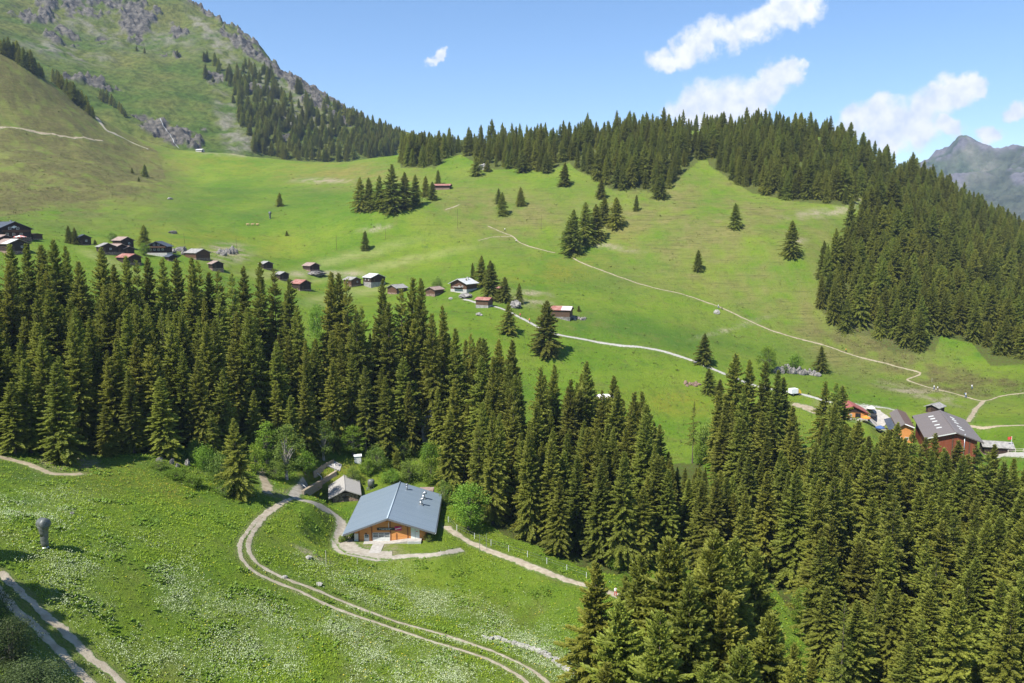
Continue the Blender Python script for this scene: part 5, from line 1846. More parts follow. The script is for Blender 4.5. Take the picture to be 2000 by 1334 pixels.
    # concrete forecourt, ramp and step
    m = MB()
    a, b = F(470, 650), F(935, 650)
    m.box(a.x, b.x, y0 - 1.5, y0 - .06, -.9, .03)
    m.build('forecourt', M_concrete, root)
    a, b = F(935, 640), F(1250, 575)
    zr_ = max(.5, zs - .05)
    MB().raw([(b.x * 0 + a.x, y0 - 1.5, -.8), (b.x, y0 - 1.5, -.8), (b.x, y0 - .06, -.8), (a.x, y0 - .06, -.8), (a.x, y0 - 1.5, .05), (b.x, y0 - 1.5, zr_), (b.x, y0 - .06, zr_), (a.x, y0 - .06, .05)],
             [(3, 2, 1, 0), (4, 5, 6, 7), (0, 1, 5, 4), (1, 2, 6, 5), (2, 3, 7, 6), (3, 0, 4, 7)]).build('ramp', M_concrete, root)
    x0_, x1_ = F(1250, 575).x, F(1490, 575).x
    MB().box(x0_ + .003, x1_, y0 - 1.6, y0 - .06, -.8, zr_ - .01).build('step', M_concrete, root)
    for k in range(14):                            # railing bars before the step
        x = x0_ + .1 + k * (x1_ - x0_ - .2) / 13
        MB().box(x - .035, x + .035, y0 - 1.7, y0 - 1.63, -.6, zr_ + .02).build('rail_bar', M_white, root)
    # driveway slab towards the gravel
    m = MB()
    a, b = F(650, 690), F(850, 690)
    pts = []
    for yy in (y0 - 1.51, y0 - 3.0, y0 - 4.6, y0 - 6.2):
        for x in (a.x, b.x):
            w = FR.M @ Vector((x - .12 * (y0 - yy) * .3, yy, 0))
            pts.append((x - .12 * (y0 - yy) * .3, yy, max(gz(w.x, w.y) - FR.o.z + .14, -3)))
    pts[0] = (pts[0][0], pts[0][1], .02)
    pts[1] = (pts[1][0], pts[1][1], .02)
    for k in range(3):
        m.slab(pts[2 * k + 2], pts[2 * k + 3], pts[2 * k + 1], pts[2 * k], .35)
    m.build('driveway', M_concrete, root)
    return FR, root, hr, ln


BARN, barn_root, barn_h, barn_l = big_barn()


def shrub_at(fr, x, y, s, h, kind, label, group, v=0):
    w = fr.M @ Vector((x, y, 0))
    cm, tm, H, Rx = LEAFY[kind][v]
    root = thing('shrub', (w.x, w.y, gz(w.x, w.y)), random.random() * 6, label, 'shrub', group)
    root.scale = (s / Rx, s / Rx, h / H)
    for nm, me in (('crown', cm), ('trunk', tm)):
        o = bpy.data.objects.new(nm, me)
        COL.objects.link(o)
        o.parent = root


shrub_at(BARN, -8.3, 1.6, .95, 2.0, 'dull', 'dark flowering shrub at the left front corner of the blue-roofed barn', 'shrubs at the barn front')
shrub_at(BARN, -9.2, 1.0, .8, 1.3, 'bush', 'bright low shrub at the left front corner of the blue-roofed barn', 'shrubs at the barn front')
shrub_at(BARN, 7.9, 1.0, 1.0, 1.7, 'dull', 'dark flowering shrub at the right front corner of the blue-roofed barn', 'shrubs at the barn front', 1)


def stone_shed():
    FR, hr, ln = ridge_frame((674, 982), (673.6, 956.5), (671.4, 918.2))
    root = thing('shed', FR.o, FR.yaw, 'small stone shed with pale weathered shingle roof, behind the blue-roofed barn', 'shed')
    eL = FR.plane(641.2, 974.5, 0)
    eR = FR.plane(706.0, 966.4, 0)
    y0 = .7
    xl, xr = FR.plane(650, 975, y0).x, FR.plane(700, 972, y0).x
    sl, sr = (hr - eL.z) / (-eL.x), (hr - eR.z) / eR.x
    m = MB()
    gable_walls(m, xl, xr, y0, ln - .4, hr + sl * xl - .3, hr - sr * xr - .3, hr - .3)
    m.build('wall', M_stone_wall, root)
    m = MB()
    roof(m, eL.x, eL.z, eR.x, eR.z, 0, hr, 0, ln, .2)
    rf = m.build('roof', M_shingle, root)
    MB().tube([(0, -.03, hr), (0, ln + .03, hr)], .1, 6).build('ridge_cap', M_shingle, rf, True)
    zb = min(hr + sl * xl, hr - sr * xr) - .3
    m = MB()
    m.prism([(-1.5, hr - .36 - sl * 1.5), (1.5, hr - .36 - sr * 1.5), (0, hr - .36)], y0 - .06, y0 - .004)
    m.build('gable_boards', M_wood_dark, root)
    MB().box(-.35, .75, y0 - .05, y0 - .002, -.4, zb * .82).build('door', M_black, root)
    MB().box(-.5, .9, y0 - .12, y0 - .051, zb * .82, zb * .82 + .16).build('lintel', M_woodlog, root)
    return FR


SHED = stone_shed()


def hut(px, py, yaw, w, l, h, pitch, wall, roofm, label, name='hut', cat='hut', over=.55, base=.12, basem=M_stone_wall, door=True, wins=1, sidewin=0, chimney=False, group='old wooden huts of the village', roof2=None, lift=0.0, skip_base=False, fr=None):
    p = hit(px, py)
    FR = Frame((p.x, p.y, p.z + lift), R(yaw))
    root = thing(name, FR.o, FR.yaw, label, cat, group)
    tn = math.tan(R(pitch))
    zt = h + w / 2 * tn
    y0, y1 = -l / 2, l / 2
    if base > 0:
        MB().box(-w / 2 - .04, w / 2 + .04, y0 - .04, y1 + .04, -2.2, base).build('foundation', basem, root)
    m = MB()
    gable_walls(m, -w / 2, w / 2, y0, y1, h, h, zt, 0, max(base - .02, -1.0))
    m.build('wall', wall, root)
    m = MB()
    xe = w / 2 + over
    ze = h - over * tn
    up = .20
    roof(m, -xe, ze + up, xe, ze + up, 0, zt + up, y0 - over * 1.2, y1 + over, .2)
    rf = m.build('roof', roofm, root)
    MB().box(-.12, .12, y0 - over * 1.2 - .02, y1 + over + .02, zt + up - .05, zt + up + .06).build('ridge_cap', roofm, rf)
    if roof2:                                   # a differently weathered strip of roofing
        k = .45
        MB().slab((-xe * .98, y0 - over * 1.1, ze + up + .02 + .02 * xe * tn), (-.15, y0 - over * 1.1, zt + up + .02 - .15 * tn), (-.15, y0 + l * k, zt + up + .02 - .15 * tn), (-xe * .98, y0 + l * k, ze + up + .02 + .02 * xe * tn), .015).build('roof_patch', roof2, rf)
    if door:
        d = MB().box(-w * .32, -w * .32 + .95, y0 - .05, y0 - .003, base, base + 1.85).build('door', M_woodlog, root)
        MB().box(-w * .32 + .75, -w * .32 + .83, y0 - .1, y0 - .05, base + .9, base + 1.0).build('handle', M_black, d)
    for k in range(wins):
        x = -w * .06 + w * .4 * (k + .5) / wins
        window(root, x, max(base + .9, h * .45), .8, .8, y0)
    for k in range(sidewin):
        y = y0 + l * (k + .7) / (sidewin + .4)
        window(root, y, max(base + .9, h * .45), .8, .8, -w / 2, axis='left')
    if chimney:
        c = MB().box(w * .12, w * .12 + .6, l * .1, l * .1 + .6, zt - w * .12 * tn - .3, zt + .75).build('chimney', M_stone_pale, rf)
        MB().box(w * .12 - .08, w * .12 + .68, l * .1 - .08, l * .1 + .68, zt + .752, zt + .84).build('chimney_cap', M_roof_grey, c)
    return FR, root


V = 'old wooden huts of the village'
# large inn-like chalet at the left edge
FR, rt = hut(18, 467, 52, 13, 14, 4.6, 24, M_wood_dark, M_roof_dark, 'large dark chalet with slate-grey roof at the left end of the village, parasol in front', 'chalet', 'chalet', .9, .9, wins=0, sidewin=3, chimney=True, group='chalets')
for x, z in ((-3.2, 1.6), (-.6, 1.6), (2.4, 1.6), (-2, 4.2), (1.2, 4.2)):
    window(rt, x, z, 1.1, 1.1, -7)
MB().box(-5.6, 5.8, -8.2, -7.01, 3.1, 3.25).build('balcony', M_wood_brown, rt)
MB().box(-5.6, 5.8, -8.2, -8.12, 3.252, 4.0).build('balcony_rail', M_wood_brown, rt)
CHALET = FR
MB().prism([(-1.5, 5.2), (-.3, 4.7), (.9, 5.5), (-.2, 5.9)], -7.10, -7.03).build('wall_ornament', M_white, rt)
hut(66, 467, 70, 5, 5, 2.0, 8, M_wood_brown, M_wood_dark, 'low brown terrace hut beside the large dark chalet', over=.2, base=.3, wins=0, group=V)
hut(3, 477, 60, 7, 7, 2.4, 22, M_wood_dark, M_roof_pink, 'low reddish-roofed hut just below the large dark chalet at the left edge', wins=0, group=V)
hut(24, 490, 58, 8.5, 11, 3.0, 23, M_wood_dark, M_roof_pink, 'long hut with a pale pinkish roof rising behind the leftmost spruces', wins=1, group=V, roof2=M_roof_white)
hut(163, 478, 40, 5.5, 5, 3.2, 26, M_wood_dark, M_roof_dark, 'small black hut with two yellowish spruces at its left', wins=1, group=V)
hut(208, 493, 40, 6.5, 7, 2.6, 24, M_wood_dark, M_roof_grey, 'dark hut with pale grey roof, left one of the village cluster', wins=1, group=V, base=.3)
hut(228, 493, 58, 5, 8, 2.6, 24, M_wood_dark, M_roof_pink, 'long low dark hut joined to the pale grey one in the village cluster', wins=0, group=V, base=.3)
hut(241, 483, 55, 6, 7.5, 3.3, 26, M_wood_dark, M_roof_pink, 'hut with pinkish roof standing highest in the village cluster', wins=1, group=V)
hut(248, 495, 50, 4.5, 5, 2.2, 24, M_wood_dark, M_roof_pink, 'smallest hut of the village cluster, pinkish roof, right of the long low one', wins=0, group=V)
hut(252, 513, 55, 6, 9, 2.4, 24, M_wood_dark, M_roof_redpale, 'reddish-roofed hut lowest in the village cluster, half behind spruce tips', wins=0, group=V)
FR, rt = hut(312, 497, 8, 9.0, 9, 4.0, 24, M_wood_dark, M_roof_dark, 'dark wooden chalet with white base and gable facing the valley', 'chalet', 'chalet', .9, .9, M_stone_pale, wins=0, group='chalets')
for x, z in ((-2.7, 2.0), (-.9, 2.0), (.9, 2.0), (2.7, 2.0), (-1.0, 4.2), (1.0, 4.2)):
    window(rt, x, z, .9, .9, -4.5)
MB().box(-4.2, 4.2, -5.5, -4.51, 3.2, 3.32).build('balcony', M_wood_brown, rt)
MB().box(-4.2, 4.2, -5.5, -5.42, 3.322, 3.95).build('balcony_rail', M_wood_brown, rt)
hut(334, 508, 50, 4, 4, 1.6, 24, M_wood_dark, M_roof_dark, 'tiny dark hut top just below the white-based chalet', wins=0, door=False, group=V)
hut(386, 504, 55, 7.5, 9, 2.6, 24, M_wood_brown, M_roof_grey, 'brown barn with pale roof beside a standing boulder', wins=0, group=V, base=.2)
hut(422, 527, 42, 5.2, 4.8, 2.9, 24, M_wood_dark, M_roof_pink, 'small hut on a white stone base below the large boulders', wins=0, group=V, base=.9)
hut(520, 524, 42, 5, 5, 2.4, 24, M_wood_dark, M_roof_grey, 'dark hut mostly hidden behind the pair of tall spruce tips', wins=0, group=V)
hut(551, 545, 45, 4.8, 4.8, 2.5, 24, M_wood_dark, M_roof_grey, 'small dark hut with grey roof above the tips of the wood, beside the mown strip', wins=0, group=V)
hut(608, 528, 50, 6, 6.5, 2.6, 25, M_wood_dark, M_roof_pink, 'dark hut with light pinkish roof on a stony knoll', wins=0, group=V, base=.5)
hut(588, 565, 52, 6.5, 7, 3.0, 26, M_wood_dark, M_roof_redpale, 'dark hut with faded red roof beside the mown meadow', wins=0, group=V)
hut(688, 556, 48, 6, 6.5, 2.7, 22, M_wood_brown, M_roof_grey, 'brown hut with grey roof and a white window, right of the three joined spruce tips', wins=1, sidewin=1, group=V)
hut(731, 557, 42, 8.5, 7.5, 4.2, 22, M_wood_dark, M_roof_white, 'tall barn with bright white roof', 'barn', 'barn', wins=0, sidewin=2, group=V, base=1.8, basem=M_roof_grey)
hut(776, 571, -38, 6.5, 7, 2.4, 24, M_wood_brown, M_roof_grey, 'brown hut with grey roof half hidden by spruce tips, right of the white-roofed barn', wins=0, group=V)
hut(849, 574, -32, 5.5, 7, 2.2, 22, M_wood_brown, M_roof_pink, 'low hut with pale roof just above the spruce tips, next to the small leafy tree', wins=0, group=V, base=.4)
FR, rt = hut(906, 566, -30, 9, 9, 3.3, 24, M_wood_brown, M_roof_white, 'white-roofed brown chalet beside the tall full spruce', 'chalet', 'chalet', .9, .6, M_stone_pale, wins=2, chimney=True, group='chalets')
MB().box(-2.5, 2.2, -6.0, -4.51, 1.6, 1.75).build('balcony', M_stone_pale, rt)
hut(978, 574, 18, 5, 5, 2.2, 24, M_wood_dark, M_roof_redpale, 'small hut with faded red roof between two spruces', wins=0, group=V)
hut(946, 600, 62, 4.2, 6.2, 3.4, 22, M_woodlog, M_roof_redpale, 'small grey hut with red-striped roof on a pale base beside the road', wins=0, door=False, group=V, base=1.1, basem=M_roof_grey)
hut(1097, 619, 74, 6.5, 8.6, 3.4, 22, M_woodlog, M_roof_redpale, 'weathered barn with red and pale roof on stones above the pale road', 'barn', 'barn', wins=0, sidewin=0, group=V, base=.4, basem=M_rock, roof2=M_roof_white)
hut(862, 369, 80, 6, 13.5, 2.2, 20, M_wood_dark, M_roof_redpale, 'long low barn with faded red roof high on the meadow beside a spruce clump', 'barn', 'barn', wins=0, group=V, base=.3)
hut(391, 297, 70, 4.5, 7, 1.8, 24, M_stone_pale, M_roof_white, 'small pale hut on the skyline of the meadow below the waterfall', wins=1, group='buildings at the rim')
# ------------------------------------------------------------------ the farm on the right
FARM = 'farm buildings beside the wood'


def farm_barn():
    FR, hr, ln = ridge_frame((1872, 905), (1867.5, 844.5), (1836, 801))
    root = thing('barn', FR.o, FR.yaw, 'huge barn with grey-brown sheet roof, two rows of white skylights and a red-brown gable', 'barn', FARM)
    eL = FR.plane(1806, 856, 0)
    eLb = FR.plane(1779, 814, ln)
    eR = FR.plane(1922.5, 865, 0)
    zl, zr = eL.z, eR.z
    y0 = 1.0
    xl, xr = eL.x + 1.2, eR.x - 1.6
    sl, sr = (hr - zl) / (-eL.x), (hr - zr) / eR.x
    m = MB()
    gable_walls(m, xl, xr, y0, ln - .8, hr + sl * xl - .34, hr - sr * xr - .34, hr - .34, 0, -4)
    m.build('wall', M_wood_red, root)
    m = MB()
    roof(m, eL.x, zl, eR.x, zr, 0, hr, 0, ln, .3)
    rf = m.build('roof', M_roof_brown, root)
    MB().box(-.25, .25, -.05, ln + .05, hr - .05, hr + .09).build('ridge_cap', M_roof_brown, rf)
    MB().slab((eL.x, -.05, zl - .02), (0, -.05, hr - .02), (0, -.003, hr - .02), (eL.x, -.003, zl - .02), .3).build('barge_board', M_greywhite, rf)
    nl, nr = Vector((-sl, 0, 1)).normalized(), Vector((sr, 0, 1)).normalized()
    Z = lambda zx, zy, n: FR.on(1500 + zx / 3.994, 700 + zy / 3.994, (0, 0, hr), n)
    for a, b in (((1250, 453), (1290, 446)), ((1265, 471), (1302, 465)), ((1280, 492), (1319, 485)), ((1297, 519), (1338, 512)), ((1312, 541), (1354, 534))):
        up = Vector((0, 0, .05))
        MB().slab(Z(a[0] + 2, a[1] + 6, nl) + up, Z(b[0] + 2, b[1] + 6, nl) + up, Z(*b, nl) + up, Z(*a, nl) + up, .045).build('skylight', M_greywhite, rf)
    for a, b in (((1420, 453), (1455, 471)), ((1435, 472), (1470, 489)), ((1452, 494), (1487, 509)), ((1474, 522), (1513, 541)), ((1492, 545), (1532, 563))):
        MB().slab(Z(a[0] - 1, a[1] + 4, nr) + up, Z(b[0] - 1, b[1] + 4, nr) + up, Z(*b, nr) + up, Z(*a, nr) + up, .045).build('skylight', M_greywhite, rf)
    for k in range(3):
        x = xl + (xr - xl) * (.15 + .35 * k)
        zt = hr + (sl * x if x < 0 else -sr * x) - .4
        MB().box(x - .15, x + .15, y0 - .12, y0 - .003, -3, zt).build('post', M_woodlog, root)
    x = xl + (xr - xl) * .74
    MB().tube([(x, y0 - .25, -3), (x, y0 - .25, hr - sr * x + .4)], .12, 8).build('pipe', M_metal, root, True)
    d = MB().box(-3.2, .8, y0 - .1, y0 - .003, -1.5, 2.9).build('barn_door', M_wood_red, root)
    return FR


FBARN = farm_barn()


def farm_house():
    FR, hr, ln = ridge_frame((1772, 866), (1768, 827.5), (1751.5, 798.5))
    root = thing('barn', FR.o, FR.yaw, 'orange board-walled cowshed with grey-brown roof, left of the huge barn', 'barn', FARM)
    eL = FR.plane(1752, 836, 0)
    eR = FR.plane(1787, 835, 0)
    y0 = .8
    m = MB()
    zl, zr = eL.z, eR.z
    sl, sr = (hr - zl) / (-eL.x), (hr - zr) / eR.x
    xl, xr = eL.x + .6, eR.x - .2
    gable_walls(m, xl, xr, y0, ln - .6, hr + sl * xl - .3, hr - sr * xr - .3, hr - .3, 0, -4)
    m.build('wall', M_wood_orange, root)
    m = MB()
    m.slab((eL.x, 0, zl), (0, 0, hr), (0, ln, hr), (eL.x, ln, zl), .25)
    rf = m.build('roof', M_roof_brown, root)
    MB().slab((0, 0, hr), (eR.x, 0, zr), (eR.x, ln, zr), (0, ln, hr), .25).build('roof', M_roof_dkbrown, root)
    MB().slab((0, -.06, hr), (eR.x, -.06, zr), (eR.x, -.003, zr), (0, -.003, hr), .3).build('barge_board', M_white, root)
    window(root, -1.5, .8, 1.0, 1.0, y0)
    window(root, .8, .8, 1.0, 1.0, y0)
    # lean-to strip of dark sheeting along the left wall
    MB().slab((eL.x - 2.2, 1.5, zl - 1.1), (eL.x - .05, 1.5, zl - .35), (eL.x - .05, ln * .75, zl - .35), (eL.x - 2.2, ln * .75, zl - 1.1), .12).build('lean_to_roof', M_roof_dark, root)


farm_house()


def red_house():
    FR, hr, ln = ridge_frame((1668, 822), (1667.5, 798), (1664, 780.5))
    root = thing('farmhouse', FR.o, FR.yaw + R(10), 'small orange and white farmhouse with red sheet roof beside the yard', 'house', FARM)
    hr = 5.2
    w = 5.4
    m = MB()
    gable_walls(m, -w + 1, w - .6, .8, 9.5, 2.7, 2.7, 4.75, 0, -3)
    m.build('wall', M_wood_orange, root)
    MB().box(-w + .95, w - .55, .74, 9.55, -3, .9).build('foundation', M_stone_pale, root)
    m = MB()
    roof(m, -w, 2.6, w, 2.5, 0, hr, 0, 10, .22)
    m.build('roof', M_roof_red, root)
    MB().box(-.2, .2, -.02, 10.02, hr - .04, hr + .08).build('ridge_cap', M_roof_red, root)
    MB().prism([(-w + 1.3, 2.75), (w - .9, 2.75), (0, 4.7)], .72, .79).build('gable_boards', M_wood_dark, root)
    for x in (-2.6, -.7):
        window(root, x, 1.2, .9, 1.0, .8)
    MB().box(.8, 2.5, .72, .79, .92, 2.55).build('door', M_black, root)


red_house()
hut(1826, 805, -50, 4.2, 5.0, 2.2, 22, M_wood_dark, M_roof_grey, 'little dark hut with a pale roof just behind the huge barn', wins=0, group=FARM)
hut(1944, 884, 72, 5.5, 7.5, 2.4, 20, M_wood_dark, M_roof_grey, 'small dark shed with grey roof at the right end of the farm', wins=1, group=FARM)


# ------------------------------------------------------------------ ramp wall, tank and small works behind the barn
def ribbon_wall(m, pts, th, h, down=1.0):
    for i in range(len(pts) - 1):
        a, b = Vector(pts[i]), Vector(pts[i + 1])
        n = Vector((-(b - a).y, (b - a).x, 0)).normalized() * th / 2
        vs = [a - n, b - n, b + n, a + n]
        m.raw([(v.x, v.y, v.z - down) for v in vs] + [(v.x, v.y, v.z + h) for v in vs], [(3, 2, 1, 0), (4, 5, 6, 7), (0, 1, 5, 4), (1, 2, 6, 5), (2, 3, 7, 6), (3, 0, 4, 7)])


W0, W1, W2 = hit(592, 966), hit(628, 944), hit(657, 926)
m = MB()
ribbon_wall(m, [W0, W1, W2], .45, .75)
rw = thing('retaining_wall', (0, 0, 0), 0, 'long low timber-topped wall climbing past the stone shed', 'wall')
m.build('wall', plain('wall_timber', (0.20, 0.16, 0.115), (0.34, 0.285, 0.21), scale=2, rough=.9, stretch=(1, 1, 4)), rw)
m = MB()
for a, b in ((W0, W1), (W1, W2)):
    ribbon_wall(m, [a + Vector((0, 0, .752)), b + Vector((0, 0, .752))], .7, .14, 0)
m.build('coping', plain('coping_timber', (0.24, 0.19, 0.13), (0.36, 0.3, 0.22), scale=2, rough=.9), rw)
P = [hit(612, 930), hit(632, 916), hit(652, 906)]
m = MB()
ribbon_wall(m, P, .25, 1.1)
tag(m.build('board_fence', MATS['coping_timber']), 'brown board fence on the far side of the climbing ramp', 'fence')
m = MB()
a, b, c, d = hit(640, 912), hit(664, 922), hit(668, 910), hit(650, 901)
m.slab(a + Vector((0, 0, .35)), b + Vector((0, 0, .35)), c + Vector((0, 0, .35)), d + Vector((0, 0, .35)), .5)
tag(m.build('concrete_slab', M_concrete), 'pale concrete slab at the upper end of the ramp', 'slab')
for (px, py, hh, lab) in ((598, 962, 2.0, 'bent white post at the lower end of the climbing wall'), (628, 943, 2.4, 'bent white post halfway up the climbing wall'), (654, 926, 2.6, 'straight white post at the top of the climbing wall')):
    p = hit(px, py)
    bend = 0.0 if 'straight' in lab else 1.0
    m = MB().tube([p + Vector((0, 0, -.3)), p + Vector((0, 0, hh * .62)), p + Vector((-.9 * bend, -.1, hh))], .06, 6)
    tag(m.build('guard_post', M_white, smooth_shade=True), lab, 'post', 'white posts along the ramp')
p = hit(725, 954)
tk = thing('water_tank', p, .1, 'dark barrel-shaped tank on a metal stand behind the stone shed', 'tank')
MB().tube([(0, 0, .5), (0, 0, .62), (0, 0, 1.9), (0, 0, 2.15), (0, 0, 2.3)], [.6, .8, .8, .66, .25], 16).build('barrel', M_cover, tk, True)
m = MB()
for sx in (-1, 1):
    for sy in (-1, 1):
        m.tube([(sx * 1.0, sy * .6, -.3), (sx * .45, sy * .45, .6)], .06, 5)
m.box(-1.2, 1.2, -.66, -.54, -.02, .1).box(-1.2, 1.2, .54, .66, -.02, .1)
m.build('stand', M_metal, tk)
p = hit(699, 903)
bx = thing('electric_cabinet', p, .2, 'small pale box at the wood edge above the stone shed', 'cabinet')
MB().box(-.8, .8, -.5, .5, -.3, 1.5).build('body', M_greywhite, bx)
MB().slab((-.95, -.65, 1.7), (.95, -.65, 1.7), (.95, .65, 1.9), (-.95, .65, 1.9), .15).build('lid', M_white, bx)
p = BARN.M @ Vector((5.6, barn_l + 2.2, 0))
m = MB().box(p.x - 1.6, p.x + 1.6, p.y - 1.2, p.y + 1.2, gz(p.x, p.y) - .5, gz(p.x, p.y) + 2.9)
tag(m.build('storage_box', M_roof_pink), 'reddish pale box showing behind the back edge of the blue roof', 'box')


# ------------------------------------------------------------------ snow-making machines under tarpaulins
def snow_gun(px, yb, yt, label, turn=0.5):
    p = hit(px, yb)
    H = height_to(p, yt)
    s = H / 4.3
    root = thing('covered_snow_gun', p, turn, label, 'snow gun', 'covered snow guns')
    m = MB()
    zs = [.25, .5, 1.0, 1.5, 2.0, 2.45, 2.75]
    rs = [.46, .50, .49, .52, .54, .57, .66]
    m.tube([(.03 * math.sin(i * 2.1) * 1.5, .0, z * s) for i, z in enumerate(zs)], [r * s for r in rs], 14)
    stem = m.build('cover_sleeve', M_cover, root, True)
    # drum: a short horizontal barrel tilted upwards, closed and rounded at both ends
    m = MB()
    ax = Vector((.5, -.85, .05)).normalized()
    c = Vector((0, 0, 3.45 * s))
    ts = [-.95, -.9, -.7, -.2, .4, .85, .98]
    rr = [.2, .56, .72, .77, .77, .72, .42]
    m.tube([c + ax * (t * .85 * s) + Vector((0, 0, .06 * abs(t))) for t in ts], [r * s for r in rr], 18)
    m.tube([Vector((0, 0, 1.7 * s)), Vector((0, 0, 2.3 * s)), Vector((0, -.02 * s, 2.8 * s)), Vector((.03, -.06 * s, 3.15 * s)), c], [.52 * s, .58 * s, .70 * s, .80 * s, .6 * s], 14)
    m.build('cover_hood', M_cover, root, True)
    m = MB().tube([(0, 0, -.6), (0, 0, .3 * s)], .2 * s, 10)
    m.tube([(0, 0, -.05), (0, 0, .08)], .5 * s, 14)
    m.build('mast_foot', M_metal, root, True)
    return root


snow_gun(88, 1069, 1011, 'tall covered snow gun in grey tarpaulin on the near meadow')
snow_gun(527.5, 427, 413, 'tiny dark covered snow gun high on the smooth upper meadow', .8)

# ------------------------------------------------------------------ parasols, vehicles and other small things
def parasol(p, r, h, mat, label):
    root = thing('parasol', p, 0, label, 'parasol')
    MB().tube([(0, 0, -.2), (0, 0, h)], .05, 6).build('pole', M_metal, root)
    m = MB()
    n = 10
    vs = [(0, 0, h + .15)] + [(r * math.cos(k * 6.2832 / n), r * math.sin(k * 6.2832 / n), h - .55) for k in range(n)] + [(r * math.cos(k * 6.2832 / n), r * math.sin(k * 6.2832 / n), h - .8) for k in range(n)]
    m.raw(vs, [(0, 1 + k, 1 + (k + 1) % n) for k in range(n)] + [(1 + k, 11 + k, 11 + (k + 1) % n, 1 + (k + 1) % n) for k in range(n)])
    m.build('canopy', mat, root)
    return root


p = CHALET.M @ Vector((1.0, -9.4, 0))
p.z = gz(p.x, p.y)
parasol(p, 2.6, 3.0, plain('red_white_canvas', (0.72, 0.70, 0.68), (0.62, 0.12, 0.10), scale=.9, contrast=(.48, .52), rough=.8), 'red and white parasol in front of the large dark chalet')
p = hit(1182, 800)
parasol(p, 4.2, 5.2, plain('pale_pink_canvas', (0.72, 0.66, 0.62), (0.78, 0.72, 0.68), rough=.8), 'large pale canopy peeping over the spruce tips on the bright meadow')
YARD = hit(1702, 820)
for i, (dx, dy, mt, lab) in enumerate([(-6, -9, M_orange, 'orange parasol on the farm terrace, nearest the wood'), (1, 3, plain('pale_canvas', (0.7, 0.62, 0.52), (0.76, 0.7, 0.6), rough=.8), 'pale parasol on the farm yard beside the red-roofed house'), (-2, -11, M_bluecloth, 'blue parasol on the farm terrace'), (2, -13, M_red, 'red parasol on the farm terrace')]):
    x, y = YARD.x + dx, YARD.y + dy
    parasol(Vector((x, y, gz(x, y))), 1.5, 2.5, mt, lab)


def truck(px, py, yaw, label):
    p = hit(px, py)
    root = thing('small_truck', p + Vector((0, 0, .1)), R(yaw), label, 'truck')
    MB().box(-1.0, 1.0, -1.0, 1.9, .75, 2.5).build('cargo_box', M_white, root)
    m = MB().prism([(-2.35, .5), (-1.02, .5), (-1.02, 2.0), (-1.7, 2.0), (-2.35, 1.25)], -.9, .9)
    o = m.build('cab', M_yellow, root)
    o.rotation_euler = (0, 0, R(90))
    o.location = (0, -.1, 0)
    g = MB().box(-.75, .75, -1.86, -1.84, 1.35, 1.9).build('windscreen', M_glass, root)
    for sx in (-1, 1):
        for y in (-1.6, 1.2):
            w = MB().tube([(sx * .82, y, .42), (sx * 1.05, y, .42)], .42, 14).build('wheel', M_black, root)
            MB().tube([(sx * 1.051, y, .42), (sx * 1.07, y, .42)], .2, 10).build('rim', M_metal, w)


truck(1551, 772, 110, 'small white box truck with yellow cab on the pale farm road at the wood edge')


def car(px, py, yaw, mat, label):
    p = hit(px, py)
    root = thing('parked_car', p + Vector((0, 0, .15)), R(yaw), label, 'car')
    MB().prism([(-2.1, .35), (2.1, .35), (2.1, .8), (1.3, .95), (.8, 1.45), (-1.1, 1.45), (-1.7, .95), (-2.1, .85)], -.85, .85).build('body', mat, root)
    MB().prism([(-1.5, .98), (1.15, .98), (.75, 1.40), (-1.05, 1.40)], -.86, .86).build('window_glass', M_glass, root)
    for x in (-1.3, 1.3):
        for y in (-.8, .8):
            MB().tube([(x, y - .1, .32), (x, y + .1, .32)], .32, 12).build('wheel', M_black, root)


car(1706, 816, 60, M_black, 'dark car parked on the pale farm yard')
p = hit(1974, 880)
fl = thing('flag_pole', p, 0, 'white pole with a small red flag beside the small grey-roofed shed', 'flag')
MB().tube([(0, 0, -.3), (0, 0, 4.4)], .05, 6).build('pole', M_white, fl)
m = MB()
n = 6
vs = [(-1.3 * k / n, .1 * math.sin(k * 1.7), 4.35 - .2 * k / n) for k in range(n + 1)] + [(-1.3 * k / n, .1 * math.sin(k * 1.7 + .4), 3.4 - .1 * k / n) for k in range(n + 1)]
m.raw(vs, [(k, k + 1, n + 2 + k, n + 1 + k) for k in range(n)])
m.build('flag', M_red, fl)

# fences: wire on white posts along the gravel path, and a rail fence on the farm road
def fence(pts, spacing, h, label, postm=M_white, wires=2, rail=False, name='wire_fence'):
    P = [hit(*q) for q in pts]
    C = resample(P, .5)
    s = np.concatenate([[0], np.cumsum(np.linalg.norm(np.diff(C, axis=0), axis=1))])
    root = thing(name, P[0], 0, label, 'fence')
    o = P[0]
    pos = []
    for d in np.arange(0, s[-1], spacing):
        x, y = np.interp(d, s, C[:, 0]), np.interp(d, s, C[:, 1])
        q = Vector((x, y, gz(x, y))) - o
        pos.append(q)
        MB().tube([q + Vector((0, 0, -.3)), q + Vector((random.uniform(-.04, .04), random.uniform(-.04, .04), h))], .05 if not rail else .08, 6).build('post', postm, root)
    for w in range(wires):
        z = h * (1 - .42 * w) - .06
        m = MB()
        m.tube([q + Vector((0, 0, z)) for q in pos], .018 if not rail else .06, 4, False)
        m.build('rail' if rail else 'wire', postm if rail else M_metal, root)
    return root


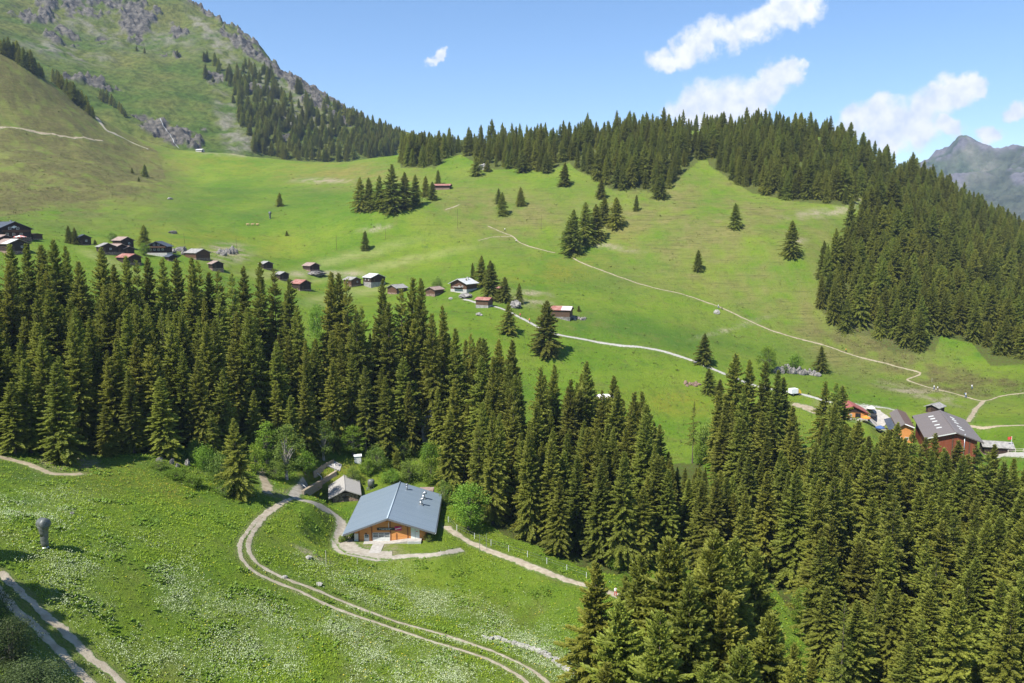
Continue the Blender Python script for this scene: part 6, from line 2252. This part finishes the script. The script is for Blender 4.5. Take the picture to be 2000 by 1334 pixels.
fence([(876, 1020), (890, 1035), (925, 1052), (960, 1066), (1010, 1082), (1070, 1102), (1130, 1124), (1180, 1142)], 4.0, 1.25, 'white-posted wire fence between the gravel path and the wood')
fence([(1955, 884), (1985, 884), (2030, 890)], 2.4, 1.2, 'pale wooden rail fence along the road at the right end of the farm', plain('pale_fence_wood', (0.5, 0.46, 0.38), (0.62, 0.58, 0.5), rough=.9), 2, True, 'rail_fence')
for (px, yb, yt, lab) in [(937, 1078, 1044, 'tall white gate post of the wire fence, left one'), (950, 1072, 1042, 'tall white gate post of the wire fence, right one')]:
    p = hit(px, yb)
    h = height_to(p, yt)
    tag(MB().tube([p + Vector((0, 0, -.3)), p + Vector((0, 0, h))], .045, 8).build('gate_post', M_metal), lab, 'post', 'gate posts at the gravel path')
for i, (px, yb, yt, lab) in enumerate([(462, 487, 462, 'thin dark pole right of the large boulders on the village meadow'), (360, 476, 455, 'thin dark pole above the white-based chalet'), (657.5, 487, 459, 'thin dark pole on the meadow above the pale-roofed barns'), (753, 467, 444, 'thin pole beside the bare patch of the middle meadow'),
                                       (894, 447, 409, 'tall thin pale pole high on the middle meadow'), (1057, 448, 418, 'thin pole on the slope left of the diagonal clump')]):
    p = hit(px, yb)
    h = height_to(p, yt)
    tag(MB().tube([p + Vector((0, 0, -.4)), p + Vector((0, 0, h))], [.09, .06], 7).build('wooden_pole', M_woodlog), lab, 'pole', 'poles across the meadows')
for i, (px, yb, yt) in enumerate([(1820, 746, 738), (637, 1107, 1075), (698, 1101, 1096), (861, 1085, 1078)]):
    p = hit(px, yb)
    h = max(1.0, height_to(p, yt))
    labs = ['short pale stake beside the hiking trail bend', 'thin tall stake in the grass loop left of the barn apron', 'short stake at the edge of the gravel apron', 'short stake beside the path leaving the gravel apron']
    tag(MB().tube([p + Vector((0, 0, -.3)), p + Vector((0, 0, h))], .045, 6).build('marker_stake', MATS['pale_fence_wood']), labs[i], 'stake', 'marker stakes')


# ------------------------------------------------------------------ rocks
def rock_mesh(seed, sub=4, rough=.75):
    import bmesh
    bm = bmesh.new()
    bmesh.ops.create_icosphere(bm, subdivisions=sub, radius=1)
    rr = random.Random(seed)
    planes = [(Vector((rr.uniform(-1, 1), rr.uniform(-1, 1), rr.uniform(-.4, 1))).normalized(), rr.uniform(.62, .95)) for _ in range(11)]
    for v in bm.verts:
        for n, d in planes:
            k = v.co.dot(n) - d
            if k > 0:
                v.co -= n * k * .9
        f = 1 + rough * .42 * float(fbm(np.array([v.co.x * 2.3 + seed + v.co.z * .9]), np.array([v.co.y * 2.3 + v.co.z * 2.6]), 4, seed, .6)[0])
        v.co *= f
    me = bpy.data.meshes.new('rock')
    bm.to_mesh(me)
    bm.free()
    return me


ROCKS = [rock_mesh(s) for s in (1, 2, 3, 4, 5)]


def boulder(px, py, wpx, hpx, label, group=None, mat=M_rock, v=0, deep=1.0, name='boulder', sink=.25):
    p = hit(px, py)
    depth = p.y * CP - p.z * SP
    w, h = wpx * depth / FPX / 2, hpx * depth / FPX
    me = ROCKS[v % 5].copy()
    me.materials.append(mat)
    o = bpy.data.objects.new(name, me)
    COL.objects.link(o)
    o.location = (p.x, p.y, p.z + h * (.5 - sink))
    o.scale = (w, w * deep, h * .62)
    o.rotation_euler = (0, 0, v * 1.3)
    return tag(o, label, 'rock', group)


GB = 'boulders on the meadows'
boulder(361, 498, 13, 19, 'upright pale standing boulder beside the brown barn', GB, v=2)
boulder(337, 494, 13, 10, 'low round boulder right of the white-based chalet', GB, v=3)
boulder(350, 490, 18, 9, 'flat grey boulder between the round one and the standing one', GB, v=4)
boulder(338, 456, 14, 7, 'small brown boulder alone on the meadow above the village', GB, v=1)
boulder(617, 536, 40, 8, 'flat stony ledge under the dark hut on the knoll', GB, v=2, deep=.7)
boulder(908, 580, 26, 9, 'stony mound carrying the tiny spruce', GB, v=3)
boulder(880, 584, 8, 4, 'small pale stone left of the stony mound', GB, M_rock_pale, v=4)
boulder(935, 615, 16, 5, 'pale flat stones below the small red-striped hut', GB, M_rock_pale, v=0)
boulder(1006, 600, 22, 16, 'grassy stone mound between the two spruces beside the road', GB, v=3)
boulder(1400, 612, 12, 8, 'pale boulder just below the hiking trail', GB, M_rock_pale, v=4)
def outcrop(pts, label, group=None, mat=M_rock, name='rock_outcrop', seed=0):
    """a ledge of many angular blocks grown together: (x, foot row, width, height) of each in photograph pixels"""
    rr = random.Random(seed)
    o0 = hit(pts[0][0], pts[0][1])
    V_, F_ = [], []
    b = 0
    for k, (px, py, w, h) in enumerate(pts):
        p = hit(px, py)
        if p is None:
            continue
        dep = p.y * CP - p.z * SP
        me = ROCKS[rr.randrange(5)]
        co = np.empty(len(me.vertices) * 3)
        me.vertices.foreach_get('co', co)
        co = co.reshape(-1, 3)
        a = rr.uniform(0, 6.28)
        c, s_ = math.cos(a), math.sin(a)
        co = np.column_stack([co[:, 0] * c - co[:, 1] * s_, co[:, 0] * s_ + co[:, 1] * c, co[:, 2]])
        co *= (w * dep / FPX / 2, w * dep / FPX / 2 * .7, h * dep / FPX * .75)
        co += (p.x - o0.x, p.y - o0.y, p.z - o0.z + h * dep / FPX * .18)
        V_.append(co)
        fc = np.array([f.vertices[:] for f in me.polygons])
        F_.append(fc + b)
        b += len(co)
    o = np_mesh(name, np.vstack(V_), np.vstack(F_), mat)
    o.location = o0
    return tag(o, label, 'rock', group)


_r = random.Random(8)
outcrop([(1516 + i * 4.7 + _r.uniform(-2, 2), 727 + i * .35 + _r.uniform(-4, 2), _r.uniform(9, 17), _r.uniform(8, 16) * (1 if i < 10 else .75)) for i in range(18)], 'long dark grey rock ledge with bushes below the hiking trail', seed=3)
outcrop([(1340 + i * 3 + _r.uniform(-2, 2), 755 + _r.uniform(-6, 1), _r.uniform(5, 10), _r.uniform(4, 8)) for i in range(9)], 'heap of brownish stones below the pale road', mat=M_stone_wall, name='stone_heap', seed=5)
outcrop([(1113 + i * 5 + _r.uniform(-2, 2), 622 + i * .6 + _r.uniform(-5, 2), _r.uniform(6, 11), _r.uniform(4, 8)) for i in range(7)], 'rough stones at the right corner of the red-roofed barn', name='stone_heap', seed=6)
outcrop([(430 + i * 4.2 + _r.uniform(-2, 2), 500 - i * .9 + _r.uniform(-4, 1), _r.uniform(8, 14), _r.uniform(6, 13)) for i in range(8)], 'long grey rock outcrop on the village meadow beside a thin pole', seed=7)
boulder(944, 330, 20, 12, 'pale rock between two bushy spruces at the saddle', GB, M_rock_pale, v=1)
boulder(332, 389, 10, 4, 'white flat stone on the meadow far above the village', GB, M_rock_pale, v=2)
boulder(838, 862, 34, 60, 'pale cliff face showing in a gap of the dark wood', 'cliffs in the wood', M_rock_pale, v=3, deep=.5, name='cliff_rock', sink=.1)
boulder(140, 1003, 10, 4, 'flat grey stone in the near meadow above the snow gun', GB, M_rock, v=0)
boulder(555, 1128, 12, 5, 'pale stone on the inner rut of the double wheel track', GB, M_rock_pale, v=1)
boulder(622, 1142, 15, 4, 'flat pale stone in the meadow right of the double wheel track', GB, M_rock_pale, v=4)
boulder(602, 1090, 14, 6, 'weathered pale stone in the grass loop left of the barn', GB, M_rock_pale, v=2)
for i, (px, py, w, h, lab) in enumerate([(311, 902, 16, 10, 'pale stump-like rock at the wood edge, leftmost of four'), (336, 906, 8, 13, 'upright grey stone at the wood edge, second of four'), (347, 912, 8, 9, 'small grey stone at the wood edge, third of four'), (366, 910, 9, 16, 'upright grey stone at the wood edge, rightmost of four')]):
    boulder(px, py, w, h, lab, 'stones at the wood edge', M_rock, v=i)

# dry-stone wall at the bottom
C = resample(pline([(945, 1247), (975, 1250), (1000, 1257), (1030, 1266), (1060, 1277), (1085, 1292), (1108, 1310), (1140, 1320)]), .35)
m = MB()
rr = random.Random(5)
import bmesh
for i, (x, y) in enumerate(C):
    if rr.random() < .10 and i > 3:
        continue
    for k in range(rr.choice((2, 3, 3))):
        s = rr.uniform(.22, .46)
        q = Vector((x + rr.uniform(-.35, .35), y + rr.uniform(-.3, .3), 0))
        q.z = gz(q.x, q.y) + rr.uniform(.02, .32)
        rt_ = Matrix.Rotation(rr.uniform(0, 3), 4, 'Z') @ Matrix.Rotation(rr.uniform(-.4, .4), 4, 'X')
        M = Matrix.Translation(q) @ rt_ @ Matrix.Diagonal((s, s * rr.uniform(.6, 1), s * rr.uniform(.4, .7), 1))
        vs = [M @ (Vector((a, b, c)) * rr.uniform(.75, 1.0)) for c in (-1, 1) for b in (-1, 1) for a in (-1, 1)]
        m.raw(vs, [(0, 2, 3, 1), (4, 5, 7, 6), (0, 1, 5, 4), (2, 6, 7, 3), (0, 4, 6, 2), (1, 3, 7, 5)])
tag(m.build('dry_stone_wall', M_rock_pale), 'broken line of pale stones curving across the near meadow', 'stone wall')

# waterfall in the gully below the mountain face
pts = [mlookup and hit(*q) for q in [(313, 233), (315, 238), (318, 243), (319, 248), (324, 254), (327, 259), (333, 265), (335, 270), (339, 276), (340, 281), (345, 286), (350, 292)]]
pts = [q for q in pts if q is not None and math.hypot(q.x, q.y) > 930]
if len(pts) > 2:
    V_, F_ = [], []
    for i, q in enumerate(pts):
        w = .2 + .1 * math.sin(i * 1.9)
        V_ += [(q.x - w, q.y, q.z + 1.2), (q.x, q.y - 1.4, q.z + 1.6), (q.x + w, q.y, q.z + 1.2)]
    for i in range(len(pts) - 1):
        F_ += [(3 * i, 3 * i + 1, 3 * i + 4, 3 * i + 3), (3 * i + 1, 3 * i + 2, 3 * i + 5, 3 * i + 4)]
    o = np_mesh('waterfall', V_, F_, M_water, smooth_shade=True)
    tag(o, kind='structure')

# ------------------------------------------------------------------ people and cattle


def skin_body(name, joints, edges, mat, sub=2):
    """one continuous body: joints (position, radius) joined by edges, grown with the Skin modifier"""
    me = bpy.data.meshes.new(name)
    me.from_pydata([j[0] for j in joints], edges, [])
    o = bpy.data.objects.new(name, me)
    COL.objects.link(o)
    sk_ = o.modifiers.new('skin', 'SKIN')
    o.modifiers.new('sub', 'SUBSURF').levels = sub
    for i, j in enumerate(joints):
        me.skin_vertices[0].data[i].radius = (j[1], j[1])
    me.skin_vertices[0].data[0].use_root = True
    bpy.context.view_layer.update()
    dg = bpy.context.evaluated_depsgraph_get()
    ev = bpy.data.meshes.new_from_object(o.evaluated_get(dg))
    bpy.data.objects.remove(o)
    ev.name = name
    ev.materials.clear()
    if mat:
        ev.materials.append(mat)
    return ev


# walking figure facing -y, 1.75 m: pelvis is the root
J = [((0, 0, .92), .13), ((0, 0, 1.12), .125), ((0, 0, 1.38), .15), ((0, -.01, 1.50), .06), ((0, -.03, 1.62), .095), ((0, -.03, 1.72), .07),
     ((.10, -.02, .88), .095), ((.10, -.16, .50), .062), ((.10, -.10, .09), .042), ((.10, -.24, .04), .038),
     ((-.10, .02, .88), .095), ((-.10, .06, .50), .062), ((-.10, .26, .14), .042), ((-.10, .14, .04), .036),
     ((.20, 0, 1.40), .06), ((.25, .10, 1.14), .045), ((.25, .02, .92), .034), ((.25, -.04, .84), .03),
     ((-.20, 0, 1.40), .06), ((-.25, -.06, 1.14), .045), ((-.25, -.22, .96), .034), ((-.25, -.28, .90), .03)]
E = [(0, 1), (1, 2), (2, 3), (3, 4), (4, 5), (0, 6), (6, 7), (7, 8), (8, 9), (0, 10), (10, 11), (11, 12), (12, 13), (2, 14), (14, 15), (15, 16), (16, 17), (2, 18), (18, 19), (19, 20), (20, 21)]
BODY = skin_body('body', J, E, M_skin)
ft = []
for c, hand in ((Vector((.25, -.05, .83)), 1), (Vector((-.25, -.29, .89)), -1)):      # fingers, slightly curled
    for k in range(4):
        q = c + Vector((.0, -.03 + .02 * k, -.01))
        ft.append((q, q + Vector((-.01 * hand, -.008, -.045 - .006 * (k in (1, 2)))), q + Vector((-.022 * hand, -.012, -.075 - .008 * (k in (1, 2))))))
    ft.append((c + Vector((0, -.035, .02)), c + Vector((-.02 * hand, -.06, .0)), c + Vector((-.03 * hand, -.07, -.025))))
m = MB()
for a, b, c in ft:
    m.tube([a, b, c], [.010, .009, .006], 6)
o = m.build('hand', M_skin, smooth_shade=True)
HAND = o.data
bpy.data.objects.remove(o)


def cloth_mesh(name, lo, hi, grow, keep):
    """clothing: the body surface between two heights, grown outwards by a centimetre or two"""
    import bmesh
    bm = bmesh.new()
    bm.from_mesh(BODY)
    bm.normal_update()
    bmesh.ops.delete(bm, geom=[f for f in bm.faces if not (lo < f.calc_center_median().z < hi and keep(f.calc_center_median()))], context='FACES')
    for v in bm.verts:
        v.co += v.normal * grow
    me = bpy.data.meshes.new(name)
    bm.to_mesh(me)
    bm.free()
    return me


SHIRT = cloth_mesh('shirt', .95, 1.47, .018, lambda c: c.z > 1.1 or abs(c.x) < .2)
TROUSERS = cloth_mesh('trousers', .10, 1.0, .014, lambda c: abs(c.x) < .2)
SHOES = cloth_mesh('shoe', -1, .13, .014, lambda c: abs(c.x) < .2)
HAIR = cloth_mesh('hair', 1.66, 2, .018, lambda c: c.y > -.085 or c.z > 1.72)


def person(px, py, yaw, shirt, trousers, label, group=None, size=1.0, pack=None):
    p = hit(px, py)
    root = thing('person', p + Vector((0, 0, .05)), R(yaw), label, 'person', group)
    root.scale = (size, size, size)
    for nm, me, mt in (('body', BODY, M_skin), ('hand', HAND, M_skin), ('shirt', SHIRT, shirt), ('trousers', TROUSERS, trousers), ('shoes', SHOES, M_black), ('hair', HAIR, M_hair)):
        me = me.copy()
        me.materials.clear()
        me.materials.append(mt)
        o = bpy.data.objects.new(nm, me)
        COL.objects.link(o)
        o.parent = root
    if pack:
        o = MB().tube([(0, .24, 1.02), (0, .25, 1.08), (0, .25, 1.36), (0, .22, 1.42)], [.08, .15, .14, .07], 10).build('backpack', pack, root, True)
    return root


G_W = 'walkers on the hiking trail'
person(1202, 1165, 20, M_white, M_red, 'walker in white shirt and red trousers on the gravel path by the wood', None, 1.05)
person(1403, 602, 60, M_white, M_bluecloth, 'walker in a pale shirt above the pale boulder on the hiking trail', G_W, 1.1)
person(1410, 605, 60, M_charcoal, M_black, 'dark-clothed walker just behind the pale-shirted one above the pale boulder', G_W, 1.05)
person(1652, 688, 60, M_orange, M_black, 'walker in an orange shirt on the straight part of the hiking trail', G_W, 1.1)
person(1824, 761, 70, M_white, M_bluecloth, 'left one of two walkers side by side near the trail bend', G_W, 1.1)
person(1831, 763, 70, M_white, M_black, 'right one of two walkers side by side near the trail bend', G_W, 1.1)
person(1898, 760, 10, M_white, M_bluecloth, 'person in white standing on the slope above the trail fork', G_W, 1.1)
person(1886, 777, 60, M_white, M_bluecloth, 'walker in white and blue just left of the trail fork', G_W, 1.25, M_bluecloth)
person(986, 452, 30, M_white, M_black, 'walker with white top on the upper end of the hiking trail', G_W, 1.2)
person(1008, 474, 30, M_white, M_black, 'pale-shirted walker at the stony bend of the upper trail', G_W, 1.1)
person(1016, 620, -60, M_red, M_black, 'walker in red beside the pale road behind the half-dead spruce', G_W, 1.1)
person(1034, 630, -60, M_orange, M_black, 'walker in orange farther down the pale road', G_W, 1.1)
for i, (dx, lab) in enumerate([(0, 'person seated place left on the farm terrace'), (2.4, 'person in the middle of the farm terrace'), (4.5, 'person at the right of the farm terrace')]):
    pass

# cow, facing +x, standing: belly, chest, neck, head, jointed legs, tail
CJ = [((0, 0, 1.05), .36), ((.55, 0, 1.06), .36), ((.85, 0, 1.16), .27), ((1.10, 0, 1.32), .17), ((1.32, 0, 1.34), .14), ((1.58, 0, 1.16), .085), ((-.55, 0, 1.10), .34), ((-.85, 0, 1.16), .2), ((-.98, 0, 1.15), .04), ((-1.02, 0, .6), .03),
      ((.58, .22, .75), .12), ((.60, .22, .40), .07), ((.58, .22, .04), .06), ((.58, -.22, .75), .12), ((.66, -.22, .40), .07), ((.62, -.22, .04), .06),
      ((-.62, .22, .78), .16), ((-.56, .22, .60), .10), ((-.80, .22, .42), .065), ((-.74, .22, .04), .06), ((-.62, -.22, .78), .16), ((-.50, -.22, .60), .10), ((-.72, -.22, .42), .065), ((-.64, -.22, .04), .06)]
CE = [(0, 1), (1, 2), (2, 3), (3, 4), (4, 5), (0, 6), (6, 7), (7, 8), (8, 9), (1, 10), (10, 11), (11, 12), (1, 13), (13, 14), (14, 15), (6, 16), (16, 17), (17, 18), (18, 19), (6, 20), (20, 21), (21, 22), (22, 23)]
COW = skin_body('body', CJ, CE, M_cow)
for px, lab in ((483.5, 'leftmost of the three tan cows standing in line on the smooth meadow'), (493, 'middle one of the three tan cows on the smooth meadow'), (502.5, 'rightmost of the three tan cows on the smooth meadow')):
    p = hit(px, 440.5)
    root = thing('cow', p, R(random.uniform(-12, 12)), lab, 'cow', 'tan cows on the meadow')
    root.scale = (.92, .92, .92)
    o = bpy.data.objects.new('body', COW)
    COL.objects.link(o)
    o.parent = root
    m = MB()
    for sy in (-1, 1):
        m.tube([(1.28, sy * .1, 1.44), (1.30, sy * .22, 1.52), (1.36, sy * .24, 1.62)], [.03, .022, .008], 6)
    m.build('horns', M_greywhite, root, True)
    m = MB()
    for sy in (-1, 1):
        m.slab((1.22, sy * .12, 1.42), (1.30, sy * .12, 1.40), (1.28, sy * .32, 1.36), (1.22, sy * .3, 1.38), .02)
    m.build('ears', M_cow, root)

# ------------------------------------------------------------------ plants of the near meadow
def meadow_plants():
    rg = np.random.default_rng(11)

    def sample(n, dmin, dmax, power=1.0):
        a = rg.uniform(R(-37), R(24), n)
        d = dmin * (dmax / dmin) ** rg.random(n)
        x, y = d * np.sin(a), d * np.cos(a)
        return x, y

    def keep(x, y, dens):
        z = lookup(GZ, x, y)
        px, py = project(x, y, z)
        ok = (lookup(near_way, x, y) < .25) & (lookup(floor_m, x, y) < .5) & (px > -120) & (px < 1700) & (py < 1420) & (rg.random(len(x)) < dens)
        for fr, x0, x1, y0, y1 in ((BARN, -9, 9, -4.5, barn_l), (SHED, -4, 4, -.5, 9)):
            c, s = math.cos(-fr.yaw), math.sin(-fr.yaw)
            lx = (x - fr.o.x) * c - (y - fr.o.y) * s
            ly = (x - fr.o.x) * s + (y - fr.o.y) * c
            ok &= ~((lx > x0) & (lx < x1) & (ly > y0) & (ly < y1))
        return x[ok], y[ok], z[ok]

    def blades(x, y, z, n, spread, lmin, lmax, wid, up, name, mat, attr=True):
        k = len(x)
        X = np.repeat(x, n) + rg.normal(0, spread, k * n)
        Y = np.repeat(y, n) + rg.normal(0, spread, k * n)
        Zb = lookup(GZ, X, Y) + rg.uniform(-.02, .06, k * n)
        an = rg.uniform(0, 6.283, k * n)
        el = np.radians(rg.uniform(up[0], up[1], k * n))
        ln = rg.uniform(lmin, lmax, k * n)
        d = np.stack([np.cos(an) * np.cos(el), np.sin(an) * np.cos(el), np.sin(el)], 1)
        s = np.stack([-np.sin(an), np.cos(an), np.zeros(k * n)], 1)
        p = np.stack([X, Y, Zb], 1)
        w = (ln * wid)[:, None]
        mid = p + d * (ln * .55)[:, None]
        V_ = np.stack([p, mid + s * w / 2, p + d * ln[:, None], mid - s * w / 2], 1).reshape(-1, 3)
        tipv = rg.uniform(-.2, .35, k * n)
        A = np.stack([tipv, tipv + .25, tipv + .6, tipv + .25], 1).ravel()
        return np_mesh(name, V_, np.arange(len(V_)).reshape(-1, 4), mat, attrs={'tip': np.clip(A, 0, 1)})

    M_herb = foliage('meadow_herbs', (0.095, 0.19, 0.016), (0.20, 0.33, 0.034), rnd=.0, transl=.4)
    M_grass = foliage('meadow_grass', (0.19, 0.32, 0.014), (0.31, 0.42, 0.034), rnd=.0, transl=.42)
    # broad dark leaves of dock and hellebore in drifts
    x, y = sample(60000, 88, 178)
    dens = np.clip(.015 + .7 * smooth(.25, .75, fbm(x / 6.0, y / 6.0, 4, 131)) , 0, .6)
    x, y, z = keep(x, y, dens)
    o = blades(x, y, z, 5, .26, .25, .6, .62, (5, 48), 'meadow_herbs', M_herb)
    tag(o, 'dark broad-leaved herbs growing in drifts over the near meadow', 'herbs', kind='stuff')
    # grass tufts
    x, y = sample(90000, 88, 170)
    x, y, z = keep(x, y, .12 + .6 * smooth(-.25, .5, fbm(x / 11.0, y / 11.0, 4, 141)))
    o = blades(x, y, z, 4, .18, .18, .42, .34, (10, 60), 'grass_tufts', M_grass)
    tag(o, 'light green grass tufts all over the near meadow', 'grass', kind='stuff')
    # white umbels
    x, y = sample(300000, 88, 172)
    f = lookup(flower, x, y)
    fine = fbm(x / 5.5, y / 5.5, 4, 151)
    x, y, z = keep(x, y, np.clip(f * (.2 + .8 * smooth(-.35, .6, fine)) + .004, 0, .9))
    k = len(x)
    n = 2
    X = np.repeat(x, n) + rg.normal(0, .14, k * n)
    Y = np.repeat(y, n) + rg.normal(0, .14, k * n)
    Zb = lookup(GZ, X, Y) + rg.uniform(.30, .62, k * n)
    r = rg.uniform(.018, .048, k * n)
    tl = rg.normal(0, .35, (k * n, 2))
    V_ = np.stack([np.stack([X + r * a, Y + r * b, Zb + r * (a * tl[:, 0] + b * tl[:, 1])], 1) for a, b in ((-1, -1), (1, -1), (1, 1), (-1, 1))], 1).reshape(-1, 3)
    o = np_mesh('white_flowers', V_, np.arange(len(V_)).reshape(-1, 4), M_flower)
    tag(o, 'white flower heads scattered thickly over the near meadow', 'flowers', kind='stuff')
    x, y = sample(40000, 88, 178)
    yl = lookup(yellow, x, y)
    x, y, z = keep(x, y, np.clip(yl * .8 + .03, 0, .7))
    k = len(x)
    Zb = z + rg.uniform(.2, .4, k)
    r = rg.uniform(.04, .08, k)
    V_ = np.stack([np.stack([x + r * a, y + r * b, Zb + .3 * r * a], 1) for a, b in ((-1, -1), (1, -1), (1, 1), (-1, 1))], 1).reshape(-1, 3)
    o = np_mesh('yellow_flowers', V_, np.arange(len(V_)).reshape(-1, 4), M_flower_y)
    tag(o, 'yellow flower heads sprinkled over the near meadow', 'flowers', kind='stuff')


meadow_plants()


def slope_tussocks():
    rg = np.random.default_rng(23)
    n = 240000
    a = rg.uniform(R(-36), R(36), n)
    d = 230 * (900 / 230) ** rg.random(n)
    x, y = d * np.sin(a), d * np.cos(a)
    dens = .12 + .75 * lookup(heath, x, y) + .30 * lookup(dry, x, y) * smooth(-.2, .5, fbm(x / 14, y / 14, 3, 171)) + .12 * smooth(.1, .6, fbm(x / 30, y / 30, 4, 173))
    ok = (rg.random(n) < dens * .55) & (lookup(near_way, x, y) < .2) & (lookup(floor_m, x, y) < .5) & (lookup(mown, x, y) < .2)
    x, y, d = x[ok], y[ok], d[ok]
    k, m_ = len(x), 5
    X = np.repeat(x, m_) + rg.normal(0, .5, k * m_)
    Y = np.repeat(y, m_) + rg.normal(0, .5, k * m_)
    Z = lookup(GZ, X, Y)
    an = rg.uniform(0, 6.283, k * m_)
    el = np.radians(rg.uniform(5, 55, k * m_))
    ln = np.repeat(rg.uniform(.22, .55, k) * (1 + .8 * (rg.random(k) < .04)), m_)
    dv = np.stack([np.cos(an) * np.cos(el), np.sin(an) * np.cos(el), np.sin(el)], 1)
    sv = np.stack([-np.sin(an), np.cos(an), np.zeros(k * m_)], 1)
    p = np.stack([X, Y, Z], 1)
    mid = p + dv * (ln * .55)[:, None]
    w = (ln * .7)[:, None]
    V_ = np.stack([p, mid + sv * w / 2, p + dv * ln[:, None], mid - sv * w / 2], 1).reshape(-1, 3)
    tv = np.repeat(rg.uniform(0, 1, k), m_)
    A = np.repeat(tv, 4)
    mt = foliage('tussock_leaves', (0.085, 0.105, 0.022), (0.165, 0.178, 0.045), rnd=0, transl=.3)
    o = np_mesh('grass_tussocks', V_, np.arange(len(V_)).reshape(-1, 4), mt, attrs={'tip': A})
    tag(o, 'rough tussocks and dwarf shrubs dotted over the distant pastures', 'grass', kind='stuff')


slope_tussocks()

# ------------------------------------------------------------------ labels of the forest trees
STAND = {'left': 'dark wood below the village', 'right': 'wood before the farm', 'near': 'clump at the bottom edge', 'hill': 'hillside wood', 'ridge': 'ridge wood', 'crest': 'line on the left crest'}
MARKS = {
    'left': [(30, 'below the large dark chalet'), (165, 'below the small black hut'), (230, 'below the village cluster'), (312, 'below the white-based chalet'), (386, 'below the brown barn'), (425, 'below the large boulders'), (500, 'left of the mown strip'), (551, 'below the small grey-roofed hut'), (600, 'beside the leafy notch'),
             (655, 'left of the brown grey-roofed hut'), (735, 'below the white-roofed barn'), (800, 'right of the white-roofed barn'), (860, 'below the small leafy tree'), (935, 'behind the bright leafy tree'), (1000, 'above the wire fence'), (1080, 'below the pale road'), (1150, 'beside the pale canopy'), (1210, 'right of the pale canopy'), (1290, 'at its right end')],
    'right': [(1400, 'beside the half-bare spruce'), (1450, 'below the pale road'), (1510, 'below the rock outcrop'), (1560, 'below the white truck'), (1625, 'left of the red-roofed farmhouse'), (1690, 'before the farm yard'), (1760, 'before the orange cowshed'), (1830, 'before the huge barn'), (1890, 'below the red gable'), (1950, 'below the grey-roofed shed'), (2000, 'at the right edge')],
    'near': [(1165, 'right of the meadow'), (1210, 'beside the walker'), (1300, 'below the dark opening'), (1400, 'left of the clearing'), (1480, 'beside the clearing path'), (1560, 'by the small green bush')],
    'hill': [(1610, 'at its left corner'), (1680, 'above the earth bank'), (1750, 'above the trail'), (1820, 'left of the grassy gap'), (1900, 'right of the grassy gap'), (1960, 'near its lower right end')],
    'ridge': [(800, 'above the long red-roofed barn'), (870, 'at the saddle'), (960, 'behind the pale rock'), (1050, 'above the overlapping pair'), (1130, 'above the broad lone spruce'), (1230, 'above the diagonal clump'), (1320, 'left of the grass ride'), (1420, 'right of the grass ride'), (1500, 'above the tall lone spruce'), (1620, 'above the bare slope')],
    'crest': [(30, 'at its upper end'), (110, 'in its middle'), (180, 'at its lower end'), (220, 'on the ledge')],
}
cnt = {}
hs = {}
for s in STAND:
    v = sorted(t['H'] for t in SINGLE if t['stand'] == s)
    hs[s] = (v[len(v) // 3], v[2 * len(v) // 3]) if v else (0, 0)
tipset = {}
for t in SINGLE:
    r = t['root']
    if t['label']:
        r['label'] = t['label']
        continue
    s = t['stand']
    mk = min(MARKS[s], key=lambda q: abs(q[0] - t['px']))[1]
    SHORT = {'full': 'full', 'slim': 'slim'}
    same = [u for u in SINGLE if u['stand'] == s and u is not t and abs(u['px'] - t['px']) < 45]
    front = sum(1 for u in same if math.hypot(u['x'], u['y']) < math.hypot(t['x'], t['y']))
    q = front / max(1, len(same))
    row = 'front-row' if q < .34 else ('back-row' if q > .67 else 'inner')
    size = 'short' if t['H'] < hs[s][0] else ('very tall' if t['H'] > hs[s][1] else 'tall')
    wd = 'slim' if t['wf'] < (1.0 if s != 'right' else 1.13) else 'full'
    lab = f'{size} {wd} {row} spruce of the {STAND[s]}, {mk}'
    r['label'] = ' '.join(lab.split()) if len(lab.replace('-', ' ').split()) <= 15 else f'{size.split()[-1]} {row} spruce of the {STAND[s].split(" below")[0]}, {mk}'

# ------------------------------------------------------------------ the air between
def haze():
    m = bpy.data.materials.new('air')
    m.use_nodes = True
    t = m.node_tree
    t.nodes.clear()
    out = N(t, 'ShaderNodeOutputMaterial')
    pv = N(t, 'ShaderNodeVolumePrincipled')
    pv.inputs['Color'].default_value = (0.50, 0.66, 1.0, 1)
    pv.inputs['Density'].default_value = 0.00007
    pv.inputs['Anisotropy'].default_value = 0.1
    t.links.new(pv.outputs[0], out.inputs['Volume'])
    o = MB().box(-5200, 5200, -200, 6200, -215, 900).build('haze', m)
    tag(o, 'thin bluish summer air over the valley', 'haze', kind='stuff')


haze()
SC.cycles.volume_bounces = 0
SC.cycles.max_bounces = 8
SC.cycles.diffuse_bounces = 6
SC.cycles.transmission_bounces = 6
SC.cycles.transparent_max_bounces = 8
